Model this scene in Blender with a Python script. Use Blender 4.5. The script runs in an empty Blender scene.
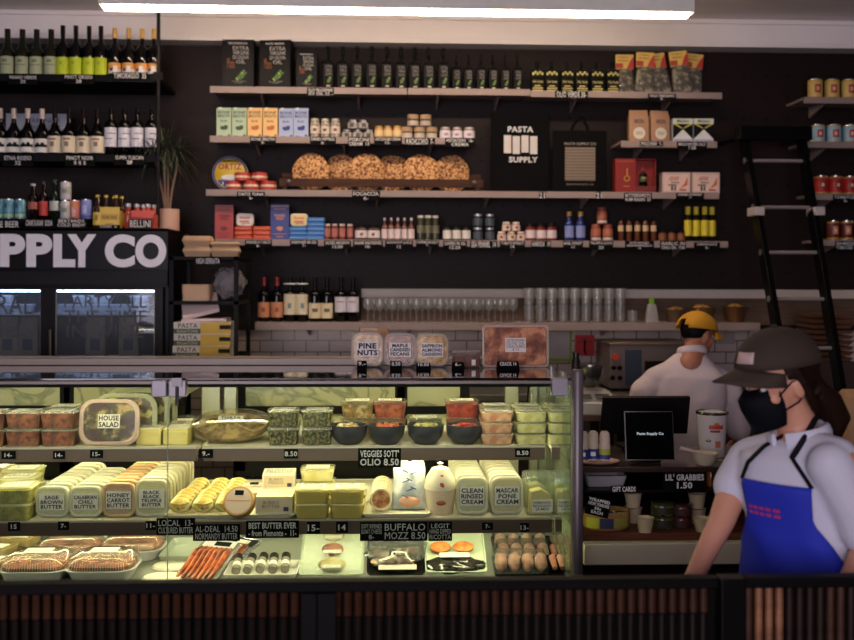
import bpy, bmesh, math, random
from math import sin, cos, pi, radians, sqrt
from mathutils import Vector, Matrix, noise
R = random.Random(7)
SC = bpy.context.scene
COL = SC.collection

# ------------------------------------------------------------------ camera maths
F = 1000.0; TH = radians(2.3); RO = .003; CZ = 1.65
def W(px, py, Y):
    """world x, z of the photo's pixel on the plane at distance Y"""
    u = (px-427)/F; v = (280-py)/F
    uw = u-RO*v; vw = v+RO*u
    dx = sin(TH)+uw*cos(TH); dy = cos(TH)-uw*sin(TH)
    t = Y/dy
    return t*dx, CZ+t*vw
def X(px, Y, py=300): return W(px, py, Y)[0]
def Z(px, py, Y): return W(px, py, Y)[1]

# ------------------------------------------------------------------ materials
MATS = {}
def lin(c):
    o = []
    for v in c[:3]:
        v /= 255.0
        o.append(v/12.92 if v <= .04045 else ((v+.055)/1.055)**2.4)
    return (*o, 1.0)
def newmat(name):
    m = bpy.data.materials.new(name); m.use_nodes = True
    nt = m.node_tree; nt.nodes.clear()
    out = nt.nodes.new('ShaderNodeOutputMaterial')
    return m, nt, out
def N(nt, t, **kw):
    n = nt.nodes.new(t)
    for k, v in kw.items(): setattr(n, k, v)
    return n
def mt(c, rough=.55, metal=0.0, var=.10, scale=9.0, bump=0.0, coat=0.0, sheen=0.0):
    key = ('p', c, rough, metal, var, scale, bump, coat, sheen)
    if key in MATS: return MATS[key]
    m, nt, out = newmat('finish_%d_%d_%d' % tuple(c[:3]))
    b = N(nt, 'ShaderNodeBsdfPrincipled')
    b.inputs['Roughness'].default_value = rough; b.inputs['Metallic'].default_value = metal
    b.inputs['Coat Weight'].default_value = coat
    tc = N(nt, 'ShaderNodeTexCoord')
    no = N(nt, 'ShaderNodeTexNoise'); no.inputs['Scale'].default_value = scale; no.inputs['Detail'].default_value = 3
    nt.links.new(tc.outputs['Object'], no.inputs['Vector'])
    mx = N(nt, 'ShaderNodeMix', data_type='RGBA')
    l = lin(c)
    if max(c) < 48 and not metal:
        l = tuple(v*.55 for v in l[:3]); b.inputs['Specular IOR Level'].default_value = .10
    mx.inputs[6].default_value = (*[v*(1-var) for v in l[:3]], 1); mx.inputs[7].default_value = (*[min(1, v*(1+var)) for v in l[:3]], 1)
    nt.links.new(no.outputs['Fac'], mx.inputs[0]); nt.links.new(mx.outputs[2], b.inputs['Base Color'])
    if bump:
        bp = N(nt, 'ShaderNodeBump'); bp.inputs['Strength'].default_value = bump; bp.inputs['Distance'].default_value = .004
        nt.links.new(no.outputs['Fac'], bp.inputs['Height']); nt.links.new(bp.outputs[0], b.inputs['Normal'])
    nt.links.new(b.outputs[0], out.inputs[0]); MATS[key] = m
    return m
def food(c1, c2, scale=60., rough=.5, bump=.6, c3=None):
    """two or three coloured, lumpy"""
    key = ('f', c1, c2, scale, rough, bump, c3)
    if key in MATS: return MATS[key]
    m, nt, out = newmat('food_%d_%d_%d' % tuple(c1))
    b = N(nt, 'ShaderNodeBsdfPrincipled'); b.inputs['Roughness'].default_value = rough
    tc = N(nt, 'ShaderNodeTexCoord')
    no = N(nt, 'ShaderNodeTexNoise'); no.inputs['Scale'].default_value = scale; no.inputs['Detail'].default_value = 4
    nt.links.new(tc.outputs['Object'], no.inputs['Vector'])
    cr = N(nt, 'ShaderNodeValToRGB'); e = cr.color_ramp.elements
    e[0].position = .40; e[0].color = lin(c1); e[1].position = .60; e[1].color = lin(c2)
    if c3:
        k = e.new(.5); k.color = lin(c3)
    nt.links.new(no.outputs['Fac'], cr.inputs[0]); nt.links.new(cr.outputs[0], b.inputs['Base Color'])
    bp = N(nt, 'ShaderNodeBump'); bp.inputs['Strength'].default_value = bump; bp.inputs['Distance'].default_value = .004
    nt.links.new(no.outputs['Fac'], bp.inputs['Height']); nt.links.new(bp.outputs[0], b.inputs['Normal'])
    nt.links.new(b.outputs[0], out.inputs[0]); MATS[key] = m
    return m
def clear(tint=(249, 249, 244), milky=.09, rough=.08, ior=1.22):
    """thin clear or milky plastic and glass: light passes, grazing angles reflect"""
    key = ('g', tint, milky, rough, ior)
    if key in MATS: return MATS[key]
    m, nt, out = newmat('clear_%d' % len(MATS))
    tr = N(nt, 'ShaderNodeBsdfTransparent'); tr.inputs[0].default_value = lin(tint)
    gl = N(nt, 'ShaderNodeBsdfAnisotropic') if False else N(nt, 'ShaderNodeBsdfGlossy')
    gl.inputs['Roughness'].default_value = rough
    df = N(nt, 'ShaderNodeBsdfDiffuse'); df.inputs[0].default_value = lin(tint)
    fr = N(nt, 'ShaderNodeFresnel'); ge = N(nt, 'ShaderNodeNewGeometry'); io = N(nt, 'ShaderNodeMapRange')
    io.inputs[3].default_value = ior; io.inputs[4].default_value = 1/ior      # same reflection on both faces of the thin sheet
    nt.links.new(ge.outputs['Backfacing'], io.inputs[0]); nt.links.new(io.outputs[0], fr.inputs[0])
    m1 = N(nt, 'ShaderNodeMixShader'); m1.inputs[0].default_value = milky
    no = N(nt, 'ShaderNodeTexNoise'); no.inputs['Scale'].default_value = 25
    mr = N(nt, 'ShaderNodeMapRange'); mr.inputs[3].default_value = milky*.7; mr.inputs[4].default_value = min(1, milky*1.3)
    nt.links.new(no.outputs['Fac'], mr.inputs[0]); nt.links.new(mr.outputs[0], m1.inputs[0])
    m2 = N(nt, 'ShaderNodeMixShader')
    nt.links.new(tr.outputs[0], m1.inputs[1]); nt.links.new(df.outputs[0], m1.inputs[2])
    nt.links.new(fr.outputs[0], m2.inputs[0]); nt.links.new(m1.outputs[0], m2.inputs[1]); nt.links.new(gl.outputs[0], m2.inputs[2])
    nt.links.new(m2.outputs[0], out.inputs[0]); MATS[key] = m
    return m
def emis(c, s):
    key = ('e', c, s)
    if key in MATS: return MATS[key]
    m, nt, out = newmat('light_%d' % len(MATS))
    e = N(nt, 'ShaderNodeEmission'); e.inputs[0].default_value = lin(c); e.inputs[1].default_value = s
    nt.links.new(e.outputs[0], out.inputs[0]); MATS[key] = m
    return m
def patterned(name, kind, c1, c2, scale=1.0, rough=.6):
    key = ('x', name)
    if key in MATS: return MATS[key]
    m, nt, out = newmat(name)
    b = N(nt, 'ShaderNodeBsdfPrincipled'); b.inputs['Roughness'].default_value = rough
    if max(c1) < 100: b.inputs['Specular IOR Level'].default_value = .2
    tc = N(nt, 'ShaderNodeTexCoord'); L = nt.links.new
    if kind == 'peg':       # small drilled holes on a square grid
        sp = N(nt, 'ShaderNodeSeparateXYZ'); L(tc.outputs['Object'], sp.inputs[0])
        cb = N(nt, 'ShaderNodeCombineXYZ')
        for i, (ax, off) in enumerate(((0, .04), (2, .02))):
            a = N(nt, 'ShaderNodeMath', operation='ADD'); a.inputs[1].default_value = 60+off; L(sp.outputs[ax], a.inputs[0])
            d = N(nt, 'ShaderNodeMath', operation='MODULO'); d.inputs[1].default_value = .15; L(a.outputs[0], d.inputs[0])
            s = N(nt, 'ShaderNodeMath', operation='SUBTRACT'); s.inputs[1].default_value = .075; L(d.outputs[0], s.inputs[0])
            L(s.outputs[0], cb.inputs[i])
        ln = N(nt, 'ShaderNodeVectorMath', operation='LENGTH'); L(cb.outputs[0], ln.inputs[0])
        lt = N(nt, 'ShaderNodeMath', operation='LESS_THAN'); lt.inputs[1].default_value = .011; L(ln.outputs['Value'], lt.inputs[0])
        no = N(nt, 'ShaderNodeTexNoise'); no.inputs['Scale'].default_value = 2.5; L(tc.outputs['Object'], no.inputs['Vector'])
        m0 = N(nt, 'ShaderNodeMix', data_type='RGBA'); m0.inputs[6].default_value = lin(c1); m0.inputs[7].default_value = (*[v*1.25 for v in lin(c1)[:3]], 1); L(no.outputs['Fac'], m0.inputs[0])
        mx = N(nt, 'ShaderNodeMix', data_type='RGBA'); L(lt.outputs[0], mx.inputs[0]); L(m0.outputs[2], mx.inputs[6]); mx.inputs[7].default_value = lin(c2)
        L(mx.outputs[2], b.inputs['Base Color'])
    elif kind == 'tile':
        mp = N(nt, 'ShaderNodeMapping'); mp.inputs['Rotation'].default_value = (pi/2, 0, 0); L(tc.outputs['Object'], mp.inputs[0])
        br = N(nt, 'ShaderNodeTexBrick'); L(mp.outputs[0], br.inputs[0])
        br.inputs['Color1'].default_value = lin(c1); br.inputs['Color2'].default_value = (*[v*.93 for v in lin(c1)[:3]], 1); br.inputs['Mortar'].default_value = lin(c2)
        br.inputs['Scale'].default_value = 1; br.inputs['Brick Width'].default_value = .155; br.inputs['Row Height'].default_value = .0775
        br.inputs['Mortar Size'].default_value = .0035; br.inputs['Mortar Smooth'].default_value = .1
        L(br.outputs['Color'], b.inputs['Base Color'])
        bp = N(nt, 'ShaderNodeBump'); bp.inputs['Strength'].default_value = -.3; L(br.outputs['Fac'], bp.inputs['Height']); L(bp.outputs[0], b.inputs['Normal'])
    elif kind in ('wood', 'planks'):
        mp = N(nt, 'ShaderNodeMapping'); mp.inputs['Scale'].default_value = (1.2, 12, 12) if kind == 'wood' else (.6, 9, 9); L(tc.outputs['Object'], mp.inputs[0])
        no = N(nt, 'ShaderNodeTexNoise'); no.inputs['Scale'].default_value = 4*scale; no.inputs['Detail'].default_value = 6; L(mp.outputs[0], no.inputs['Vector'])
        cr = N(nt, 'ShaderNodeValToRGB'); e = cr.color_ramp.elements; e[0].position = .3; e[0].color = lin(c1); e[1].position = .7; e[1].color = lin(c2)
        L(no.outputs['Fac'], cr.inputs[0]); L(cr.outputs[0], b.inputs['Base Color'])
    elif kind == 'marble':
        no = N(nt, 'ShaderNodeTexNoise'); no.inputs['Scale'].default_value = 3*scale; no.inputs['Detail'].default_value = 6; no.inputs['Distortion'].default_value = 1.5
        L(tc.outputs['Object'], no.inputs['Vector'])
        cr = N(nt, 'ShaderNodeValToRGB'); e = cr.color_ramp.elements; e[0].position = .46; e[0].color = lin(c1); e[1].position = .54; e[1].color = lin(c1)
        k = e.new(.5); k.color = lin(c2); L(no.outputs['Fac'], cr.inputs[0]); L(cr.outputs[0], b.inputs['Base Color'])
    L(b.outputs[0], out.inputs[0]); MATS[key] = m
    return m
BLACK = mt((14, 13, 14), .5); SIGNB = mt((17, 15, 16), .75); CHALK = mt((225, 222, 220), .8)
PAPER = mt((235, 232, 226), .7); INK = mt((30, 30, 60), .7); INKK = mt((22, 22, 24), .7)
STEEL = mt((170, 165, 160), .32, .9); DSTEEL = mt((110, 104, 98), .4, .85); CHROME = mt((215, 215, 215), .2, 1.0)
PLAST = clear(milky=.05); MILKY = clear((248, 246, 232), milky=.45, rough=.3); LID = clear((250, 250, 240), milky=.20, rough=.12)
GLASSW = clear((250, 252, 250), milky=.0, rough=.02, ior=1.25)
DRINKG = clear((240, 240, 240), milky=.09, rough=.12, ior=1.5)
WHITE = mt((236, 234, 228), .5); CREAM = mt((222, 214, 196), .6)
DARKG = mt((16, 18, 14), .18, coat=.4); DARKB = mt((20, 13, 12), .18, coat=.4)

# ------------------------------------------------------------------ mesh building
TXT = {}
def textdata(s, bold=.0, res=2):
    k = (s, bold, res)
    if k not in TXT:
        cu = bpy.data.curves.new('t', 'FONT'); cu.body = s; cu.size = 1; cu.resolution_u = res; cu.offset = bold
        cu.space_character = 1.02+bold*1.5
        o = bpy.data.objects.new('t', cu); COL.objects.link(o)
        bpy.context.view_layer.update()
        dg = bpy.context.evaluated_depsgraph_get()
        me = bpy.data.meshes.new_from_object(o.evaluated_get(dg))
        v = [(p.co.x, p.co.y) for p in me.vertices]; f = [tuple(p.vertices) for p in me.polygons]
        bpy.data.objects.remove(o); bpy.data.meshes.remove(me); bpy.data.curves.remove(cu)
        if not v: v = [(0, 0), (1, 0), (1, 1)]
        x0 = min(a for a, b in v); x1 = max(a for a, b in v); y0 = min(b for a, b in v); y1 = max(b for a, b in v)
        TXT[k] = ([((a-x0)/(x1-x0 or 1), (b-y0)/(y1-y0 or 1)) for a, b in v], f, (x1-x0), (y1-y0))
    return TXT[k]
class MB:
    def __init__(s): s.v = []; s.f = []; s.mi = []; s.mats = []; s.xf = Matrix.Identity(4)
    def add(s, vs, fs, m):
        if m not in s.mats: s.mats.append(m)
        i = s.mats.index(m); n = len(s.v)
        s.v += [s.xf @ Vector(p) for p in vs]
        for f in fs: s.f.append([a+n for a in f]); s.mi.append(i)
        return s
    def box(s, x0, x1, y0, y1, z0, z1, m):
        v = [(x, y, z) for z in (z0, z1) for y in (y0, y1) for x in (x0, x1)]
        return s.add(v, [(0, 2, 3, 1), (4, 5, 7, 6), (0, 1, 5, 4), (2, 6, 7, 3), (0, 4, 6, 2), (1, 3, 7, 5)], m)
    def cbox(s, w, d, h, m, cx=0, cy=0, z=0): return s.box(cx-w/2, cx+w/2, cy-d/2, cy+d/2, z, z+h, m)
    def lathe(s, prof, m, c=(0, 0, 0), n=16):
        v = []; f = []; rings = []
        for r, z in prof:
            if r <= 1e-6: rings.append([len(v)]); v.append((c[0], c[1], c[2]+z))
            else:
                k = len(v); rings.append(list(range(k, k+n)))
                v += [(c[0]+r*cos(2*pi*i/n), c[1]+r*sin(2*pi*i/n), c[2]+z) for i in range(n)]
        for a, b in zip(rings, rings[1:]):
            for i in range(n):
                j = (i+1) % n
                if len(a) == 1 and len(b) == 1: continue
                if len(a) == 1: f.append((a[0], b[j], b[i]))
                elif len(b) == 1: f.append((a[i], a[j], b[0]))
                else: f.append((a[i], a[j], b[j], b[i]))
        return s.add(v, f, m)
    def arc(s, r, z0, z1, a0, a1, m, n=10, c=(0, 0, 0)):
        """curved label on a round body, angles in degrees, -90 faces the room"""
        v = []; f = []
        for i in range(n+1):
            a = radians(a0+(a1-a0)*i/n)
            v += [(c[0]+r*cos(a), c[1]+r*sin(a), c[2]+z0), (c[0]+r*cos(a), c[1]+r*sin(a), c[2]+z1)]
        for i in range(n): f.append((2*i, 2*i+2, 2*i+3, 2*i+1))
        return s.add(v, f, m)
    def rr(s, secs, m, c=(0, 0, 0), k=4, cap0=True, cap1=True):
        """loft of rounded rectangles (half width, half depth, corner radius, z)"""
        v = []; f = []; n = 4*(k+1)
        for hw, hd, r, z in secs:
            r = min(r, hw*.999, hd*.999)
            for q, (sx, sy) in enumerate(((1, 1), (-1, 1), (-1, -1), (1, -1))):
                for i in range(k+1):
                    a = pi/2*q+pi/2*i/k
                    v.append((c[0]+sx*(hw-r)+r*cos(a), c[1]+sy*(hd-r)+r*sin(a), c[2]+z))
        for t in range(len(secs)-1):
            for i in range(n):
                j = (i+1) % n
                f.append((t*n+i, t*n+j, t*n+n+j, t*n+n+i))
        if cap0: f.append(tuple(reversed(range(n))))
        if cap1: f.append(tuple(range((len(secs)-1)*n, len(secs)*n)))
        return s.add(v, f, m)
    def tube(s, pts, r, m, n=8, caps=True):
        pts = [Vector(p) for p in pts]; rs = r if isinstance(r, (list, tuple)) else [r]*len(pts)
        v = []; f = []; up = None
        for i, p in enumerate(pts):
            t = (pts[min(i+1, len(pts)-1)]-pts[max(i-1, 0)]).normalized()
            if up is None: up = Vector((0, 0, 1)) if abs(t.z) < .9 else Vector((1, 0, 0))
            a = t.cross(up).normalized(); b = t.cross(a).normalized(); up = -b if False else (up-t*up.dot(t)).normalized()
            rr_ = rs[i]; ra, rb = rr_ if isinstance(rr_, (list, tuple)) else (rr_, rr_)
            v += [p+a*ra*cos(2*pi*j/n)+b*rb*sin(2*pi*j/n) for j in range(n)]
        for i in range(len(pts)-1):
            for j in range(n):
                q = (j+1) % n; f.append((i*n+j, i*n+q, i*n+n+q, i*n+n+j))
        if caps: f.append(tuple(reversed(range(n)))); f.append(tuple(range((len(pts)-1)*n, len(pts)*n)))
        return s.add(v, f, m)
    def poly(s, pts, y0, y1, m):
        n = len(pts); v = [(x, y0, z) for x, z in pts]+[(x, y1, z) for x, z in pts]
        f = [tuple(range(n)), tuple(reversed(range(n, 2*n)))]+[((i+1) % n, i, n+i, n+(i+1) % n) for i in range(n)]
        return s.add(v, f, m)
    def blob(s, c, r, m, n=12, k=7, jit=0, seed=0, sq=1.0):
        v = [(0, 0, -1)]; f = []
        for j in range(1, k):
            a = -pi/2+pi*j/k
            v += [(cos(a)*cos(2*pi*i/n), cos(a)*sin(2*pi*i/n), sin(a)) for i in range(n)]
        v.append((0, 0, 1)); T = len(v)-1
        for i in range(n):
            q = (i+1) % n
            f.append((0, 1+q, 1+i)); f.append((T, T-n+i, T-n+q))
            for j in range(k-2): a = 1+j*n; f.append((a+i, a+q, a+n+q, a+n+i))
        o = []
        for p in v:
            g = 1+jit*noise.noise(Vector(p)*2.2+Vector((seed*3.1, seed, -seed))) if jit else 1
            p = [math.copysign(abs(q)**sq, q)*g for q in p]
            o.append((c[0]+p[0]*r[0], c[1]+p[1]*r[1], c[2]+p[2]*r[2]))
        return s.add(o, f, m)
    def text(s, lines, x0, x1, z0, z1, y, m, bold=.0, gap=.22, full=True):
        """lines of writing fitted into a rectangle that faces the room"""
        if isinstance(lines, str): lines = [lines]
        n = len(lines); H = (z1-z0)/(n+gap*(n-1)); Wd = x1-x0
        for i, t in enumerate(lines):
            if not t: continue
            pv, pf, tw, th = textdata(t, bold); zt = z1-i*H*(1+gap)
            ww = Wd if full else min(Wd, tw/th*H*1.0)
            if ww > tw/max(th, .5)*H*1.12: ww = tw/max(th, .5)*H*1.12
            hh = H if t not in ('-', '.') else H*.15
            xx = (x0+x1)/2-ww/2
            s.add([(xx+a*ww, y, zt-hh+b*hh) for a, b in pv], pf, m)
        return s
    def build(s, name, parent=None, smooth=True, bevel=0, angle=38, sub=0, solid=0):
        me = bpy.data.meshes.new(name); me.from_pydata([tuple(p) for p in s.v], [], s.f)
        for m in s.mats: me.materials.append(m)
        me.polygons.foreach_set('material_index', s.mi)
        me.update()
        if smooth:
            me.polygons.foreach_set('use_smooth', [True]*len(me.polygons))
            me.set_sharp_from_angle(angle=radians(angle))
        o = bpy.data.objects.new(name, me); COL.objects.link(o)
        if bevel:
            b = o.modifiers.new('b', 'BEVEL'); b.width = bevel; b.segments = 2; b.limit_method = 'ANGLE'
        if sub:
            b = o.modifiers.new('s', 'SUBSURF'); b.levels = sub; b.render_levels = sub
        if solid:
            b = o.modifiers.new('t', 'SOLIDIFY'); b.thickness = solid; b.offset = 0
        if parent is not None: o.parent = parent
        return o
def empty(name, loc=(0, 0, 0), rz=0):
    o = bpy.data.objects.new(name, None); COL.objects.link(o); o.location = loc; o.rotation_euler = (0, 0, rz); o.empty_display_size = .05
    return o
def tag(o, label, cat, group=None, kind=None):
    o['label'] = label; o['category'] = cat
    if group: o['group'] = group
    if kind: o['kind'] = kind
    return o
def struct(name, mb, **k):
    o = mb.build(name, **k); o['kind'] = 'structure'; return o
KIDS = {}
def dup(root):
    r = root.copy(); COL.objects.link(r)
    for ch in root.children:
        c = ch.copy(); COL.objects.link(c); c.parent = r
        for g in ch.children:
            d = g.copy(); COL.objects.link(d); d.parent = c
    return r
PROTO = {}
def put(key, fn, loc, label, cat, group=None, rot=(0, 0, 0), scale=1):
    if key in PROTO: o = dup(PROTO[key])
    else: o = fn(); PROTO[key] = o
    o.location = loc; o.rotation_euler = rot
    o.scale = (scale, scale, scale) if not isinstance(scale, tuple) else scale
    for k in ('group',):
        if k in o: del o[k]
    return tag(o, label, cat, group)
NUM = ['zero', 'one', 'two', 'three', 'four', 'five', 'six', 'seven', 'eight', 'nine', 'ten', 'eleven', 'twelve', 'thirteen', 'fourteen', 'fifteen', 'sixteen', 'seventeen', 'eighteen', 'nineteen', 'twenty']
ORDN = ['', 'first', 'second', 'third', 'fourth', 'fifth', 'sixth', 'seventh', 'eighth', 'ninth', 'tenth', 'eleventh', 'twelfth', 'thirteenth', 'fourteenth']
def ordl(i, n):
    if n == 1: return ''
    if n == 2: return ('left', 'right')[i]+' one of the two '
    if i == 0: s = 'leftmost'
    elif i == n-1: s = 'rightmost'
    elif n % 2 and i == n//2: s = 'middle one'
    elif i < n/2: s = ORDN[i+1]+' from left'
    else: s = ORDN[n-i]+' from right'
    return s+' of the %s ' % (NUM[n] if n < len(NUM) else str(n))
def row(key, fn, xs, Y, z, desc, cat, group, jit=.15, dz=0, rz=0):
    for i, px in enumerate(xs):
        put(key, fn, (X(px, Y), Y+R.uniform(-.008, .008), z), ordl(i, len(xs))+desc, cat, group if len(xs) > 1 else None, rot=(0, 0, rz+R.uniform(-jit, jit)))
LAMP_E = 38.0; DAY_E = 330.0; WORLD_E = .05; EXPO = 0.3; CASE_E = 32.0
# ------------------------------------------------------------------ the room
PEG = patterned('drilled_board', 'peg', (27, 15, 11), (4, 2, 2), rough=.55)
YW = 6.75
ZCEIL = 3.40
zpeg = Z(500, 289, YW); ztile = zpeg-.05
struct('wall_back', MB().box(-4.2, 4.4, YW+.02, YW+.14, 0, ZCEIL, patterned('subway_tile', 'tile', (190, 172, 166), (56, 46, 44), rough=.25)))
struct('trim_1', MB().box(-4.2, 4.4, YW-.01, YW+.02, Z(300, 330, YW), ZCEIL, PEG))     # drilled board above the tiles
struct('trim_2', MB().box(X(361, 6.7), 4.4, 6.71, YW-.01, Z(500, 298, 6.7), Z(500, 289, 6.7), mt((196, 184, 172), .5)), bevel=.003)
struct('trim_3', MB().box(X(361, 6.7), 4.4, 6.73, YW-.01, Z(500, 325, 6.7), Z(500, 298, 6.7), patterned('brown_backsplash', 'wood', (84, 66, 54), (104, 84, 70))))
WALLP = mt((120, 112, 108), .8)
struct('wall_left', MB().box(-4.3, -4.2, -5.4, YW+.14, 0, ZCEIL, WALLP))
struct('wall_right', MB().box(4.4, 4.5, -5.4, YW+.14, 0, ZCEIL, WALLP))
struct('floor', MB().box(-4.3, 4.5, -5.4, YW+.14, -.1, 0, patterned('worn_floor', 'wood', (60, 52, 46), (76, 66, 58))))
ce = MB().box(-4.3, 4.5, -5.4, YW+.14, ZCEIL, ZCEIL+.1, patterned('ceiling_paint', 'planks', (232, 224, 222), (240, 234, 232)))
struct('ceiling', ce)
zs0 = Z(415, 43.5, 6.6); zs1 = Z(415, 22, 6.6)
SOF = mt((244, 236, 234), .6, var=.04)
so = MB().box(-4.2, 4.4, 6.62, YW-.01, zs0+.03, ZCEIL, SOF).box(-4.2, 4.4, 6.585, YW-.01, zs0, zs0+.035, SOF).box(-4.2, 4.4, 6.60, 6.62, ZCEIL-.03, ZCEIL, SOF)
struct('trim_4', so, bevel=.003)

# linear ceiling lamp
def lamp():
    Yl = 5.6; xa = X(100, Yl, 10); xb = X(693, Yl, 16); z0 = Z(400, 12, Yl)
    t = empty('linear_ceiling_lamp', ((xa+xb)/2, Yl, z0)); w = (xb-xa)/2
    tag(t, 'long white linear ceiling lamp with glowing lens above the shelves', 'lamp')
    m = MB().box(-w, w, -.04, .04, .012, .11, WHITE); m.build('housing', t, bevel=.004)
    MB().box(-w+.02, w-.03, -.030, .030, -.010, .011, emis((255, 226, 194), LAMP_E)).build('lens', t, bevel=.004)
    for x in (-w*.8, 0, w*.8): MB().tube([(x, 0, .11), (x, 0, ZCEIL-z0)], .003, DSTEEL, 6).build('hanging_cable', t)
lamp()

# ------------------------------------------------------------------ shelves on the wall
SHM = mt((150, 131, 124), .5, var=.05)
YF = 6.45
def shelf(x0, x1, pytop, Yf=YF, th=.042, label='', m=None, brackets=True, pref=None, rail=True):
    m = m or SHM
    z = Z(pref or (x0+x1)/2, pytop, Yf); xa = X(x0, Yf, pytop); xb = X(x1, Yf, pytop)
    t = empty("wall_shelf", ((xa+xb)/2, YW-.012, z-th)); w = (xb-xa)/2; d = YW-.012-Yf
    tag(t, label, 'shelf', None)
    MB().box(-w, w, -d, 0, th-.018, th, m).build('board', t, bevel=.001)
    MB().box(-w, w, -d-.003, -d+.012, 0, th-.001, m).build('front_lip', t, bevel=.001)
    if brackets:
        k = max(2, int(2*w/.55))
        for i in range(k):
            x = -w+2*w*(i+.5)/k
            b = MB(); b.add([(x+s, y, zz) for s in (-.006, .006) for y, zz in ((0, th-.018), (-d+.03, th-.018), (-d+.03, .01), (0, -.05))],
                            [(0, 1, 2, 3), (7, 6, 5, 4), (0, 4, 5, 1), (1, 5, 6, 2), (2, 6, 7, 3), (3, 7, 4, 0)], m)
            b.build('bracket', t, smooth=False)
    return z
def sign(x0, x1, y0, y1, lines, Y, label, tilt=0, bold=.012, name='shelf_sign', bg=None, ink=None, cat='sign'):
    """black card with chalk writing, hung on a front edge at distance Y"""
    xa, za = W(x0, y1, Y); xb, zb = W(x1, y0, Y)
    w = (xb-xa)/2; h = zb-za
    m = MB().box(-w, w, -.0012, .0012, 0, h, bg or SIGNB)
    k = .24 if name == 'price_tag' else .1
    m.text(lines, -w*.9, w*.9, h*k, h*(1-k), -.0022, ink or CHALK, bold)
    o = m.build(name, smooth=False); o.location = ((xa+xb)/2, Y, za); o.rotation_euler = (tilt, 0, 0)
    return tag(o, label, cat)
S1 = shelf(210, 407, 87, label='left section of the topmost pale wall shelf under olive oil boxes', pref=300)
shelf(408, 530, 88.6, label='middle section of the topmost pale wall shelf under small oil bottles', pref=470)
S1c = shelf(530.5, 722, 91.5, label='right section of the topmost pale wall shelf under dried herb bags', pref=626)
S2 = shelf(210, 475, 136.5, label='pale wall shelf holding broth cartons and small jars', pref=300)
S2b = shelf(621, 717, 141, label='short pale wall shelf holding flour bags and salt boxes', pref=660)
S3 = shelf(206, 545, 190.5, label='pale wall shelf under the round flat breads', pref=400)
S3b = shelf(546, 719, 192, label='pale wall shelf under the black tote bag and red gift box', pref=640)
S4 = shelf(215, 728, 240, label='long pale wall shelf crowded with jars and tins', pref=450)
S5 = shelf(255, 760, 322.5, th=.05, label='lowest pale wall shelf holding wine bottles and stemware', pref=500)
R1 = shelf(804, 900, 97, label='pale shelf under the yellow cans right of the ladder', pref=820)
R2 = shelf(806, 900, 141.5, label='pale shelf under the blue cans right of the ladder', pref=830)
R3 = shelf(814, 900, 193.5, label='pale shelf under the bright red cans right of the ladder', pref=830)
R4 = shelf(820, 900, 239.5, label='pale shelf under the dark red cans right of the ladder', pref=840)

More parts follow.
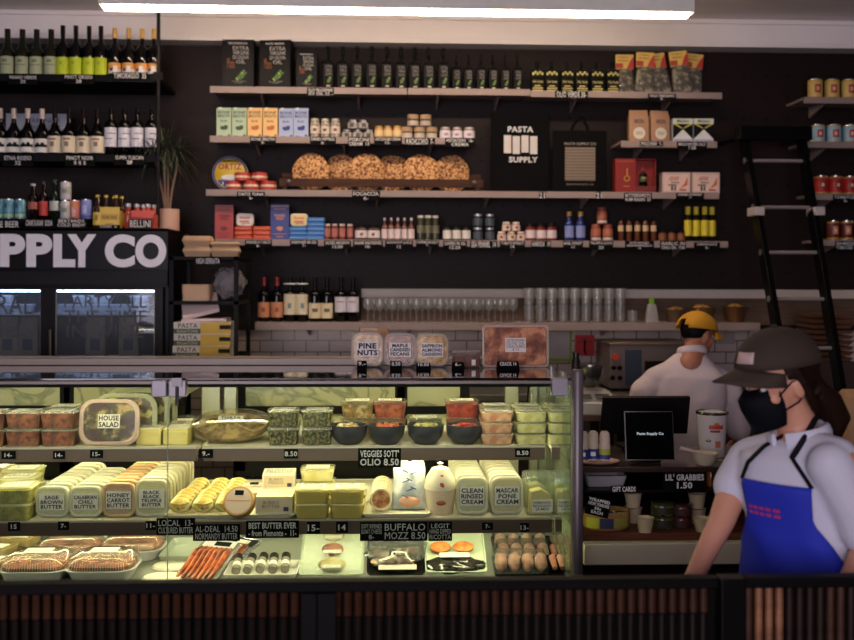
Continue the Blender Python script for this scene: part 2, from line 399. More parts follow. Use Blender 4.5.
def hang(x0, x1, y0, y1, lines, label, Y=YF-.0055): sign(x0, x1, y0, y1, lines, Y, label)
for a in [
 (307, 334, 88, 96, ['OLIO PELLEGRINO', 'XV OIL 32 -'], 'small black sign between the olive oil boxes and tall bottles'),
 (555, 588, 91, 98, ['OLIO VERDE 30-'], 'black sign under the square gold-label oil bottles'),
 (648, 676, 94, 101, ['WILD OREGANO', '9-'], 'black sign under the dried herb bags'),
 (250, 276, 137, 145, ['BONE BROTH', '9-'], 'black sign under the orange broth cartons'),
 (310, 336, 137, 145, ['DRIED PEPPERS', '8-'], 'black sign under the patterned slim jars'),
 (348, 370, 137, 146.5, ['PORCINI', 'CREAM  13'], 'black sign under the pyramid of silver lid jars'),
 (374, 402, 137, 145, ['ARTICHOKE CREAM', '12-'], 'black sign under the amber jars'),
 (405, 435, 138, 145, ['RADICCHIO  7-'], 'black sign under the cork lid jars'),
 (445, 475, 138, 147, ['PISTACHIO  16-', 'CREMA'], 'black sign under the white label jars on the carton shelf'),
 (237, 265, 192, 200, ['ORTIZ TUNA', '6-'], 'black sign under the red tuna tins'),
 (352, 380, 191, 201, ['FOCACCIA', '6-'], 'black sign under the round flat breads'),
 (539, 545, 192, 199, ['21'], 'tiny black price card under the larger hanging tote'),
 (596, 602, 192, 199, ['21'], 'tiny black price card under the tote with pasta photo'),
 (624, 652, 193, 202, ['BITTERSWEETS', 'RUM RAISIN  20'], 'black sign under the red gift box'),
 (676, 704, 193, 199, ['DRIED CHERRY', '11'], 'black sign under the pink cake boxes'),
 (640, 663, 141.5, 146, ['PACCHERI  9-'], 'black sign under the kraft flour bags'),
 (677, 707, 142, 150, ['MALDON SEA SALT', '7.50'], 'black sign under the sea salt boxes'),
 (245, 272, 240, 248, ['SARDINES IN TOMATO', '6-'], 'black sign under the red tins'),
 (290, 318, 240, 248, ['SARDINES IN OIL', '7-'], 'black sign under the blue tins'),
 (324, 351, 240.5, 249, ['SALTED ANCHOVY', '13.50'], 'black sign under the slim anchovy jars'),
 (353, 383, 240.5, 249, ['SALINE ANCHOVIES', '18-'], 'black sign under the two wide white label jars'),
 (385, 413, 240.5, 249, ['ANCHOVY JUICE', '12'], 'black sign under the small clear bottles'),
 (416, 439, 240.5, 247, ['CAPERS IN SALT', '7-'], 'black sign under the tall dark jars'),
 (443, 467, 241, 250, ['CAPERS IN OIL', '12.50'], 'black sign under the white label caper jars'),
 (470, 497, 241, 248, ['SEA FENNEL  14'], 'black sign under the stacked black jars'),
 (500, 525, 241, 249, ['TOMATO EXTRACT', '14'], 'black sign under the pyramid of small tomato jars'),
 (531, 551, 241, 247, ['HARISSA  10'], 'black sign under the three pale label jars'),
 (563, 583, 241, 249, ['BASIL HONEY', '11'], 'black sign under the blue bottles'),
 (589, 613, 241, 250, ['TRUFFLE JUICE', '20'], 'black sign under the pyramid of copper jars'),
 (625, 654, 241, 250, ['HOT HONEY', 'SAN FRANCISCO', '14'], 'black sign under the honey squeeze bottles'),
 (660, 686, 241, 250, ['GARLIC IN', 'CHILI OIL  9.00'], 'black sign under the small copper jars'),
 (694, 720, 242.5, 250, ['LEMON JUICE', '9-'], 'black sign under the small yellow bottles'),
 (833, 858, 195, 203, ['TOMATOES', '5-'], 'black sign under the bright red cans'),
 (835, 858, 241, 250, ['SAN MARZANO', 'TOMATOES  8-'], 'black sign under the dark red cans'),
]: hang(*a)
# ------------------------------------------------------------------ kinds of goods
def px(n, Y): return n*Y/1000
def bottle(name, w, h, glass, cap, lab=None, labz=(.10, .40), neck=.30, shoulder=.42, capz=.18, marks=None, capr=.17, ink=INKK, band=None):
    """round bottle: body (root) with closure and paper label as parts"""
    def f():
        r = w/2; nr = r*capr*2
        m = MB().lathe([(0, 0), (r*.92, 0), (r, h*.015), (r, h*(1-shoulder)), (r*.94, h*(1-shoulder+.05)), (r*.62, h*(1-shoulder+.12)), (nr*1.1, h*(1-neck)), (nr, h*(1-neck+.03)), (nr, h*.985), (nr*.8, h), (0, h)], glass, n=16)
        o = m.build(name, angle=60)
        if cap: MB().lathe([(nr+.0012, h*(1-capz)), (nr+.0012, h+.001), (0, h+.002)], cap, n=12).build('closure', o)
        if lab:
            a = MB(); ms = lab if isinstance(lab, list) else [(lab, labz[0], labz[1])]
            for mm, z0, z1 in ms: a.arc(r+.0008, h*z0, h*z1, -170, -10, mm, 12)
            if marks:
                for (z0, z1, x0, x1, mm) in marks: a.arc(r+.0014, h*z0, h*z1, -90+x0, -90+x1, mm, 6)
            a.build('bottle_label', o)
        return o
    return f
def jar(name, w, h, content, lid, lidh=.22, lab=None, labz=(.2, .7), marks=None, neckin=.86, lidr=None, lablab=None):
    def f():
        r = w/2; lr = lidr or neckin
        m = MB().lathe([(0, 0), (r*.94, 0), (r, h*.04), (r, h*(1-lidh-.12)), (r*neckin, h*(1-lidh-.02)), (r*neckin, h*(1-lidh)), (0, h*(1-lidh))], content, n=16)
        o = m.build(name, angle=50)
        MB().lathe([(r*lr, h*(1-lidh)), (r*lr, h*.98), (r*lr*.94, h), (0, h)], lid, n=16).build('lid', o)
        if lab:
            a = MB().arc(r+.0008, h*labz[0], h*labz[1], -175, -5, lab, 12)
            for (z0, z1, x0, x1, mm) in marks or []: a.arc(r+.0014, h*z0, h*z1, -90+x0, -90+x1, mm, 6)
            a.build('jar_label', o)
        return o
    return f
def can(name, w, h, body, metal=None, bands=(), marks=()):
    def f():
        r = w/2; metal_ = metal or CHROME
        m = MB().lathe([(0, .001), (r*.88, 0), (r*.93, h*.02), (r*.93, h*.04)], metal_, n=18).lathe([(r*.93, h*.04), (r, h*.07), (r, h*.93), (r*.93, h*.96)], body, n=18)
        for z0, z1, bm in bands: m.arc(r+.0006, h*z0, h*z1, -180, 0, bm, 14)
        for (z0, z1, x0, x1, mm) in marks: m.arc(r+.0012, h*z0, h*z1, -90+x0, -90+x1, mm, 6)
        o = m.build(name, angle=50)
        MB().lathe([(r*.93, h*.96), (r*.93, h), (r*.88, h), (r*.86, h*.985), (0, h*.985)], metal_, n=18).build('can_lid', o)
        return o
    return f
def carton(name, w, d, h, base, art=(), texts=(), bev=.002, extra=None):
    """art: (x0,x1,z0,z1,mat) as fractions of the front; texts: (lines,x0,x1,z0,z1,mat,bold)"""
    def f():
        m = MB().cbox(w, d, h, base)
        y = -d/2
        for i, (x0, x1, z0, z1, mm) in enumerate(art):
            m.box(-w/2+w*x0, -w/2+w*x1, y-.0006-.0002*i, y+.0002, h*z0, h*z1, mm)
        for t in texts:
            m.text(t[0], -w/2+w*t[1], -w/2+w*t[2], h*t[3], h*t[4], y-.0030, t[5], t[6] if len(t) > 6 else 0)
        if extra: extra(m, y)
        return m.build(name, smooth=False)
    return f
C = lambda *c, **k: mt(tuple(c), **k)
WINEG = mt((12, 10, 12), .12, coat=.5)
GRN = C(58, 96, 36); GOLD = C(200, 160, 60, rough=.35)

# ------------------------------------------------------------------ wine rack at left
RACKM = mt((16, 15, 18), .45)
def rack_shelf(pytop, label, Yf=6.2):
    z = Z(60, pytop, Yf); xa = -3.0; xb = X(157, Yf, pytop)
    t = empty('rack_shelf', ((xa+xb)/2, YW-.012, z-.045)); tag(t, label, 'shelf'); w = (xb-xa)/2; d = YW-.012-Yf
    MB().box(-w, w, -d, 0, .02, .045, RACKM).build('board', t, bevel=.001)
    MB().box(-w, w, -d-.004, -d+.012, 0, .044, RACKM).build('front_lip', t)
    return z
K1 = rack_shelf(74, 'upper black rack shelf holding green and gold label wine')
K2 = rack_shelf(154, 'lower black rack shelf holding red wine bottles')
pm = MB(); xp = X(158.5, 6.19, 90)
pm.tube([(0, 0, 0), (0, 0, ZCEIL-Z(158, 228, 6.19))], .011, mt((46, 44, 46), .4), 10)
o = pm.build('rack_pole'); o.location = (xp, 6.185, Z(158, 228, 6.19)); tag(o, 'thin dark metal pole rising from fridge top to ceiling at end of wine rack', 'pole')
MB().box(-.03, .03, -.012, -.010, Z(158, 80, 6.18)-o.location.z, Z(158, 72, 6.18)-o.location.z, RACKM).build('pole_bracket', o)
YB = 6.33
OLV = mt((44, 46, 28), .15, coat=.4)
PG = mt((178, 186, 148), .6); PGd = mt((120, 132, 96), .6)
row('vv', bottle('wine_bottle', .084, .30, OLV, OLV, PG, (.05, .42), marks=[(.24, .26, -45, 45, PGd), (.30, .36, -20, 20, PGd)], capr=.20, neck=.24, shoulder=.5), (7, 21.6, 36, 50.8), YB, K1, 'pale sage label wine bottles on the upper rack', 'wine bottle', 'sage label wine bottles')
YG = mt((196, 214, 40), .6); YGd = mt((160, 180, 40), .6)
row('pg', bottle('wine_bottle', .080, .325, WINEG, WINEG, YG, (.05, .38), marks=[(.24, .30, -12, 12, YGd)], neck=.30, shoulder=.46), (62.5, 75.5, 88.5, 100.5), YB, K1, 'lime yellow label wine bottles on the upper rack', 'wine bottle', 'lime label wine bottles')
TAN = mt((226, 178, 96), .5); ORL = mt((228, 160, 80), .6)
row('tm', bottle('wine_bottle', .080, .315, WINEG, TAN, [(ORL, .18, .30), (mt((220, 205, 200), .6), .09, .18)], marks=[(.12, .24, -5, 30, PAPER), (.14, .19, -40, -10, mt((60, 40, 60), .6))], neck=.32, shoulder=.48, capz=.20), (114, 128, 141, 153), YB, K1, 'gold top wine bottles on the upper rack', 'wine bottle', 'orange label wine bottles')
row('er', bottle('wine_bottle', .086, .295, WINEG, mt((206, 190, 184), .5), PAPER, (.07, .36), marks=[(.18, .24, -60, 60, INKK), (.22, .27, -30, -5, INKK), (.22, .28, 10, 35, INKK)], neck=.30, shoulder=.52, capz=.21), (0, 13.5, 27.5, 41.5), YB, K2, 'wine bottles with dark hills on the lower rack', 'wine bottle', 'dark hill label wine bottles')
CRL = mt((226, 214, 190), .6)
row('pn', bottle('wine_bottle', .088, .295, WINEG, mt((40, 22, 24), .4), CRL, (.07, .42), marks=[(.20, .30, -16, 16, mt((140, 120, 100), .7)), (.34, .37, -30, 30, mt((120, 60, 50), .7))], neck=.30, shoulder=.52, capz=.2), (54.5, 69, 83, 97), YB, K2, 'wide cream label wine bottles on the lower rack', 'wine bottle', 'cream label wine bottles')
row('st', bottle('wine_bottle', .078, .30, WINEG, mt((26, 24, 26), .2), mt((222, 220, 232), .6), (.20, .60), marks=[(.36, .375, -50, 30, INKK), (.47, .485, -10, 60, INKK)], neck=.30, shoulder=.36, capz=.12), (110.5, 124, 137, 151), YB, K2, 'bluish white label wine bottles on the lower rack', 'wine bottle', 'bluish label wine bottles')
m = MB(); xa, za = W(6, 140, 6.55); xb, zb = W(68, 114, 6.55)
m.box(xa, xb, 6.55, 6.60, K2+.001, zb, mt((176, 182, 200), .7)); m.text(['TERRE NERE', 'ETNA ROSSO'], xa+.12, xb-.05, zb-.10, zb-.03, 6.548, mt((90, 100, 120), .7), .01)
tag(m.build('wine_carton', smooth=False), 'pale blue carton standing behind the red wine bottles', 'carton')
def hangr(x0, x1, y0, y1, lines, label): sign(x0, x1, y0, y1, lines, 6.188, label)
hangr(8, 38, 75, 84, ['VINHO VERDE', '20'], 'black sign reading vinho verde on the upper rack')
hangr(63.5, 94, 74.5, 84, ['PINOT GRIGIO', '28'], 'black sign reading pinot grigio on the upper rack')
hangr(112, 148, 72.5, 79, ['TIMORASSO  35'], 'black sign reading timorasso on the upper rack')
hangr(3, 33, 155, 166, ['ETNA ROSSO', '32'], 'black sign reading etna rosso on the lower rack')
hangr(65, 95, 155, 166, ['PINOT NOIR', '$ $ $'], 'black sign reading pinot noir on the lower rack')
hangr(114, 145, 155, 165, ['SUPER TUSCAN', '28'], 'black sign reading super tuscan on the lower rack')

# ------------------------------------------------------------------ olive oil shelf
OB = mt((26, 24, 26), .45)
def oil_art(m, y, w, h):
    m.text(['FRANTOIO MURAGLIA'], -w*.30, w*.30, h*.90, h*.94, y-.003, CHALK, .01)
    m.text(['EXTRA', 'VERGINE', 'DI OLIVA', 'OIL'], -w*.16, w*.34, h*.50, h*.86, y-.003, mt((190, 186, 180), .7), .0)
    m.text(['Mono'], -w*.34, -w*.10, h*.40, h*.62, y-.0032, mt((150, 84, 40), .6), .0)
    for i in range(9):
        t = i/8; cx, cz = w*(.02+.22*t), h*(.16+.16*t); sg = 1 if i % 2 else -1; LFG = mt((84, 140, 44), .5) if i % 3 else mt((150, 180, 90), .5)
        m.add([(cx, y-.0025, cz), (cx+w*(.02+.06*sg), y-.0025, cz+h*.035*(1.2-sg*.4)), (cx+w*.12*sg*(1 if sg > 0 else .9), y-.0025, cz+h*.05), (cx+w*.05*sg, y-.0025, cz-h*.004)], [(0, 1, 2, 3)], LFG)
    m.tube([(w*.02, y-.002, h*.16), (w*.14, y-.002, h*.26), (w*.24, y-.002, h*.32)], .0014, mt((110, 130, 60), .5), 5)
    m.text(['OLIO EXTRA VERGINE', 'DI OLIVA'], -w*.2, w*.25, h*.10, h*.15, y-.003, mt((150, 146, 140), .7))
def oilbox(w, h):
    return carton('olive_oil_box', w, .10, h, OB, art=[(.03, .97, .02, .98, mt((30, 27, 28), .35))], extra=lambda m, y: oil_art(m, y-.0006, w, h))
YO = 6.56
put('oilL', oilbox(px(31, YO), px(48, YO)), (X(238.5, YO), YO, S1), 'leftmost large black olive oil box with green olive branch', 'box', 'black olive oil boxes')
put('oilL', None, (X(276, YO), YO, S1), 'second large black olive oil box turned slightly beside the first', 'box', 'black olive oil boxes', rot=(0, 0, -.12))
put('oilS', oilbox(px(20.5, YO), px(37, YO)), (X(306.5, YO), YO, S1), 'smaller black olive oil box before the row of tall bottles', 'box', 'black olive oil boxes')
def oilbottle(w, h, lab_h):
    def f():
        m = MB().rr([(w*.46, w*.46, .008, 0), (w/2, w/2, .008, .004), (w/2, w/2, .008, h*lab_h), (w*.42, w*.42, .01, h*(lab_h+.05)), (w*.17, w*.17, .012, h*(lab_h+.11)), (w*.14, w*.14, .01, h*.72), (w*.14, w*.14, .01, h*.98), (w*.10, w*.10, .008, h)], DARKG, k=3)
        o = m.build('oil_bottle', angle=50)
        MB().lathe([(w*.165, h*.80), (w*.165, h*1.0), (0, h*1.004)], mt((20, 18, 18), .4), n=10).build('closure', o)
        y = -w/2-.0008; l = MB().box(-w*.42, w*.42, y, -w/2+.0002, h*.06, h*(lab_h-.02), mt((40, 36, 36), .5))
        l.text(['EXTRA', 'VERG', 'OLIVA'], -w*.2, w*.34, h*.32, h*(lab_h-.05), y-.0015, mt((150, 146, 142), .7))
        l.blob((w*.1, y-.0010, h*.20), (w*.17, .0012, h*.04), mt((84, 120, 44), .5), 7, 4, jit=.9, seed=4); l.blob((w*.2, y-.0010, h*.26), (w*.10, .0012, h*.03), mt((110, 150, 60), .5), 6, 4, jit=.9, seed=2)
        l.box(-w*.1, w*.2, y-.001, y, h*.07, h*.10, mt((200, 190, 160), .5))
        l.build('bottle_label', o, smooth=False)
        return o
    return f
row('ob', oilbottle(px(11.5, YO), px(44, YO), .60), (327.5, 342, 356.5, 371, 386, 400, 414, 428, 442.5), YO, S1, 'tall square oil bottles on the topmost shelf', 'bottle', 'tall olive oil bottles', jit=.04)
row('os', oilbottle(px(9.5, YO), px(37, YO), .60), (455.5, 467.5, 480, 492, 504.5, 516.5), YO, S1c+.008, 'smaller oil bottles on the topmost shelf', 'bottle', 'smaller olive oil bottles', jit=.04)
def olioverde(w, h):
    def f():
        GY = mt((206, 190, 110), .5)
        m = MB().rr([(w*.46, w*.46, .006, 0), (w/2, w/2, .006, .004), (w/2, w/2, .006, h*.70), (w*.36, w*.36, .01, h*.76), (w*.14, w*.14, .01, h*.80), (w*.13, w*.13, .01, h*.97), (0.004, 0.004, .001, h)], mt((24, 28, 16), .15, coat=.5), k=3)
        o = m.build('oil_bottle', angle=50)
        MB().lathe([(w*.17, h*.86), (w*.17, h*1.0), (0, h*1.005)], mt((24, 22, 20), .4), n=10).build('closure', o)
        y = -w/2-.0008; l = MB().box(-w*.44, w*.44, y, -w/2+.0002, h*.04, h*.40, mt((28, 26, 22), .5))
        l.box(-w*.46, w*.46, y-.0004, y, h*.50, h*.68, mt((40, 40, 24), .5))
        for i in range(5): l.blob((w*(-.36+.18*i), y-.001, h*(.58+.05*(i % 2))), (w*.09, .001, h*.045), GY, 8, 4)
        l.text(['Olio Verde'], -w*.4, w*.4, h*.30, h*.38, y-.0016, GY, .01); l.box(-w*.4, w*.4, y-.001, y, h*.12, h*.15, GY); l.box(-w*.4, w*.4, y-.001, y, h*.05, h*.08, GY); l.box(-w*.25, w*.25, y-.001, y, h*.19, h*.22, GY)
        l.build('bottle_label', o, smooth=False)
        return o
    return f
row('ov', olioverde(px(12.5, YO), px(32, YO)), (536, 550.5, 565.5, 580.5, 595.5, 611), YO, S1c, 'squat gold label oil bottles on the topmost shelf', 'bottle', 'squat gold label oil bottles', jit=.05)
def herbbag():
    m = MB(); v = []; w, h = .12, .20
    HM = food((50, 44, 34), (150, 138, 116), 28, c3=(84, 74, 58))
    m.rr([(w*.42, .02, .01, 0), (w*.5, .03, .015, .03), (w*.46, .026, .015, h*.6), (w*.36, .008, .006, h*.92)], HM, k=3)
    o = m.build('herb_bag')
    MB().rr([(w*.46, .024, .01, -.001), (w*.54, .034, .015, .03), (w*.5, .030, .015, h*.62), (w*.46, .003, .002, h)], PLAST, k=3).build('clear_wrap', o)
    hc = MB().box(-w*.5, w*.5, -.006, .006, h*.92, h*1.42, mt((226, 190, 96), .5)); hc.box(-w*.5, -w*.1, -.0066, .0, h*.94, h*1.12, mt((176, 70, 40), .5))
    hc.poly([(w*.1, h*.92), (w*.5, h*.92), (w*.5, h*1.36), (w*.3, h*1.2)], -.0068, 0, mt((190, 60, 44), .5)); hc.text(['Origano', 'selvatico'], -w*.38, w*.2, h*1.18, h*1.36, -.009, mt((130, 60, 30), .6), .01)
    hc.build('header_card', o, smooth=False)
    return o
for i, (x, tz, dx) in enumerate(((626, 0, 0), (643, .05, .03), (662, -.22, -.02), (680, -.16, .02), (694, .12, -.03))):
    put('herb', herbbag, (X(x-10*tz, YO), YO+.05-.075*(i % 2), S1c+(.012 if abs(tz) > .1 else 0)), ordl(i, 5)+'bags of dried grey herbs with orange header cards', 'bag', 'dried herb bags', rot=(-.05, tz*.8, 0), scale=(1.0, 1, .98))

# ------------------------------------------------------------------ broth shelf
def broth(c, c2, ink):
    w, h = px(14.2, YO), px(28.5, YO)
    B = mt(c, .5)
    def ex(m, y):
        m.text(['BONE', 'BROTH'], -w*.42, w*.42, h*.70, h*.93, y-.0015, mt(ink, .6), .03)
        m.text(['Brodo'], -w*.22, w*.22, h*.54, h*.62, y-.0015, mt(ink, .6), .03)
        m.blob((0, y-.001, h*.33), (w*.24, .001, h*.07), mt(c2, .6), 9, 4, jit=.8, seed=2); m.blob((w*.14, y-.001, h*.38), (w*.14, .001, h*.06), mt(c2, .6), 9, 4, jit=.6, seed=5)
        m.box(-w*.4, -w*.1, y-.001, y, h*.05, h*.075, mt(ink, .6)); m.box(w*.28, w*.42, y-.001, y, h*.06, h*.12, mt(ink, .6))
    f0 = carton('broth_carton', w, .065, h, B, extra=ex)
    def f():
        o = f0(); MB().box(-w/2, w/2, -.004, .004, h, h+.012, B).build('folded_top', o)
        MB().lathe([(.011, 0), (.011, .010), (0, .010)], WHITE, c=(-w*.28, -.018, h), n=12).build('screw_cap', o); return o
    return f
for key, c, c2, ink, xs, d in (('bg', (178, 200, 168), (50, 84, 60), (50, 84, 60), (224, 239.3), 'green'), ('bo', (232, 190, 120), (190, 100, 50), (120, 80, 40), (255, 270.3), 'orange'), ('bb', (168, 182, 214), (40, 60, 130), (40, 60, 130), (286, 301)  , 'blue')):
    row(key, broth(c, c2, ink), xs, YO, S2, 'pale %s bone broth cartons on the second shelf' % d, 'carton', 'pale %s broth cartons' % d, jit=.02)
CORK = mt((176, 146, 110), .8); LIDS = mt((196, 190, 182), .35, .7); LIDG = mt((190, 150, 90), .35, .6); LIDK = mt((26, 24, 24), .4)
row('pj', jar('slim_jar', px(9.5, YO), px(20, YO), food((90, 76, 60), (206, 196, 176), 90), LIDS, .10, lab=mt((214, 204, 188), .6), labz=(.25, .62), marks=[(.36, .5, -20, 20, mt((120, 60, 40), .6))]), (314.5, 324.8, 335), YO, S2, 'slim patterned jars beside the blue cartons', 'jar', 'slim patterned jars')
def pyramid(key, fn, base, top, Y, z, hpx, desc, cat, group):
    xs = [(x, 0) for x in base]+[(x, 1) for x in top]
    for i, (x, l) in enumerate(xs):
        n = len(top) if l else len(base); k = i-len(base) if l else i
        lev = 'upper' if l else 'lower'
        nm = {1: '', 2: ('left ', 'right ')[k] if k < 2 else '', 3: ('left ', 'middle ', 'right ')[k] if k < 3 else ''}.get(n, '')
        put(key, fn, (X(x, Y), Y+R.uniform(-.004, .004), z+l*px(hpx, Y)+l*.001), nm+lev+' jar '+desc, cat, group, rot=(0, 0, R.uniform(-.2, .2)))
pyramid('sj', jar('small_jar', px(9.8, YO), px(9.6, YO), mt((70, 52, 42), .3), CHROME, .25, lab=mt((180, 176, 170), .5), labz=(.1, .7), marks=[(.2, .6, -25, 25, mt((80, 70, 60), .6))]), (346.5, 357.3, 368), (352.3, 362.8), YO, S2, 9.6, 'in the pyramid of silver lid jars', 'jar', 'silver lid jars')
row('aj', jar('small_jar', px(9, YO), px(13.5, YO), mt((206, 160, 96), .3), LIDG, .16, lab=mt((224, 200, 150), .6), labz=(.25, .65)), (378.5, 387.5, 396.8), YO, S2, 'amber cream jars with gold lids', 'jar', 'amber jars')
pyramid('cj', jar('cork_jar', px(11, YO), px(12.3, YO), mt((60, 46, 38), .3), CORK, .36, lab=mt((190, 176, 160), .6), labz=(.1, .5), neckin=.9, lidr=1.05), (406.5, 419, 431), (412.5, 425), YO, S2, 12.3, 'in the pyramid of cork lid jars', 'jar', 'cork lid jars')
row('wj', jar('small_jar', px(11, YO), px(12.5, YO), mt((120, 90, 90), .3), LIDS, .15, lab=mt((220, 210, 216), .6), labz=(.12, .74), marks=[(.3, .5, -20, 20, mt((150, 130, 150), .6))]), (444.7, 456.5, 468.5), YO, S2, 'lavender label jars at the right end of the carton shelf', 'jar', 'lavender label jars')

# flour, salt
def flourbag():
    w, h = px(20, YO), px(33, YO); KR = mt((178, 136, 104), .75, bump=.3, scale=20)
    m = MB().rr([(w*.46, .035, .006, 0), (w*.5, .04, .008, .01), (w*.49, .037, .008, h*.75), (w*.46, .012, .006, h*.94), (w*.46, .005, .003, h)], KR, k=2)
    m.lathe([(0, 0), (w*.27, 0), (0, .001)], KR)
    o = m.build('flour_bag')
    l = MB(); v = [(w*.30*cos(a*pi/8), -.0425, h*.28+w*.30*sin(a*pi/8)) for a in range(16)]; l.add(v, [tuple(range(16))], CREAM)
    l.text(['NICOLI'], -w*.24, w*.24, h*.58, h*.70, -.0435, mt((60, 60, 80), .6), .04); l.text(['GRANO', 'DURO'], -w*.18, w*.18, h*.23, h*.33, -.0435, mt((120, 90, 60), .6), .01)
    l.build('bag_label', o, smooth=False); return o
row('fl', flourbag, (637.5, 658.5), YO, S2b, 'kraft paper flour bags with round cream label', 'bag', 'kraft flour bags', jit=.08)
def salt():
    w, h = px(20, YO), px(24.5, YO)
    def ex(m, y):
        wh = mt((226, 226, 222), .5); k = mt((30, 30, 36), .5)
        m.box(-w/2, w/2, y-.001, y, h*.78, h, mt((216, 220, 200), .5)); m.text(['Maldon'], -w*.3, w*.3, h*.84, h*.95, y-.003, INKK, .02)
        m.box(-w/2, w/2, y-.001, y, h*.16, h*.78, k); m.poly([(-w*.5, h*.16), (w*.5, h*.16), (0, h*.56)], y-.0016, y, wh)
        m.poly([(-w*.5, h*.78), (w*.5, h*.78), (w*.1, h*.60), (-w*.1, h*.60)], y-.0016, y, mt((206, 196, 60), .5))
        m.poly([(-w*.34, h*.78), (w*.34, h*.78), (0, h*.6)], y-.002, y, k)
        m.box(-w/2, w/2, y-.001, y, 0, h*.16, mt((190, 190, 214), .5)); m.text(['SEA SALT FLAKES'], -w*.4, w*.4, h*.05, h*.11, y-.003, mt((60, 60, 120), .5), .01)
    return carton('salt_box', w, .06, h, mt((214, 214, 206), .5), extra=ex)()
row('salt', salt, (681, 701.5), YO, S2b, 'sea salt boxes with white triangle on black', 'box', 'sea salt boxes', jit=.02)

# ------------------------------------------------------------------ bread shelf
TUNR = mt((178, 62, 50), .4)
def bigtin():
    r = px(17.5, 6.62); t = MB(); t.xf = Matrix.Rotation(pi/2, 4, 'X')
    t.lathe([(0, -.02), (r*.97, -.02), (r, -.017), (r, .017), (r*.97, .02), (0, .02)], mt((206, 176, 50), .35), n=40)
    o = t.build('tuna_tin_display', angle=50)
    m = MB(); m.xf = Matrix.Rotation(pi/2, 4, 'X'); m.lathe([(r*.86, .0205), (r*.98, .0205), (r*.98, .021), (r*.86, .021), (r*.86, .0205)], mt((40, 60, 120), .4), n=40)
    m.xf = Matrix.Identity(4)
    v = [(r*.8*cos(a), -.0212, r*.8*sin(a)) for a in [pi*1.15+pi*.7*i/12 for i in range(13)]]; m.add(v, [tuple(range(13))], mt((40, 60, 130), .4))
    m.text(['ORTIZ'], -r*.66, r*.66, r*.22, r*.58, -.0225, mt((150, 30, 40), .4), .04); m.text(['BONITO'], -r*.4, r*.4, r*.66, r*.80, -.0225, INKK, .02)
    m.blob((0, -.0215, -r*.22), (r*.5, .001, r*.16), mt((214, 214, 214), .4), 14, 5); m.text(['1 KG'], -r*.4, r*.1, -r*.66, -r*.48, -.0225, PAPER, .03)
    m.build('tin_print', o, smooth=False); return o
r_ = px(17.5, 6.62)
put('big', bigtin, (X(230, 6.62), 6.62, S3+r_), 'large round yellow and blue tuna tin standing on its edge', 'tin', rot=(-.06, 0, 0))
TINM = lambda: can('tuna_tin', px(16, 6.5), px(8.6, 6.5), TUNR, mt((196, 60, 50), .35, .3), bands=[(.35, .6, mt((226, 196, 170), .4))])
TINM = TINM()
for i, (x, l) in enumerate(((233.5, 0), (251, 0), (268, 0), (242, 1), (259, 1))):
    put('tt', TINM, (X(x, 6.5), 6.5, S3+l*px(8.7, 6.5)), ('left', 'middle', 'right', 'left', 'right')[i]+' '+('lower', 'upper')[l]+' small round red tuna tin in the stack', 'tin', 'small red tuna tins')
# flat breads leaning in a wooden rack
BRD = food((104, 56, 28), (226, 180, 126), 62, rough=.7, bump=1, c3=(200, 142, 86))
def bread():
    r = .125; m = MB(); m.xf = Matrix.Rotation(pi/2, 4, 'X')
    n = 36; v = []; f = []
    for z, k in ((-.018, .93), (-.008, 1.0), (.012, .99), (.02, .92)):
        for i in range(n):
            a = 2*pi*i/n; g = k*(1+.02*sin(3*a)+.012*sin(7*a+1)); v.append((r*g*cos(a), r*g*sin(a), z))
    for t in range(3):
        for i in range(n): j = (i+1) % n; f.append((t*n+i, t*n+j, t*n+n+j, t*n+n+i))
    v.append((0, 0, .022)); v.append((0, 0, -.02))
    for i in range(n): j = (i+1) % n; f.append((3*n+i, 3*n+j, 4*n)); f.append((j, i, 4*n+1))
    for i in range(60):
        a, q = R.uniform(0, 2*pi), r*.88*sqrt(R.random())
        m.blob((q*cos(a), q*sin(a), .020), (.008, .008, .005), BRD, 6, 4)
    m.add(v, f, BRD); return m.build('round_flat_bread', angle=70)
for i, x in enumerate((311, 341.5, 366, 392, 421, 451)):
    put('br', bread, (X(x, 6.56), 6.545+.052*(i % 2), S3+.124), ordl(i, 6)+'round browned flat breads leaning in the wooden rack', 'bread', 'round flat breads', rot=(-.16, R.uniform(-3, 3), 0))
xa = X(279, 6.49); xb = X(483, 6.49); WD = patterned('dark_rack_wood', 'wood', (52, 30, 22), (78, 48, 34))
t = empty('bread_rack', ((xa+xb)/2, 6.49, S3)); tag(t, 'dark wooden bread rack with round knobs holding the flat breads', 'rack'); w = (xb-xa)/2
zr = Z(380, 187, 6.49)-S3
MB().box(-w, w, -.008, .008, zr, zr+.052, WD).build('front_rail', t, bevel=.002)
for s in (-1, 1):
    MB().box(s*(w-.035)-.012, s*(w-.035)+.012, -.006, .18, 0, zr+.02, WD).build('side_foot', t)
    MB().blob((s*(w-.06), -.016, zr+.03), (.014, .012, .014), mt((120, 112, 110), .3, .6)).build('knob', t)
MB().box(-w, w, .17, .182, .10, .13, WD).build('back_rail', t)

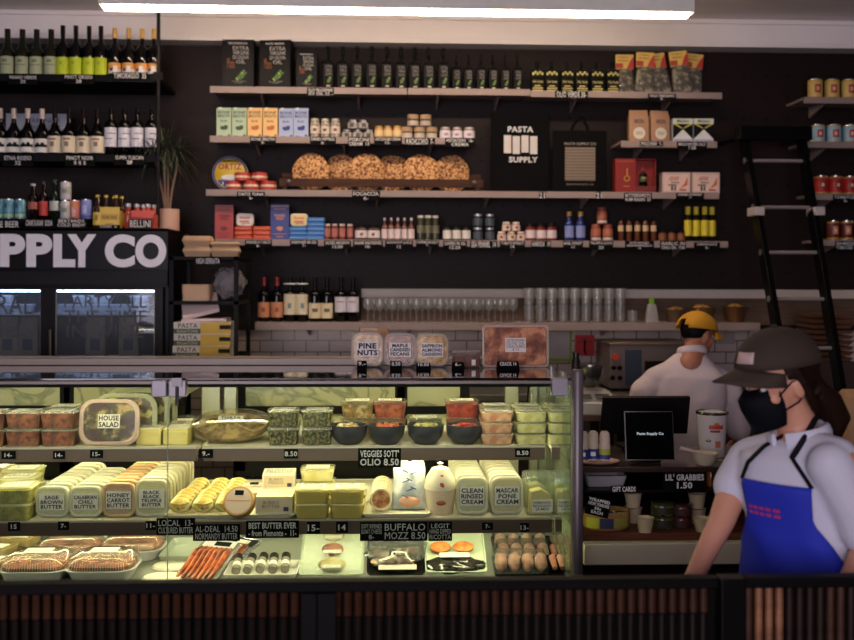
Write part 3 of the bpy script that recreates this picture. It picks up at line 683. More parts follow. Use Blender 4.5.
# totes
def tote(x0, x1, y0, y1, Y, fn, label, handle=True):
    xa, za = W(x0, y1, Y); xb, zb = W(x1, y0, Y); w = xb-xa; h = zb-za
    m = MB(); TB = mt((20, 18, 20), .85, scale=120, var=.25)
    v = []; f = []; nx, nz = 10, 14
    for side in (-1, 1):
        for j in range(nz+1):
            for i in range(nx+1):
                u = i/nx; t = j/nz; bulge = .012*sin(pi*u)*(1-t*.6)+.003*sin(9*u+4*t)
                v.append((-w/2+w*u, side*(.004+bulge), h*t))
    K = (nx+1)*(nz+1)
    for s in (0, 1):
        for j in range(nz):
            for i in range(nx):
                a = s*K+j*(nx+1)+i; q = (a, a+1, a+nx+2, a+nx+1); f.append(q if s == 0 else q[::-1])
    m.add(v, f, TB)
    for s in (-1, 1): m.tube([(s*w/2, 0, 0), (s*w/2, 0, h)], .004, TB, 6)
    m.tube([(-w/2, 0, 0), (w/2, 0, 0)], .012, TB, 6)
    o = m.build('tote_bag'); o.location = ((xa+xb)/2, Y, za); tag(o, label, 'bag')
    if handle:
        MB().tube([(-w*.16, .0, h), (-w*.13, -.004, h+.03), (-w*.02, 0, h+.085), (w*.06, 0, h+.085), (w*.14, -.004, h+.03), (w*.16, 0, h)], (.010), TB, 6).build('handle', o)
    l = MB(); fn(l, w, h); l.build('printed_front', o, smooth=False)
    return o
def tA(l, w, h):
    y = -.0215
    l.text(['PASTA'], -w*.22, w*.22, h*.755, h*.83, y, CHALK, .03)
    for i in range(4): x = -w*.285+i*w*.15; z = h*(.485 if i % 2 == 0 else .475); l.box(x, x+w*.125, y, y+.001, z+(.01*h if i == 2 else 0), z+h*.23, mt((214, 206, 200), .7))
    l.text(['SUPPLY'], -w*.20, w*.30, h*.365, h*.44, y, CHALK, .03)
tote(491, 549, 114, 191, 6.60, tA, 'black tote bag with white bars and large white lettering', handle=False)
def tB(l, w, h):
    y = -.0215; l.text(['PASTA SUPPLY CO'], -w*.30, w*.30, h*.755, h*.80, y, mt((150, 140, 130), .7), .02)
    l.box(-w*.285, w*.285, y, y+.001, h*.17, h*.72, mt((120, 104, 90), .7))
    for i in range(22): z = h*(.18+.54*i/22); l.box(-w*.285, w*.285, y-.0006, y, z, z+h*.010, mt((142, 126, 110) if i % 2 else (98, 84, 74), .7))
    l.text(['SAN FRANCISCO, CA'], -w*.28, w*.28, h*.09, h*.125, y, mt((130, 120, 110), .7), .01)
tote(553, 606, 131, 191, 6.56, tB, 'smaller black tote bag with brown pasta photo and looped handle')
# gift box with bottle, cake boxes
w, h = px(41, YO), px(34, YO); REDB = mt((140, 34, 28), .45)
t = empty('gift_box', (X(633.5, YO), YO, S3b)); tag(t, 'open dark red gift box showing a small dark bottle inside', 'box')
m = MB().box(-w/2, 0, -.05, .03, 0, h, REDB); m.box(0, w/2, .02, .03, 0, h, REDB).box(w/2-.004, w/2, -.05, .02, 0, h, REDB).box(0, w/2-.004, -.05, .02, h-.004, h, REDB).box(0, w/2-.004, -.05, .02, 0, .012, REDB).box(0, w/2-.004, -.05, .015, .012, h*.2, mt((110, 40, 34), .5))
m.build('box_body', t, smooth=False, bevel=.001)
m = MB(); m.lathe([(.018, 0), (.022, 0), (.022, .001), (.018, .001)], GOLD, n=20); a = MB()
a.xf = Matrix.Translation((-w*.22, -.052, h*.42)) @ Matrix.Rotation(pi/2, 4, 'X'); a.lathe([(.014, 0), (.020, 0), (.020, .001), (.014, .001), (.014, 0)], GOLD, n=20)
a.xf = Matrix.Identity(4); a.box(-w*.225, -w*.20, -.053, -.051, h*.5, h*.72, GOLD).box(-w*.45, -w*.05, -.0525, -.051, h*.92, h*.93, GOLD).box(-w*.3, -w*.15, -.0525, -.051, h*.18, h*.20, GOLD); a.build('gold_emblem', t, smooth=False)
o = bottle('liqueur_bottle', .052, .125, DARKB, mt((140, 40, 30), .4), [(mt((60, 90, 40), .5), .25, .5)], marks=[(.38, .48, -30, 30, GOLD)])(); o.location = (X(642.8, YO-.018), YO-.018, S3b+h*.2); tag(o, 'small dark liqueur bottle inside the red gift box', 'bottle')
def cake():
    w, h = px(28, YO), px(21, YO)
    def ex(m, y):
        pk = mt((226, 196, 184), .5); m.box(-w*.44, w*.44, y-.001, y, h*.1, h*.9, pk); o_ = mt((196, 92, 50), .5); g = mt((80, 70, 56), .5)
        for i in range(9): m.poly([(-w*.32+i*w*.045, h*.62), (-w*.27+i*w*.045, h*.62), (-w*.20+i*w*.04, h*.80), (-w*.24+i*w*.04, h*.80)], y-.0016, y, o_ if i % 2 else pk)
        m.text(['Panforte'], -w*.2, w*.1, h*.46, h*.58, y-.003, g, .02); m.box(-w*.3, 0, y-.0015, y, h*.36, h*.42, g)
        m.box(-w*.2, -w*.12, y-.0015, y, h*.12, h*.34, g); m.box(-w*.08, -w*.02, y-.0015, y, h*.12, h*.34, g)
        m.poly([(w*.12, h*.2), (w*.4, h*.4), (w*.4, h*.8), (w*.3, h*.5)], y-.0016, y, mt((206, 110, 60), .5)); m.box(w*.1, w*.36, y-.0015, y, h*.12, h*.2, mt((170, 60, 50), .5))
    return carton('cake_box', w, .09, h, mt((206, 178, 168), .5), extra=ex)()
row('ck', cake, (674.5, 703.5), YO, S3b, 'pale pink cake boxes with orange pattern', 'box', 'pale pink cake boxes', jit=.02)

# ------------------------------------------------------------------ jar shelf
def tallbox(c, key, x, label, tcol, w=17.5, h=34.5):
    w, h = px(w, YO), px(h, YO); T = mt(tcol, .5)
    def ex(m, y):
        m.text(['FISHWIFE'], -w*.34, w*.34, h*.84, h*.89, y-.0018, T, .02); m.text(['TINNED', 'FISH'], -w*.3, w*.3, h*.56, h*.72, y-.0018, T, .03)
        m.blob((0, y-.001, h*.32), (w*.2, .001, h*.06), T, 12, 4, jit=.7, seed=len(key)); m.box(-w*.35, w*.35, y-.001, y, h*.16, h*.175, T); m.box(-w*.2, w*.2, y-.001, y, h*.08, h*.10, T)
        m.box(-w/2, w/2, y-.0008, y, h*.94, h*.955, T)
    put(key, carton('tall_tin_box', w, .05, h, mt(c, .45), extra=ex), (X(x, YO), YO, S4), label, 'box')
tallbox((170, 50, 34), 'rb', 224.5, 'tall red box at the left end of the jar shelf', (110, 20, 20), 18, 34)
tallbox((40, 54, 130), 'blb', 280, 'tall dark blue box with orange lettering on the jar shelf', (206, 140, 110), 18, 35)
def tinbox(c, top):
    w, d, h = px(17.8, YO), .07, px(4.4, YO)
    def f():
        m = MB().rr([(w/2-.002, d/2-.002, .012, 0), (w/2, d/2, .012, .002), (w/2, d/2, .012, h-.003), (w/2-.002, d/2-.002, .012, h-.0008)], mt(c, .4), k=4)
        m.rr([(w/2+.0006, d/2+.0006, .012, h*.35), (w/2+.0006, d/2+.0006, .012, h*.5)], mt(top, .4), k=4, cap0=False, cap1=False)
        return m.build('fish_tin', angle=50)
    return f
for key, c, top, col, spots in (('rt', (190, 66, 38), (226, 130, 90), 'red', [(243.5, 0), (243.5, 1), (243.5, 2), (262, 0), (262, 1), (262, 2)]), ('bt', (44, 110, 186), (120, 170, 214), 'blue', [(298, 0), (298, 1), (298, 2), (315.5, 0), (315.5, 1), (315.5, 2), (316, 3), (316, 4)])):
    for x, l in spots:
        side = 'left' if x in (243.5, 298) else 'right'
        put(key, tinbox(c, top), (X(x, YO), YO, S4+l*px(4.45, YO)), ('bottom', 'second', 'third', 'fourth', 'fifth')[l]+' tin up in the %s stack of flat %s tins' % (side, col), 'tin', 'flat %s fish tins' % col, rot=(0, 0, R.uniform(-.06, .06)))
def ovaltin(c, c2):
    w, h = px(17.5, YO), px(12.5, YO)
    def f():
        m = MB(); m.xf = Matrix.Translation((0, 0, h/2)) @ Matrix.Rotation(pi/2, 4, 'X')
        m.rr([(w/2-.002, h/2-.002, .022, -.012), (w/2, h/2, .022, -.010), (w/2, h/2, .022, .010), (w/2-.002, h/2-.002, .022, .012)], mt((206, 200, 190), .35, .3), k=5)
        m.rr([(w/2-.006, h/2-.005, .020, .0125), (w/2-.006, h/2-.005, .020, .0130)], mt(c, .4), k=5)
        m.xf = Matrix.Identity(4); m.text(['Scout'], -w*.3, w*.3, h*.55, h*.78, -.0145, mt(c2, .4), .03); m.box(-w*.3, w*.25, -.0138, -.013, h*.3, h*.42, mt(c2, .4)); m.box(-w*.2, w*.3, -.0138, -.013, h*.18, h*.24, mt((60, 60, 60), .4))
        return m.build('oval_tin', angle=50)
    return f
put('ot1', ovaltin((226, 216, 200), (196, 70, 50)), (X(245, YO-.01), YO-.01, S4+3*px(4.45, YO)+.001), 'cream oval tin standing on the left stack of red tins', 'tin')
put('ot2', ovaltin((226, 206, 120), (200, 70, 60)), (X(299, YO-.01), YO-.01, S4+3*px(4.45, YO)+.001), 'pale yellow oval tin standing on the left stack of blue tins', 'tin')
J4 = S4
row('an', jar('slim_jar', px(6.6, YO), px(16, YO), mt((110, 50, 44), .3), mt((206, 190, 180), .4), .12, lab=mt((176, 110, 100), .6), labz=(.2, .72)), (327.3, 334.5, 342, 349.8), YO, J4, 'slim pinkish anchovy jars on the jar shelf', 'jar', 'slim anchovy jars')
row('wa', jar('wide_jar', px(12.3, YO), px(14.5, YO), mt((84, 60, 50), .3), mt((40, 34, 34), .35), .16, lab=mt((224, 216, 214), .6), labz=(.16, .66), marks=[(.28, .5, -14, 14, mt((150, 80, 60), .6))]), (361, 373.7), YO, J4, 'wide white label anchovy jars on the jar shelf', 'jar', 'wide anchovy jars')
row('aju', bottle('sauce_bottle', px(6.2, YO), px(22.5, YO), mt((120, 76, 66), .2, coat=.4), mt((216, 210, 204), .5), mt((222, 206, 204), .6), (.08, .50), neck=.30, shoulder=.44, capz=.12), (384.3, 391, 397.6, 404.3, 411), YO, J4, 'small white top sauce bottles on the jar shelf', 'bottle', 'small sauce bottles')
row('cs', jar('tall_jar', px(7.2, YO), px(25, YO), mt((62, 62, 44), .25, coat=.3), mt((206, 200, 190), .4), .10, lab=mt((106, 104, 84), .6), labz=(.3, .6)), (420.3, 427.7, 435.2), YO, J4, 'tall olive brown jars on the jar shelf', 'jar', 'tall olive brown jars')
row('ci', jar('small_jar', px(8.4, YO), px(15.5, YO), mt((54, 60, 34), .25), LIDK, .18, lab=mt((224, 218, 212), .6), labz=(.12, .66)), (447, 456.5, 466), YO, J4, 'white label caper jars with black lids', 'jar', 'white label caper jars')
pyramid('sf', jar('black_jar', px(9.6, YO), px(13.2, YO), mt((34, 40, 46), .2, coat=.4), mt((206, 206, 204), .3, .6), .16, lab=mt((64, 74, 84), .5), labz=(.1, .7)), (477.5, 489.5), (477.5, 489.5), YO, J4, 13.3, 'of the four stacked black jars with silver lids', 'jar', 'stacked black jars')
pyramid('te', jar('small_jar', px(8.6, YO), px(9.3, YO), mt((150, 60, 44), .3), mt((226, 214, 190), .4), .22, lab=mt((226, 206, 190), .6), labz=(.08, .7), marks=[(.25, .55, -18, 18, mt((150, 60, 40), .6))]), (501.5, 511, 520.5), (506, 515.6), YO, J4, 9.5, 'in the pyramid of cream tomato jars', 'jar', 'cream tomato jars')
row('ha', jar('small_jar', px(10, YO), px(17.5, YO), mt((120, 44, 34), .25), mt((40, 30, 30), .4), .2, lab=mt((222, 206, 204), .6), labz=(.16, .62)), (530.2, 540.8, 551.2), YO, J4, 'pale label harissa jars with dark lids', 'jar', 'pale label harissa jars')
row('bh', bottle('blue_bottle', px(9.6, YO), px(29.5, YO), mt((26, 44, 110), .15, coat=.5), GOLD, mt((130, 140, 190), .6), (.12, .52), neck=.34, shoulder=.42, capz=.14, capr=.26), (569, 580), YO, J4, 'cobalt blue bottles with gold caps', 'bottle', 'cobalt blue bottles')
pyramid('tj', jar('copper_jar', px(10.4, YO), px(17, YO), mt((120, 56, 40), .3), mt((140, 70, 50), .4), .2, lab=mt((176, 100, 74), .6), labz=(.3, .75), marks=[(.06, .22, -70, 70, mt((206, 190, 176), .6))]), (595.5, 607.3), (601.5,), YO, J4, 17.2, 'in the pyramid of copper truffle jars', 'jar', 'copper truffle jars')
row('hh', bottle('honey_bottle', px(5.8, YO), px(24.5, YO), mt((92, 50, 26), .25), mt((30, 26, 26), .5), mt((206, 176, 130), .6), (.42, .66), neck=.20, shoulder=.28, capz=.2, capr=.24), (620.5, 628.8, 637, 645, 653.2), YO, J4, 'slim dark honey bottles with tan labels', 'bottle', 'slim honey bottles')
row('gc', jar('copper_jar', px(8.2, YO), px(11, YO), mt((110, 56, 34), .3), mt((30, 24, 22), .4), .2, lab=mt((130, 80, 50), .6), labz=(.15, .65)), (662.3, 671.5, 680.6), YO, J4, 'short brown chili oil jars with black lids', 'jar', 'short chili oil jars')
def lemon():
    w, h = px(7.6, YO), px(36, YO); YL = mt((214, 196, 40), .5)
    o = MB().lathe([(0, 0), (w*.46, 0), (w/2, .003), (w/2, h*.62), (w*.40, h*.70), (w*.30, h*.76), (0, h*.76)], mt((40, 34, 26), .3), n=14).build('juice_bottle')
    MB().arc(w/2+.001, h*.16, h*.60, -180, 0, YL, 12).build('bottle_label', o)
    MB().lathe([(w*.36, h*.76), (w*.36, h*.98), (0, h)], YL, n=14).build('cap', o); return o
row('lj', lemon, (687.5, 696, 704.2, 712), YO, J4, 'small bottles with bright yellow labels and caps', 'bottle', 'yellow label juice bottles')

# ------------------------------------------------------------------ wine and glasses on the lowest shelf
for key, xs, cap, lab, lz, mk_, d in (('w1', (264, 277), (120, 30, 34), (206, 140, 100), (.10, .44), [(.22, .32, -16, 16, mt((160, 80, 60), .7))], 'peach label wine bottles on the lowest shelf'),
   ('w2', (290, 302), (28, 26, 28), (222, 210, 180), (.16, .62), [(.30, .42, -16, 16, mt((120, 140, 140), .7)), (.84, .87, -80, 80, PAPER)], 'tall cream label wine bottles on the lowest shelf'),
   ('w3', (315, 327), (24, 22, 24), (226, 210, 172), (.08, .42), [(.22, .30, -26, 26, mt((110, 96, 80), .7))], 'wide straw label wine bottles on the lowest shelf'),
   ('w4', (341, 353), (24, 22, 24), (214, 208, 214), (.22, .56), [(.44, .46, -36, 36, mt((110, 100, 110), .7))], 'pale grey label wine bottles on the lowest shelf')):
    row(key, bottle('wine_bottle', .079, px(44, YO), WINEG, mt(cap, .35), mt(lab, .6), lz, marks=mk_, neck=.30, shoulder=.42, capz=.2), xs, YO, S5, d, 'wine bottle', d.split(' on ')[0])
def wineglass():
    r = .034; h = .155
    o = MB().lathe([(0, .002), (r*.9, .002), (r*.9, .0035), (.006, .008), (.004, .02), (.004, h*.42), (.012, h*.46), (r*.9, h*.62), (r, h*.74), (r*.86, h), (r*.83, h), (r*.95, h*.74), (r*.85, h*.63), (.008, h*.49), (0, h*.48)], DRINKG, n=16).build('wine_glass', angle=60)
    return o
n = 0; xs = [368+i*12.1 for i in range(13)]
for i, x in enumerate(xs):
    put('wg', wineglass, (X(x, 6.50), 6.50, S5), ordl(i, 13)+'wine glasses in the front row on the lowest shelf', 'glass', 'wine glasses front row')
for i, x in enumerate([374+i*12.1 for i in range(12)]):
    put('wg', wineglass, (X(x, 6.58), 6.585, S5), ordl(i, 12)+'wine glasses in the back row on the lowest shelf', 'glass', 'wine glasses back row')
def tumbler():
    r = px(5.6, 6.5); h = px(17, 6.5)
    return MB().lathe([(0, .0), (r*.86, .0), (r, h), (r*.95, h), (r*.82, .008), (0, .008)], DRINKG, n=16).lathe([(r*1.0, h*.97), (r*1.03, h), (r*1.0, h*1.01)], DRINKG, n=16).build('glass_tumbler', angle=60)
for l in range(2):
    for i in range(9):
        x = 529+i*11.4
        put('tu', tumbler, (X(x, 6.5), 6.5, S5+l*px(17.3, 6.5)), ordl(i, 9)+('lower', 'upper')[l]+' glass tumblers in the stacked block', 'glass', 'stacked tumblers '+('lower', 'upper')[l]+' row')
put('tu', tumbler, (X(632.5, 6.5), 6.5, S5), 'single short glass tumbler right of the stacked block', 'glass', scale=(1, 1, .7))
m = MB(); m.rr([(px(7, YO), .03, .004, 0), (px(4.5, YO), .018, .004, px(19, YO))], mt((150, 146, 140), .4), k=2).build('x') if False else None
o = MB().rr([(px(6.8, YO), .03, .004, 0), (px(4.2, YO), .016, .004, px(18, YO))], mt((156, 152, 148), .45), k=2).build('cheese_grater'); o.location = (X(651.5, YO), YO, S5); tag(o, 'small tapered grey box grater with green grip on the lowest shelf', 'grater')
MB().rr([(px(2.4, YO), .010, .004, px(18, YO)), (px(2.6, YO), .012, .004, px(24, YO))], mt((120, 170, 30), .5), k=2).build('grip', o)
# pans and bowls further along
def pan(w, h, c):
    def f():
        return MB().lathe([(0, 0), (w*.38, 0), (w/2, h), (w/2+.004, h), (w/2+.003, h-.003), (w*.375, .004), (0, .004)], mt(c, .35, .6), n=24).build('steel_pan')
    return f
for i, (x, w_, h_, c) in enumerate(((676, 24, 13, (120, 96, 76)), (702, 26, 15, (130, 104, 70)), (735, 22, 16, (120, 84, 50)))):
    t = put('pan%d' % i, pan(px(w_, YO), px(h_, YO), c), (X(x, YO), YO, S5), ('low steel pan right of the green grip grater', 'brown steel pan between two other pans on the lowest shelf', 'deep copper pan beside the ladder on the lowest shelf')[i], 'pan')
    o = MB().blob((0, 0, 0), (px(w_, YO)*.38, px(w_, YO)*.38, px(h_, YO)*.35), food((90, 60, 30), (190, 140, 70), 50), 14, 6, jit=.3, seed=i).build('food_heap'); o.location = (X(x, YO), YO, S5+px(h_, YO)*.85); tag(o, ('brown food heaped in the low steel pan', 'brown food heaped in the middle brown pan', 'food heaped in the deep copper pan')[i], 'food')
    MB().tube([(0, 0, px(h_, YO)*.95), (px(w_, YO)*.7, -.02, px(h_, YO)*1.0)], .004, DSTEEL, 6).build('pan_handle', t)

# ------------------------------------------------------------------ cans right of the ladder
for key, c, xs, z, d, hh, mk_ in (('c1', (216, 184, 104), (814, 831, 847.5), R1, 'yellow', 20.5, (176, 60, 40)), ('c2', (150, 184, 196), (817.5, 833, 849), R2, 'light blue', 19, (170, 50, 50)), ('c3', (186, 44, 40), (820, 834.5, 849.5), R3, 'bright red', 19, (120, 24, 24)), ('c4', (96, 34, 28), (832.5, 846, 859), R4, 'dark red', 19.5, (200, 130, 90))):
    Yc = 6.56
    row(key, can('food_can', px(14.5 if key != 'c4' else 12.5, Yc), px(hh, Yc), mt(c, .4), bands=[(.06, .12, GOLD), (.88, .93, GOLD)], marks=[(.3, .72, -28, 22, mt(mk_, .5)), (.42, .60, -14, 8, mt((226, 190, 150), .5))]), xs, Yc, z, d+' food cans right of the ladder', 'can', d+' food cans', jit=.1)
# ------------------------------------------------------------------ drinks fridge with the shop's name
YR = 6.0
FB = mt((20, 20, 24), .35); xL = -3.15; xR = X(168, YR, 260)
zt = Z(100, 228, YR); zb = Z(100, 270, YR)
fr = empty('drinks_fridge', ((xL+xR)/2, YR, 0)); tag(fr, 'black glass door drinks fridge with large white shop lettering', 'fridge')
wf = (xR-xL)/2; cx = (xL+xR)/2; FD = .66
m = MB().box(-wf, wf, .03, FD, .05, .12, FB).box(-wf, -wf+.04, .03, FD, .12, zt-.02, FB).box(wf-.05, wf, .03, FD, .12, zt-.02, FB).box(-wf, wf, FD-.02, FD, .12, zt-.02, FB).box(-wf, wf, 0, FD, zt-.02, zt, FB)
m.build('cabinet', fr, bevel=.003)
MB().box(-wf, wf, 0, .03, zb, zt-.002, mt((16, 16, 20), .3)).build('sign_board', fr, bevel=.002)
L = MB()
for ch, a, b in (('S', -60, -32), ('U', -28, -3), ('P', 0, 25.5), ('P', 26.5, 52.5), ('L', 53.5, 75.5), ('Y', 67.5, 96.5), ('C', 105, 135), ('O', 135.5, 166.5)):
    x0 = X(a, YR, 250)-cx; x1 = X(b, YR, 250)-cx
    pv, pf, tw, th = textdata(ch, .05, 6); z0 = Z(100, 267.3, YR); z1 = Z(100, 234.3, YR)
    L.add([(x0+p*(x1-x0), -.004, z0+q*(z1-z0)) for p, q in pv], pf, mt((236, 234, 244), .5))
L.build('shop_lettering', fr, smooth=False)
zg1 = Z(100, 287, YR); zg0 = .50; HD = MB().box(-wf, wf, 0, .03, zg1+.0, zb, FB).box(-wf, wf, -.008, .0, zg1+.012, zb-.012, mt((34, 34, 40), .4)); HD.build('header', fr, bevel=.002)
MB().box(-wf, wf, 0, .03, .12, zg0, FB).build('lower_grille', fr, bevel=.002)
GL = clear((225, 232, 240), milky=.04, rough=.03, ior=1.3)
def door(a, b, label):
    x0 = X(a, YR, 320)-cx; x1 = X(b, YR, 320)-cx
    d = MB(); g = .028
    d.box(x0-.04, x0, -.012, .03, zg0, zg1, FB).box(x1, x1+.05, -.012, .03, zg0, zg1, FB).box(x0, x1, -.012, .03, zg1-.012, zg1, FB).box(x0, x1, -.012, .03, zg0, zg0+.05, FB)
    o = d.build('door', fr, bevel=.002); o['label'] = label
    MB().box(x0, x1, .006, .012, zg0+.05, zg1-.012, GL).build('glass_pane', o)
    MB().box(x1-.006, x1, .002, .006, zg0+.05, zg1-.012, DSTEEL).box(x0, x0+.006, .002, .006, zg0+.05, zg1-.012, DSTEEL).build('gasket', o)
    MB().tube([(x0-.02, -.03, 1.0), (x0-.02, -.035, 1.35)], .008, DSTEEL).build('handle', o)
    w_ = MB(); ss = ['PARTY ALL', 'THE TIME', 'IN WINE'] if a > 30 else ['NATURAL', 'WINES']
    w_.text(ss, x0+.05, x1-.05, zg1-.30, zg1-.05, .004, mt((64, 68, 76), .6)); w_.build('painted_writing', o, smooth=False)
door(55.5, 155, 'right glass door'); door(-70, 41, 'left glass door')
zsh = Z(100, 313, YR+.1)
MB().box(-wf+.05, wf-.06, .06, FD-.03, zsh-.012, zsh, mt((190, 196, 204), .4)).build('wire_shelf', fr)
MB().box(-wf+.05, wf-.06, .06, FD-.03, zsh-.30, zsh-.29, mt((190, 196, 204), .4)).build('wire_shelf', fr)
MB().box(-wf+.06, wf-.06, .05, .06, zg1-.03, zg1-.02, emis((200, 220, 255), 16)).build('fridge_lamp', fr)
MB().box(-wf+.04, wf-.05, FD-.03, FD-.021, .12, zg1, mt((80, 84, 92), .6)).build('liner', fr)
KR = mt((160, 140, 116), .75, bump=.3, scale=20)
def kbag():
    o = MB().rr([(.058, .035, .006, 0), (.062, .04, .008, .01), (.058, .036, .008, .20), (.054, .006, .004, .26)], KR, k=2).build('paper_pouch')
    MB().box(-.03, .03, -.0415, -.0405, .06, .13, mt((60, 66, 84), .6)).build('pouch_label', o, smooth=False); return o
zl = zsh-.289
for i, (x, y_) in enumerate(((97, 0), (130, 0), (10, 0), (30, 0))):
    put('kb', kbag, (X(x, 6.2), 6.2, zl), ('kraft pouch at left behind the right fridge door', 'kraft pouch at right behind the right fridge door', 'kraft pouch at far left behind the left fridge door', 'kraft pouch at right behind the left fridge door')[i], 'bag', 'kraft pouches in the fridge')
def ptub():
    o = MB().rr([(.05, .04, .012, 0), (.058, .048, .014, .045)], clear((210, 214, 220), milky=.5), k=3).build('plastic_tub')
    MB().rr([(.06, .05, .014, .045), (.06, .05, .014, .052)], mt((170, 176, 190), .4), k=3).build('lid', o); return o
for i, x in enumerate((66, 84, 103, 122, 141, 5, 24)):
    for l in range(2 if i % 3 else 1):
        if i < 5: where = ordl(i, 5)+'upper shelf tubs behind the right fridge door'
        else: where = ordl(i-5, 2)+'upper shelf tubs behind the left fridge door'
        put('pt', ptub, (X(x, 6.15), 6.15, zsh+l*.053), where.replace('upper shelf tubs', ('bottom', 'top')[l]+' layer tubs'), 'tub', 'plastic tubs in the fridge')

# drinks on top of the fridge
YT = 6.10; ZT = zt
CW = px(10.6, YT)
ZTd = Z(50, 219.5, 6.2)
xr1 = X(91, 6.2); o = MB().box(-3.1, xr1, 6.13, 6.3, ZT+.001, ZTd-.001, RACKM).build('black_riser'); tag(o, 'black riser board lifting cans and cola bottles on the fridge', 'riser')
row('bc', can('drink_can', CW, px(20, YT), mt((110, 168, 184), .35), bands=[(.3, .34, mt((70, 120, 150), .4))], marks=[(.55, .8, -40, -10, mt((60, 90, 120), .4)), (.1, .25, -60, 60, mt((170, 200, 150), .4))]), (-1, 9.6, 21), 6.2, ZTd, 'pale blue beer cans on top of the fridge', 'can', 'pale blue beer cans')
COLA = mt((36, 14, 16), .1, coat=.6)
Yd = 6.2
for key, x, w_, h_, g_, cap, lb, lz, lab in (('d1', 33, 10, 35, COLA, (200, 196, 196), (170, 90, 80), (.28, .48), 'clear neck cola bottle with pink label on the fridge'),
    ('d2', 43.5, 8.6, 37, COLA, (60, 50, 60), (196, 70, 64), (.10, .48), 'dark cola bottle with red label on the fridge'),
    ('d3', 54.5, 9.6, 39, mt((22, 44, 28), .1, coat=.6), (40, 60, 44), (190, 196, 186), (.22, .46), 'green bottle with pale label between cola and stacked cans')):
    put(key, bottle('soda_bottle', px(w_, Yd), px(h_, Yd), g_, mt(cap, .35), mt(lb, .6), lz, neck=.28, shoulder=.40, capz=.06, capr=.22), (X(x, Yd), Yd, ZTd), lab, 'bottle')
wc = can('drink_can', CW, px(18.6, Yd), mt((206, 204, 206), .35), bands=[(.30, .72, mt((190, 186, 184), .4))], marks=[(.38, .6, -26, 26, mt((120, 140, 120), .5))])
put('wcn', wc, (X(65.6, Yd), Yd, ZTd), 'lower of two stacked white cans on the fridge', 'can', 'stacked white cans')
put('wcn', wc, (X(65.6, Yd), Yd, ZTd+px(18.8, Yd)), 'upper of two stacked white cans on the fridge', 'can', 'stacked white cans')
put('pkc', can('drink_can', CW, px(19, Yd), mt((214, 130, 120), .35), bands=[(.66, .9, mt((214, 140, 80), .4))], marks=[(.15, .6, -14, -4, PAPER), (.15, .5, 6, 14, PAPER)]), (X(75, Yd), Yd, ZTd), 'pink and orange can beside the stacked white cans', 'can')
put('blc', can('drink_can', CW, px(20, Yd), mt((128, 138, 206), .35), bands=[(.1, .2, mt((90, 96, 170), .4))], marks=[(.3, .7, -30, 20, mt((170, 180, 226), .4))]), (X(86, Yd), Yd, ZTd), 'periwinkle blue can left of the yellow label bottles', 'can')
tb = bottle('tonic_bottle', px(9, YT), px(33, YT), mt((52, 26, 14), .12, coat=.5), mt((206, 180, 70), .4), mt((214, 184, 80), .5), (.10, .48), neck=.30, shoulder=.42, capz=.07, capr=.24, marks=[(.24, .4, -18, 18, mt((150, 110, 50), .5))])
Y2 = 6.08
put('tb', tb, (X(97.5, Y2), Y2, ZT), 'single brown tonic bottle with yellow label left of the yellow carton', 'bottle')
def sixpack(c, c2, key):
    w, h, d = px(20, YT), px(21, YT), .12
    def f():
        m = MB(); B = mt(c, .5)
        m.box(-w/2, w/2, -d/2, -d/2+.002, 0, h, B).box(-w/2, w/2, d/2-.002, d/2, 0, h, B).box(-w/2, -w/2+.002, -d/2, d/2, 0, h*.85, B).box(w/2-.002, w/2, -d/2, d/2, 0, h*.85, B).box(-w/2, w/2, -d/2, d/2, 0, .002, B)
        m.box(-w*.4, w*.4, -d/2-.001, -d/2, h*.40, h*.68, mt(c2, .5)).box(-w*.2, w*.2, -d/2-.001, -d/2, h*.12, h*.26, mt(c2, .5))
        if key == 'y': m.text(["FEVER-TREE"], -w*.36, w*.36, h*.46, h*.58, -d/2-.0022, mt((120, 90, 40), .6), .02)
        return m.build('bottle_carrier', smooth=False)
    return f
YC = 6.12
put('6y', sixpack((222, 190, 80), (196, 160, 66), 'y'), (X(112, YC), YC, ZT), 'yellow carton carrier of brown tonic bottles on the fridge', 'carton')
for i, (x, dy) in enumerate(((107.5, -.035), (112.5, .035), (117.2, -.035), (120, .035))):
    put('tb', None, (X(x, YC), YC+dy, ZT+.003), ordl(i, 4)+'gold cap tonic bottles standing in the yellow carrier', 'bottle', 'tonic bottles in the yellow carrier', scale=(.88, .88, .98))
def redcar():
    w, h, d = px(22, YT), px(18, YT), .12; m = MB(); B = mt((214, 84, 66), .5)
    m.box(-w/2, w/2, -d/2, -d/2+.002, 0, h, B).box(-w/2, w/2, d/2-.002, d/2, 0, h, B).box(-w/2, -w/2+.002, -d/2, d/2, 0, h*.8, B).box(w/2-.002, w/2, -d/2, d/2, 0, h*.8, B).box(-w/2, w/2, -d/2, d/2, 0, .002, B)
    m.poly([(-w*.5, h*.5), (w*.5, h*.5), (w*.5, h*.58), (-w*.5, h*.66)], -d/2-.001, -d/2, mt((150, 40, 40), .5)); return m.build('bottle_carrier', smooth=False)
put('6r', redcar, (X(144.5, YC), YC, ZT), 'coral red carton carrier of small bellini bottles on the fridge', 'carton')
bl = bottle('bellini_bottle', px(7.4, YT), px(24, YT), mt((170, 66, 50), .2, coat=.4), mt((190, 190, 196), .35, .5), None, neck=.30, shoulder=.42, capz=.12, capr=.34)
put('bl', bl, (X(128.5, YC), YC-.01, ZT), 'red bellini bottle standing left of its coral carton', 'bottle', scale=(1.1, 1.1, 1.04))
for i, (x, dy) in enumerate(((138, -.03), (141.5, .03), (149, -.03), (152, .03))):
    put('bl', None, (X(x, YC), YC+dy, ZT+.003), ordl(i, 4)+'silver cap bellini bottles standing in the coral carrier', 'bottle', 'bellini bottles in the coral carrier')
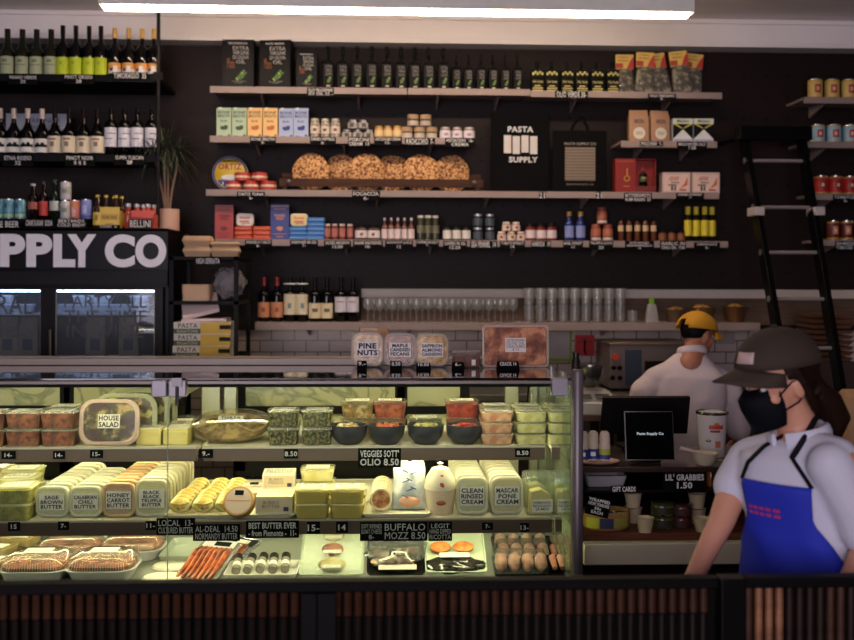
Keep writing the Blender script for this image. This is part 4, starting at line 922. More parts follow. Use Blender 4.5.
for a in [(-12, 20.5, 220.5, 228, ['PALE BEER'], 'grey chalk sign for pale beer on the fridge front edge'), (24.5, 54, 219.5, 226.5, ['CANE SUGAR  SODA'], 'grey chalk sign for soda below the cola bottles'),
          (56, 87, 218.5, 227.5, ['BERTANDS', 'COLD BREW'], 'black chalk sign below the stacked white cans'), (97, 120, 225, 228, ['TONIC  4-'], 'thin dark sign below the yellow carton'), (129, 152, 219.5, 228, ['BELLINI'], 'black bellini sign before the coral carton')]:
    sign(*a[:4], a[4], 6.02, a[5])
# potted plant
Yp = 6.34; xp0 = X(167, Yp); r = px(11.8, Yp)
pl = empty('potted_plant', (xp0, Yp, ZT)); tag(pl, 'spindly dracaena plant in a blush pot on top of the fridge', 'plant')
POT = mt((206, 166, 148), .6); hp = px(21.5, Yp)
MB().lathe([(0, 0), (r*.95, 0), (r, .004), (r, hp), (r*.93, hp), (r*.92, hp-.015), (0, hp-.015)], POT, n=32).build('pot', pl)
MB().lathe([(0, hp-.010), (r*.92, hp-.014)], food((30, 22, 18), (60, 44, 34), 60), n=20).build('soil', pl)
def wp(x, y, dy=0): a, b = W(x, y, Yp+dy); return Vector((a-xp0, dy, b-ZT))
BARK = mt((140, 112, 98), .8, bump=.3, scale=60)
stems = [[(165, 209), (163, 195), (158, 172), (153, 150)], [(166.5, 209), (165, 190), (164.5, 168), (163, 148)], [(168, 209), (168, 188), (168, 165), (167, 145)], [(169.5, 209), (172, 190), (176, 172), (178, 152)]]
LF = mt((52, 60, 46), .5)
for i, s in enumerate(stems):
    p = [wp(a, b, .02*(i-1.5)*(k/3)) for k, (a, b) in enumerate(s)]
    MB().tube(p, [.008, .0065, .006, .005], BARK, 8).build('stem', pl)
    top = p[-1]; lf = MB()
    for k in range(54):
        a = R.uniform(0, 2*pi); el = R.uniform(-.1, 1.25); Ln = R.uniform(.18, .34); st = top-Vector((0, 0, R.uniform(0, .05)))
        d = Vector((cos(a)*cos(el), sin(a)*cos(el)*.55, sin(el))); pts = []
        for q in range(6):
            t = q/5; pts.append(st+d*Ln*t+Vector((0, 0, -.16*t*t*cos(el)*Ln/.2)))
        side = d.cross(Vector((0, 0, 1))).normalized(); v = []
        for q, pp in enumerate(pts):
            ww = .0046*(1-abs(q/5-.35)**1.5*1.6) if q < 5 else .0004
            v += [pp-side*ww, pp+side*ww+Vector((0, 0, .0006))]
        lf.add(v, [(2*q, 2*q+1, 2*q+3, 2*q+2) for q in range(5)], LF)
    lf.build('leaf_crown', pl)

# ------------------------------------------------------------------ small black shelf unit between fridge and wine
Yu = 5.75
ux0 = X(171, Yu+.05); ux1 = X(238, Yu)
un = empty('black_shelf_unit', ((ux0+ux1)/2, Yu, 0)); tag(un, 'narrow black shelving unit beside the fridge holding food boxes', 'shelf'); wu = (ux1-ux0)/2; ucx = (ux0+ux1)/2
BK = mt((18, 17, 18), .5)
zu = [Z(200, 256.5, Yu), Z(200, 301, Yu), Z(200, 357.5, Yu)]
for s in (-1, 1):
    for y in (0, .5): MB().box(s*(wu-.012)-.012, s*(wu-.012)+.012, y, y+.024, 0, zu[0]+.002, BK).build('upright', un)
for z in zu: MB().box(-wu, wu, 0, .52, z-.02, z-.001, BK).build('shelf_board', un)
sign(195, 221, 257.5, 264.5, ['HIGH SERRATA'], Yu-.004, 'black sign on the narrow unit below wooden boxes')
WBX = mt((196, 160, 124), .75, bump=.2, scale=14)
def wbox(w, h):
    def f():
        return MB().rr([(w*.43, .05, .008, 0), (w*.46, .055, .008, h*.3), (w*.5, .06, .008, h*.5), (w*.5, .06, .008, h*.62), (w*.44, .052, .008, h)], WBX, k=2).build('takeout_box', angle=25)
    return f
for i, (x, l) in enumerate(((196.5, 0), (196.5, 1), (223.5, 0))):
    put('wb', wbox(px(29, Yu), px(10.3 if l == 0 else 10.3, Yu)), (X(x+(l*-1), Yu), Yu+.08, zu[0]+l*px(10.4, Yu)), ('lower pale wooden takeout box of the left stack', 'upper pale wooden takeout box of the left stack', 'pale wooden takeout box behind the unit corner')[i], 'box', 'wooden takeout boxes', rot=(0, 0, R.uniform(-.08, .08)))
put('wb', None, (X(223, Yu), Yu+.08, zu[0]+px(10.5, Yu)), 'flatter wooden takeout box topping the right stack', 'box', 'wooden takeout boxes', rot=(0, 0, .06), scale=(1, 1, .42))
o = MB().rr([(px(13.5, Yu), .07, .02, 0), (px(14.2, Yu), .075, .02, px(15, Yu)), (px(13.6, Yu), .07, .02, px(16.5, Yu))], mt((200, 164, 132), .6), k=4).build('kraft_bowl_stack'); o.location = (X(195, Yu), Yu+.09, zu[1]); tag(o, 'tan rounded carton on the middle board of the black unit', 'carton')
# clear bag of crumpled plastic
def crumple(c, r, mat, seed, n=26, k=18, amp=.28, name='plastic_bag'):
    m = MB(); v = []; m.blob((0, 0, 0), (1, 1, 1), mat, n, k)
    for i, p in enumerate(m.v):
        q = Vector(p); g = 1+amp*noise.noise(q*2.3+Vector((seed, 0, 0)))+amp*.5*abs(noise.noise(q*6+Vector((0, seed, 0))))
        m.v[i] = Vector((q.x*g*r[0], q.y*g*r[1], q.z*g*r[2]))
    o = m.build(name, angle=20); o.location = c; return o
o = crumple((X(225, Yu), Yu+.14, Z(225, 283, Yu)), (px(15.5, Yu), .10, px(15, Yu)), clear((206, 200, 204), milky=.30, rough=.1, ior=1.6), 3)
tag(o, 'crumpled clear plastic bag stuffed on the black unit', 'bag')
# pasta boxes and papers
def pbox():
    w, h, d = px(56, Yu), px(11.6, Yu), .20; m = MB().cbox(w, d, h, mt((214, 206, 196), .55)); y = -d/2
    m.box(-w*.03, w*.5, y-.001, y, h*.03, h*.97, mt((206, 166, 30), .5)); m.box(w*.30, w*.5, y-.0015, y, h*.4, h*.75, mt((40, 34, 20), .5))
    m.box(-w*.5, -w*.03, y-.001, y, h*.03, h*.44, mt((50, 56, 36), .5)); m.text(['PASTA'], -w*.42, -w*.08, h*.5, h*.9, y-.0015, mt((70, 60, 50), .5), .02); m.text(['RIGATONI'], -w*.44, -w*.08, h*.1, h*.36, y-.002, mt((170, 180, 140), .5), .02)
    return m.build('pasta_box', smooth=False)
for l in range(3):
    put('pb', pbox, (X(202+(-1, 1, 0)[l]*.8, Yu-.02), Yu+.08, zu[2]+l*px(11.8, Yu)), ('bottom', 'middle', 'top')[l]+' yellow and white pasta box in the stack', 'box', 'yellow pasta boxes', rot=(0, 0, (.01, -.03, .02)[l]))
zz = zu[2]+3*px(11.8, Yu)
for i, (x, w_, a) in enumerate(((204, 44, .02), (198, 36, .30))):
    w = px(w_, Yu); m = MB()
    for k in range(5): m.box(-w/2, w/2, -.09+.003*k, .09, .0035*k, .0035*k+.003, mt((232, 214, 214) if k % 2 else (222, 198, 198), .6))
    m.text(['MENU'], -w*.1, w*.3, .0036, .015, -.093, mt((120, 60, 60), .6)) if False else None
    o = m.build('paper_stack', smooth=False); o.location = (X(x, Yu), Yu+.08, zz+(.001 if i == 0 else .082)); o.rotation_euler = (.6*i, -a*.8, .1*i)
    tag(o, ('flat pad of pinkish papers on the yellow pasta boxes', 'tilted pad of pinkish white papers above the pasta boxes')[i], 'paper')
# ------------------------------------------------------------------ refrigerated display case
Y0 = 3.70; ZTOP = Z(300, 378.3, Y0); Z1 = Z(300, 447.3, 3.85); Z1b = Z(300, 461, 3.85); Z2 = Z(300, 520, 3.80); Z2b = Z(300, 534.5, 3.80); Z3 = .502
CXL = -1.95; CXR = X(575, Y0, 450)
cs = empty('display_case', ((CXL+CXR)/2, Y0, 0)); tag(cs, 'long refrigerated deli display case with black top and steel shelf edges', 'display case')
cxc = (CXL+CXR)/2; wc_ = (CXR-CXL)/2
TOPG = mt((16, 16, 18), .06, coat=1.0, var=.02)
MB().box(-wc_, wc_, .006, .66, ZTOP-.008, ZTOP, TOPG).build('glass_top', cs, bevel=.001)
MB().box(-wc_, wc_-.05, .555, .70, ZTOP+.0005, ZTOP+.030, mt((142, 130, 120), .45, .3)).build('rear_ledge', cs, bevel=.003)
MB().box(-wc_, wc_, -.004, .03, ZTOP-.022, ZTOP-.0085, mt((112, 102, 96), .4, .6)).build('front_trim', cs, bevel=.002)
CASEW = mt((206, 204, 190), .45); CB = mt((18, 16, 15), .5)
# shelves
def caseshelf(yf, yb, z, zb_, x0, x1, glass=False):
    t = MB().box(x0, x1, yf-Y0+.014, yb-Y0, z-.012, z, mt((184, 180, 164), .45)).build('case_shelf', cs)
    MB().box(x0, x1, yf-Y0, yf-Y0+.013, zb_, z+.002, mt((112, 92, 78), .42, .5)).build('price_rail', t, bevel=.002)
    MB().box(x0, x1, yf-Y0-.003, yf-Y0+.001, z-.004, z+.003, mt((196, 184, 166), .35, .5)).build('rail_edge', t)
    return t
xm = X(200, 3.85, 450)-cxc
caseshelf(3.85, 4.42, Z1, Z1b, -wc_+.01, xm-.012); caseshelf(3.85, 4.42, Z1, Z1b, xm+.012, X(548, 3.85)-cxc-.01); caseshelf(3.85, 4.42, Z1, Z1b, X(552, 3.85)-cxc, wc_-.03)
caseshelf(3.80, 4.58, Z2, Z2b, -wc_+.01, X(553, 3.8)-cxc); caseshelf(3.80, 4.58, Z2, Z2b, X(556, 3.8)-cxc, wc_-.03)
MB().box(-wc_+.01, wc_-.02, .03, .86, Z3-.03, Z3-.001, mt((120, 124, 118), .5)).build('deck_pan', cs)
MB().box(-wc_+.01, wc_-.02, .86, .90, .12, Z2-.10, CB).box(-wc_+.01, wc_-.02, .895, .93, Z2-.1, Z2+.0, CB).build('rear_wall', cs)
MB().box(-wc_, wc_, .02, .88, .05, Z3-.031, CB).build('base', cs, bevel=.004)
MB().box(-wc_, wc_, .005, .03, .10, Z3+.01, mt((26, 22, 20), .4)).build('front_kick', cs, bevel=.003)
# rear sliding doors seen through the case
MAR = patterned('veined_panel', 'marble', (158, 156, 122), (118, 118, 92), rough=.25)  # yellow-green veins drawn as colour on the opaque rear door panels
def rdoor(a, b, ya=386, yb=398):
    Yb = 4.62; x0 = X(a, Yb)-cxc; x1 = X(b, Yb)-cxc
    d = MB(); zA = Z1+.04; zB = ZTOP-.03
    d.box(x0, x1, Yb-Y0, Yb-Y0+.02, zB-.035, zB, CB).box(x0, x1, Yb-Y0, Yb-Y0+.02, Z2+.004, Z2+.11, CB).box(x0, x0+.045, Yb-Y0, Yb-Y0+.02, Z2+.03, zB, CB).box(x1-.045, x1, Yb-Y0, Yb-Y0+.02, Z2+.03, zB, CB)
    zm = Z(a, 410, Yb); d.box(x0, x1, Yb-Y0-.01, Yb-Y0+.02, zm-.018, zm+.018, CB)
    o = d.build('rear_door', cs)
    MB().box(x0+.04, x1-.04, Yb-Y0+.005, Yb-Y0+.012, Z2+.10, zB-.03, MAR).build('door_panel', o)
rdoor(-200, 70); rdoor(64, 186); rdoor(236, 405); rdoor(398, 470)
# divider and end frames
for a, b in ((204, 222), (226, 238)):
    x0 = X(a, 4.55)-cxc; x1 = X(b, 4.55)-cxc; MB().box(x0, x1, .80, .86, Z2+.115, ZTOP-.012, mt((150, 148, 130), .35, .6)).build('inner_post', cs, bevel=.003)
xd = X(167.5, Y0, 480)-cxc
MB().box(xd-.002, xd+.002, .012, .80, ZTOP-.10, ZTOP-.01, mt((140, 138, 126), .35, .6)).build('divider_bracket', cs)
EG = clear((226, 236, 222), milky=.10, rough=.05)
MB().box(wc_-.016, wc_-.008, .02, .80, Z3+.005, ZTOP-.01, EG).build('end_glass', cs)
MB().box(wc_-.05, wc_-.018, .80, .86, Z3, ZTOP-.01, mt((150, 152, 130), .35, .6)).build('inner_post', cs, bevel=.003)
MB().box(wc_-.16, wc_-.10, .84, .88, Z3, ZTOP-.01, mt((160, 160, 138), .4, .5)).build('inner_post', cs, bevel=.003)
MB().tube([(wc_-.075, .70, ZTOP-.05), (wc_-.07, .72, Z1+.2), (wc_-.08, .74, Z1+.03)], .004, CB).build('lamp_cable', cs)
# front glass: two panes with a seam, clamps
FG = clear((246, 252, 246), milky=.0, rough=.01, ior=1.16)
for a, b in ((-wc_, xd-.0015), (xd+.0015, wc_-.005)):
    o = MB().box(a, b, 0, .006, Z3+.02, ZTOP-.023, FG).build('front_glass', cs)
MB().box(xd-.0012, xd+.0012, -.0005, .0062, Z3+.02, ZTOP-.1, clear((190, 200, 190), milky=.6)).build('glass_seam', cs)
CL = mt((150, 144, 152), .4, .3)
def clamp(a, b, y0, y1, arm):
    x0, z0 = W(a, y1, Y0-.02); x1, z1 = W(b, y0, Y0-.02)
    o = MB().box(x0-cxc, x1-cxc, -.022, .03, z0, z1, CL).build('glass_clamp', cs, bevel=.003)
    if arm:
        xx = (x0+x1)/2-cxc; MB().box(xx-.018, xx+.018, -.03, -.020, z1-.022, z1+.010, mt((110, 104, 108), .35, .5)).tube([(xx, -.026, z1-.02), (xx, -.026, z0-.03)], .006, mt((90, 86, 90), .35, .5)).build('clamp_knob', o)
clamp(151.5, 166.5, 380.5, 397, False); clamp(168.5, 186, 380.5, 397, True); clamp(552, 568, 378.5, 396, False)
# right end post
o = MB().rr([(.021, .03, .02, Z(575, 577, 3.66)-.2), (.021, .03, .02, Z(575, 373, 3.66)), (.016, .024, .016, Z(575, 370, 3.66))], mt((112, 104, 108), .4, .4), k=4).build('end_post', cs); o.location = (CXR+.004-cxc, -.02, 0)
# lamps under the top and under each shelf
CE = emis((255, 238, 190), CASE_E)
def strip(y, z, x0=-wc_+.06, x1=wc_-.08):
    o = MB().box(x0, x1, y-.009, y+.009, z, z+.006, CE).build('light_strip', cs)
strip(.056, ZTOP-.022); MB().box(-wc_, wc_-.05, .031, .036, ZTOP-.036, ZTOP-.0085, CB).build('lamp_shade', cs); xe = X(544, 3.9)-cxc
for yy in (3.85-Y0+.05, 4.3-Y0): strip(yy, Z1-.021, x1=xm-.04); strip(yy, Z1-.021, x0=xm+.04, x1=xe)
for yy in (3.8-Y0+.05, .62): strip(yy, Z2-.021, x1=xe)
strip(.60, ZTOP-.024)

# ------------------------------------------------------------------ price tags on the case
def tg(x0, x1, y0, y1, lines, Y, label, name='price_tag', cat='price tag', bold=.02): sign(x0, x1, y0, y1, lines if isinstance(lines, list) else [lines], Y, label, name=name, cat=cat, bold=bold)
YA, YBb = 3.846, 3.796
tg(1.5, 15.5, 451, 459, '14-', YA, 'small black price tag 14 at left end of upper case rail')
tg(53, 65, 451, 459, '14-', YA, 'small black price tag 14 below the brown dip tubs')
tg(90, 103, 450, 458, '15-', YA, 'small black price tag 15 below the house salad')
tg(199, 213, 449, 458, '9.-', YA, 'small black price tag below the round tart')
tg(284, 298, 449, 458.5, '8.50', YA, 'small black price tag 8.50 below the olive tubs')
tg(358, 401, 448, 467.5, ["VEGGIES SOTT'", 'OLIO 8.50'], YA, 'large black veggies sott olio sign on the upper case rail', 'case_sign', 'sign')
tg(515, 530, 448.5, 457, '8.50', YA, 'small black price tag 8.50 below the rice tubs')
tg(8, 20, 522, 531, '15', YBb, 'small black price tag 15 below the green tubs')
tg(58, 69, 521.5, 530, '7-', YBb, 'small black price tag 7 below the sage butter')
tg(145.5, 156, 521, 530, '11-', YBb, 'small black price tag 11 below the truffle butter')
tg(156.5, 195, 518, 535, ['LOCAL  13-', 'CULTURED BUTTER'], YBb-.004, 'black sign reading local cultured butter', 'case_sign', 'sign', .0)
tg(193, 240, 524, 541, ['AL-DEAL  14.50', 'NORMANDY BUTTER'], YBb-.008, 'black sign reading normandy butter', 'case_sign', 'sign', .0)
tg(246, 299, 520.5, 538, ['BEST BUTTER EVER', '- from Piemonte -  11-'], YBb, 'black sign reading best butter ever', 'case_sign', 'sign')
tg(307, 320, 521.5, 534, '15-', YBb, 'small black price tag 15 below the yellow stacked tubs')
tg(336, 348, 521.5, 533, '14', YBb, 'small black price tag 14 below the single yellow tub')
tg(360, 383, 522, 541, ['SOFT RIPENED', 'GOAT CHEESE', '8-'], YBb, 'black sign reading soft ripened goat cheese', 'case_sign', 'sign', .0)
tg(382.5, 427.5, 521.5, 541, ['BUFFALO', 'MOZZ 8.50'], YBb-.003, 'black sign with large buffalo mozz lettering', 'case_sign', 'sign', .0)
tg(428.5, 452, 521.5, 541, ['LEGIT', 'HAND DIPPED', 'RICOTTA'], YBb, 'black sign reading legit hand dipped ricotta', 'case_sign', 'sign', .0)
tg(482, 493, 522.5, 530, '7-', YBb, 'small black price tag 7 below the white rinsed tubs')
tg(520, 529, 523, 532, '13-', YBb, 'small black price tag 13 below the parmesan packs')

# ------------------------------------------------------------------ tubs of goods in the case
def p_(n, Y): return n*Y/1000
LBL = mt((226, 220, 206), .6)
def tub(name, w, d, h, foodm, lab=None, lid=None, taper=.86, fill=.82, shell=None, labf=(.30, .7), front=None):
    """clear deli tub: shell (root), contents, lid with a paper label on it"""
    def f():
        sh = shell or PLAST
        o = MB().rr([(w/2*taper, d/2*taper, .016, 0), (w/2*.97, d/2*.97, .02, h*.94)], sh, k=3, cap1=False).build(name)
        MB().rr([(w/2*taper-.002, d/2*taper-.002, .015, .002), (w/2*(taper+(1-taper)*fill)-.003, d/2*(taper+(1-taper)*fill)-.003, .018, h*fill)], foodm, k=3).build('contents', o)
        MB().rr([(w/2, d/2, .022, h*.90), (w/2, d/2, .022, h*.96), (w/2*.93, d/2*.93, .02, h*.965), (w/2*.92, d/2*.92, .02, h), (0.001, .001, .001, h)], lid or LID, k=3, cap0=False).build('lid', o)
        if lab is not None:
            a = MB().box(-w*.34, w*.34, -d*.30, d*.30, h+.0005, h+.0015, LBL)
            if lab:
                a.xf = Matrix.Translation((0, 0, h+.0030)) @ Matrix.Rotation(-pi/2, 4, 'X'); a.text(lab, -w*.30, w*.30, -d*.24, d*.24, 0, INKK, .0)
            a.build('lid_label', o, smooth=False)
        if front:
            y = -d/2*.95; a = MB().box(-w*.3, w*.3, y-.002, y-.001, h*.2, h*.6, LBL); a.text(front, -w*.27, w*.27, h*.25, h*.56, y-.003, INKK); a.build('front_label', o, smooth=False)
        return o
    return f
def tubgrid(key, fn, spots, z, h, desc, group, labels=None):
    """spots: (px, Y, layers)"""
    n = 0
    for i, (x, Y, L) in enumerate(spots):
        for l in range(L):
            lay = '' if L == 1 else (('lower ', 'upper ')[l] if L == 2 else ('bottom ', 'middle ', 'top ')[l])
            put(key, fn, (X(x, Y, 440), Y, z+l*(h+.0012)), lay+labels[i].format(desc), 'tub', group, rot=(0, 0, R.uniform(-.03, .03)))
YU = 3.94
BRN = food((84, 36, 18), (150, 74, 40), 40, rough=.4, bump=.3)
tubgrid('t1', tub('deli_tub', p_(35.5, YU), .125, .066, BRN, ['BOLOGNESE'], fill=.9), [(-8, YU, 2), (27, YU, 2), (61.5, YU, 2), (-6, YU+.15, 1), (66, YU+.15, 2), (32, YU+.15, 1)], Z1, .066, 'brown sauce tub', 'brown sauce tubs',
        ['{} at the left edge of the upper shelf', 'front {} left of the second', 'front {} next to the house salad', 'rear {} at the left edge', 'rear {} next to the house salad', 'rear {} behind the left front stack'])
# upright wide tubs of salad facing the front
def frontub(name, w, h, d, inner, rim, lines, lab=(.5, .4), r=.03, inkm=None, ring=None, bold=.03, labm=None, labc=(0, 0), capm=None):
    """tub standing on its side, lid to the room"""
    def f():
        m = MB(); m.xf = Matrix.Translation((0, 0, h/2)) @ Matrix.Rotation(pi/2, 4, 'X')   # local z -> -y
        m.rr([(w/2*.80, h/2*.80, r*.8, -d), (w/2*.95, h/2*.95, r, -.002)], rim, k=5, cap1=False)
        o = m.build(name, angle=50)
        m = MB(); m.xf = Matrix.Translation((0, 0, h/2)) @ Matrix.Rotation(pi/2, 4, 'X')
        m.rr([(w/2*.78, h/2*.78, r*.7, -d+.003), (w/2*.90, h/2*.90, r*.9, -.004)], inner, k=5); m.build('contents', o)
        m = MB(); m.xf = Matrix.Translation((0, 0, h/2)) @ Matrix.Rotation(pi/2, 4, 'X')
        m.rr([(w/2, h/2, r*1.1, -.003), (w/2, h/2, r*1.1, .003), (w/2*.94, h/2*.94, r, .007), (w/2*.86, h/2*.84, r*.9, .007), (w/2*.84, h/2*.82, r*.9, .003)], ring or rim, k=5, cap1=False, cap0=False)
        m.rr([(w/2*.86, h/2*.84, r*.9, .0035), (w/2*.86, h/2*.84, r*.9, .004)], capm or LID, k=5); m.build('lid', o)
        if lines:
            m = MB().box(-w*lab[0]/2+labc[0], w*lab[0]/2+labc[0], -.0098, -.0088, h/2-h*lab[1]/2+labc[1], h/2+h*lab[1]/2+labc[1], labm or LBL)
            m.text(lines, -w*lab[0]*.46+labc[0], w*lab[0]*.46+labc[0], h/2-h*lab[1]*.42+labc[1], h/2+h*lab[1]*.42+labc[1], -.0106, inkm or INK, bold); m.build('lid_label', o, smooth=False)
        return o
    return f
SAL = food((46, 60, 22), (196, 190, 120), 26, c3=(120, 60, 70), bump=.8)
SALP = food((60, 18, 34), (214, 206, 130), 18, c3=(70, 84, 30), bump=.8)
RIM = clear((236, 206, 196), milky=.55, rough=.2)
ft = frontub('salad_tub', p_(60, 3.9), p_(45.5, 3.9), .055, SALP, RIM, ['HOUSE', 'SALAD'], lab=(.36, .30), r=.05, bold=.03, capm=clear((240, 232, 232), milky=.04, rough=.08), inkm=mt((36, 30, 40), .6), labc=(0, .004))
put('hs', ft, (X(109, 3.9, 440), 3.895, Z1+.002), 'front house salad tub with printed lid label', 'tub', 'house salad tubs', rot=(-.12, 0, -.05))
ft2 = frontub('salad_tub', p_(60, 3.9), p_(45.5, 3.9), .055, SAL, clear((226, 226, 190), milky=.5, rough=.2), None, r=.05, capm=PLAST)
for i, (x, Y, s) in enumerate(((125, 3.98, 1.07), (136, 4.06, 1.13), (143, 4.14, 1.18))):
    put('hs2', ft2, (X(x, Y, 440), Y, Z1+.002), ('second', 'third', 'rearmost')[i]+' house salad tub leaning behind the labelled one', 'tub', 'house salad tubs', rot=(-.10, 0, -.05), scale=s)
# wrapped cheese
def wedge():
    m = MB(); w, h, d = p_(24, 4.0), p_(19, 4.0), .12; CH = mt((214, 196, 110), .5, bump=.1)
    m.cbox(w, d, h*.78, CH); m.cbox(w*.9, d*.9, h*.06, LBL, z=h*.78)
    o = m.build('cheese_block', bevel=.006); MB().rr([(w*.52, d*.52, .01, -.0005), (w*.54, d*.54, .014, h*.5), (w*.45, d*.4, .02, h*1.05)], PLAST, k=3).build('clear_wrap', o); return o
for i, (x, Y) in enumerate(((153, 3.97), (179, 3.97), (158, 4.12), (183, 4.14))):
    put('cw', wedge, (X(x, Y, 440), Y, Z1+.001), ('front pale cheese block right of the house salad', 'front pale cheese block left of the round tart', 'rear pale cheese block near the house salad', 'rear pale cheese block near the round tart')[i], 'cheese', 'wrapped cheese blocks', rot=(0, 0, R.uniform(-.1, .1)))
# round tart in clear shell
YTt = 4.07; rt_ = p_(39, YTt)
TA = food((110, 84, 46), (190, 164, 112), 22, c3=(150, 120, 76), bump=.8)
o = MB().lathe([(0, .004), (rt_*.84, .004), (rt_*.93, .022), (rt_*.90, .034), (rt_*.5, .042), (0, .044)], TA, n=40).build('round_tart'); o.location = (X(231.5, YTt, 440), YTt, Z1+.026); o.rotation_euler = (.17, 0, 0); q_ = MB().cbox(.20, .04, .050, mt((206, 200, 180), .5)).build('small_riser', bevel=.003); q_.location = (X(231.5, YTt+.1, 440), YTt+.13, Z1+.001); tag(q_, 'small cream riser block under the rear rim of the round tart', 'riser')
for i in range(9):
    a = 2*pi*i/9; MB  # folds of pastry
mm = MB()
for i in range(10):
    a = 2*pi*i/10; mm.tube([(rt_*.2*cos(a), rt_*.2*sin(a), .046), (rt_*.55*cos(a+.3), rt_*.55*sin(a+.3), .046), (rt_*.86*cos(a+.5), rt_*.86*sin(a+.5), .034)], [.006, .010, .006], TA, 6)
mm.build('pastry_fold', o)
MB().lathe([(0, 0), (rt_*.9, 0), (rt_, .012), (rt_*1.01, .014), (rt_*.98, .052), (rt_*.8, .060), (0, .060)], clear((240, 236, 220), milky=.07, rough=.05, ior=1.5), n=40).build('clear_shell', o)
a = MB(); a.xf = Matrix.Translation((0, -.01, .063)) @ Matrix.Rotation(-pi/2+.2, 4, 'X'); a.box(-.05, .05, 0, .001, -.016, .016, LBL).text(['TORTA'], -.04, .04, -.01, .01, -.001, INKK, .02); a.build('shell_label', o, smooth=False)
tag(o, 'large round brown tart in a clear shell on the upper case shelf', 'tart')
OLF = food((28, 32, 10), (124, 112, 54), 95, c3=(54, 58, 22), rough=.25)
tubgrid('ol', tub('olive_tub', p_(31.5, YU), .12, .068, OLF, ['OLIVES'], lid=LID, fill=.86), [(284, YU, 2), (317.5, YU, 2), (286, YU+.16, 1), (319, YU+.16, 1)], Z1, .068, 'tub of green olives', 'green olive tubs', ['{} front left', '{} front right', '{} behind at left', '{} behind at right'])
# black bowls with pickled vegetables
BW = mt((56, 58, 66), .45)
for i, (x, c1, c2, d) in enumerate(((349, (150, 110, 60), (226, 206, 160), 'pale artichokes'), (386.5, (140, 40, 20), (206, 100, 50), 'roasted red peppers'), (425.5, (110, 110, 50), (206, 196, 120), 'green peppers and onions'), (464.5, (120, 16, 12), (196, 50, 36), 'bright red chilies'))):
    r = p_(18.6, 3.93); h = p_(19, 3.93)
    o = MB().lathe([(0, 0), (r*.55, 0), (r*.62, .004), (r*.90, h*.38), (r*.98, h*.72), (r, h), (r*.96, h), (r*.92, h*.7), (0, h*.4)], BW, n=28).build('black_bowl'); o.location = (X(x, 3.93, 440), 3.935, Z1+.001)
    tag(o, 'black bowl of %s on the upper case shelf' % d, 'bowl')
    m = MB(); FM = food(c1, c2, 50, rough=.3)
    for k in range(26):
        a, q = R.uniform(0, 2*pi), r*.62*sqrt(R.random()); m.blob((q*cos(a), q*sin(a), h*.82+.012*(1-q/r)+R.uniform(-.004, .006)), (.011, .008, .007), FM, 7, 5, jit=.3, seed=k)
    m.lathe([(0, h*.88), (r*.85, h*.7), (r*.8, h*.6)], FM, n=16); m.build('pickled_vegetables', o)
YV = 4.2
for key, x, Ln, c1, c2, c3, d in (('v1', 357.5, 2, (120, 120, 60), (214, 200, 150), (190, 130, 60), 'artichoke'), ('v2', 389.8, 2, (150, 50, 24), (214, 110, 60), None, 'red pepper'), ('v3', 425, 1, (40, 52, 18), (110, 120, 50), None, 'dark green'), ('v4', 461.5, 2, (150, 30, 16), (206, 70, 40), None, 'red chili')):
    tubgrid(key, tub('deli_tub', p_(34, YV), .13, p_(16.5, YV), food(c1, c2, 40, c3=c3, rough=.35), ['SOTT OLIO'], lid=clear((250, 250, 240), milky=.12), fill=.8, taper=.84), [(x, YV, Ln)], Z1, p_(16.5, YV), d+' tub', d+' tubs', ['{} stacked behind the black bowls'])
PNK = food((190, 120, 90), (220, 170, 140), 30); YLW = food((196, 186, 110), (226, 220, 160), 30); 
tubgrid('r1', tub('deli_tub', p_(34, YU), .125, .043, PNK, ['TONNATO'], fill=.85, lid=LID), [(496, YU, 3), (494, YU+.17, 3)], Z1, .043, 'pinkish layered tub', 'pinkish layered tubs', ['{} in the front stack', '{} in the rear stack'])
tubgrid('r2', tub('deli_tub', p_(33, YU), .125, .043, YLW, ['HUMMUS'], fill=.85, lid=LID), [(530, YU, 3), (561, YU, 3), (526, YU+.17, 3), (556, YU+.17, 3)], Z1, .043, 'pale yellow tub', 'pale yellow tubs', ['{} in the front stack left of the last', '{} in the front stack at the case end', '{} in the rear stack left of the last', '{} in the rear stack at the case end'])
# dark bowls further back
for i, (x, Y) in enumerate(((40, 4.36), (262, 4.36), (5, 4.38))):
    put('db', lambda: MB().lathe([(0, 0), (.05, 0), (.075, .045), (.071, .045), (.048, .004), (0, .004)], BW, n=20).build('dark_bowl'), (X(x, Y, 430), 4.33, Z1+.001), ('empty dark bowl behind the brown sauce tubs', 'empty dark bowl behind the round tart', 'empty dark bowl at far left rear of the shelf')[i], 'bowl')

# ---- second shelf
YS = 3.88; GR = food((150, 144, 66), (214, 204, 120), 30); GRS = clear((232, 230, 176), milky=.25, rough=.2); ORF = food((150, 70, 34), (206, 120, 70), 30)
tubgrid('g1', tub('deli_tub', p_(39, YS), .145, p_(16, YS), GR, ['PESTO', 'GENOVESE'], lid=clear((240, 240, 200), milky=.4), shell=GRS), [(17, YS, 2), (20, YS+.17, 2), (24, YS+.34, 2), (-25, YS, 2), (-20, YS+.17, 2)], Z2, p_(16, YS), 'yellow green pesto tub', 'yellow green pesto tubs',
        ['{} in the front stack', '{} in the second stack back', '{} in the rearmost stack', '{} cut by the left picture edge', '{} second back at the left picture edge'])
tubgrid('g2', tub('deli_tub', .15, .12, .06, ORF, [''], fill=.9), [(-5, 4.28, 2)], Z2, .06, 'orange sauce tub', 'orange sauce tubs', ['{} behind the pesto at far left'])
ORB = clear((236, 206, 160), milky=.6, rough=.3)
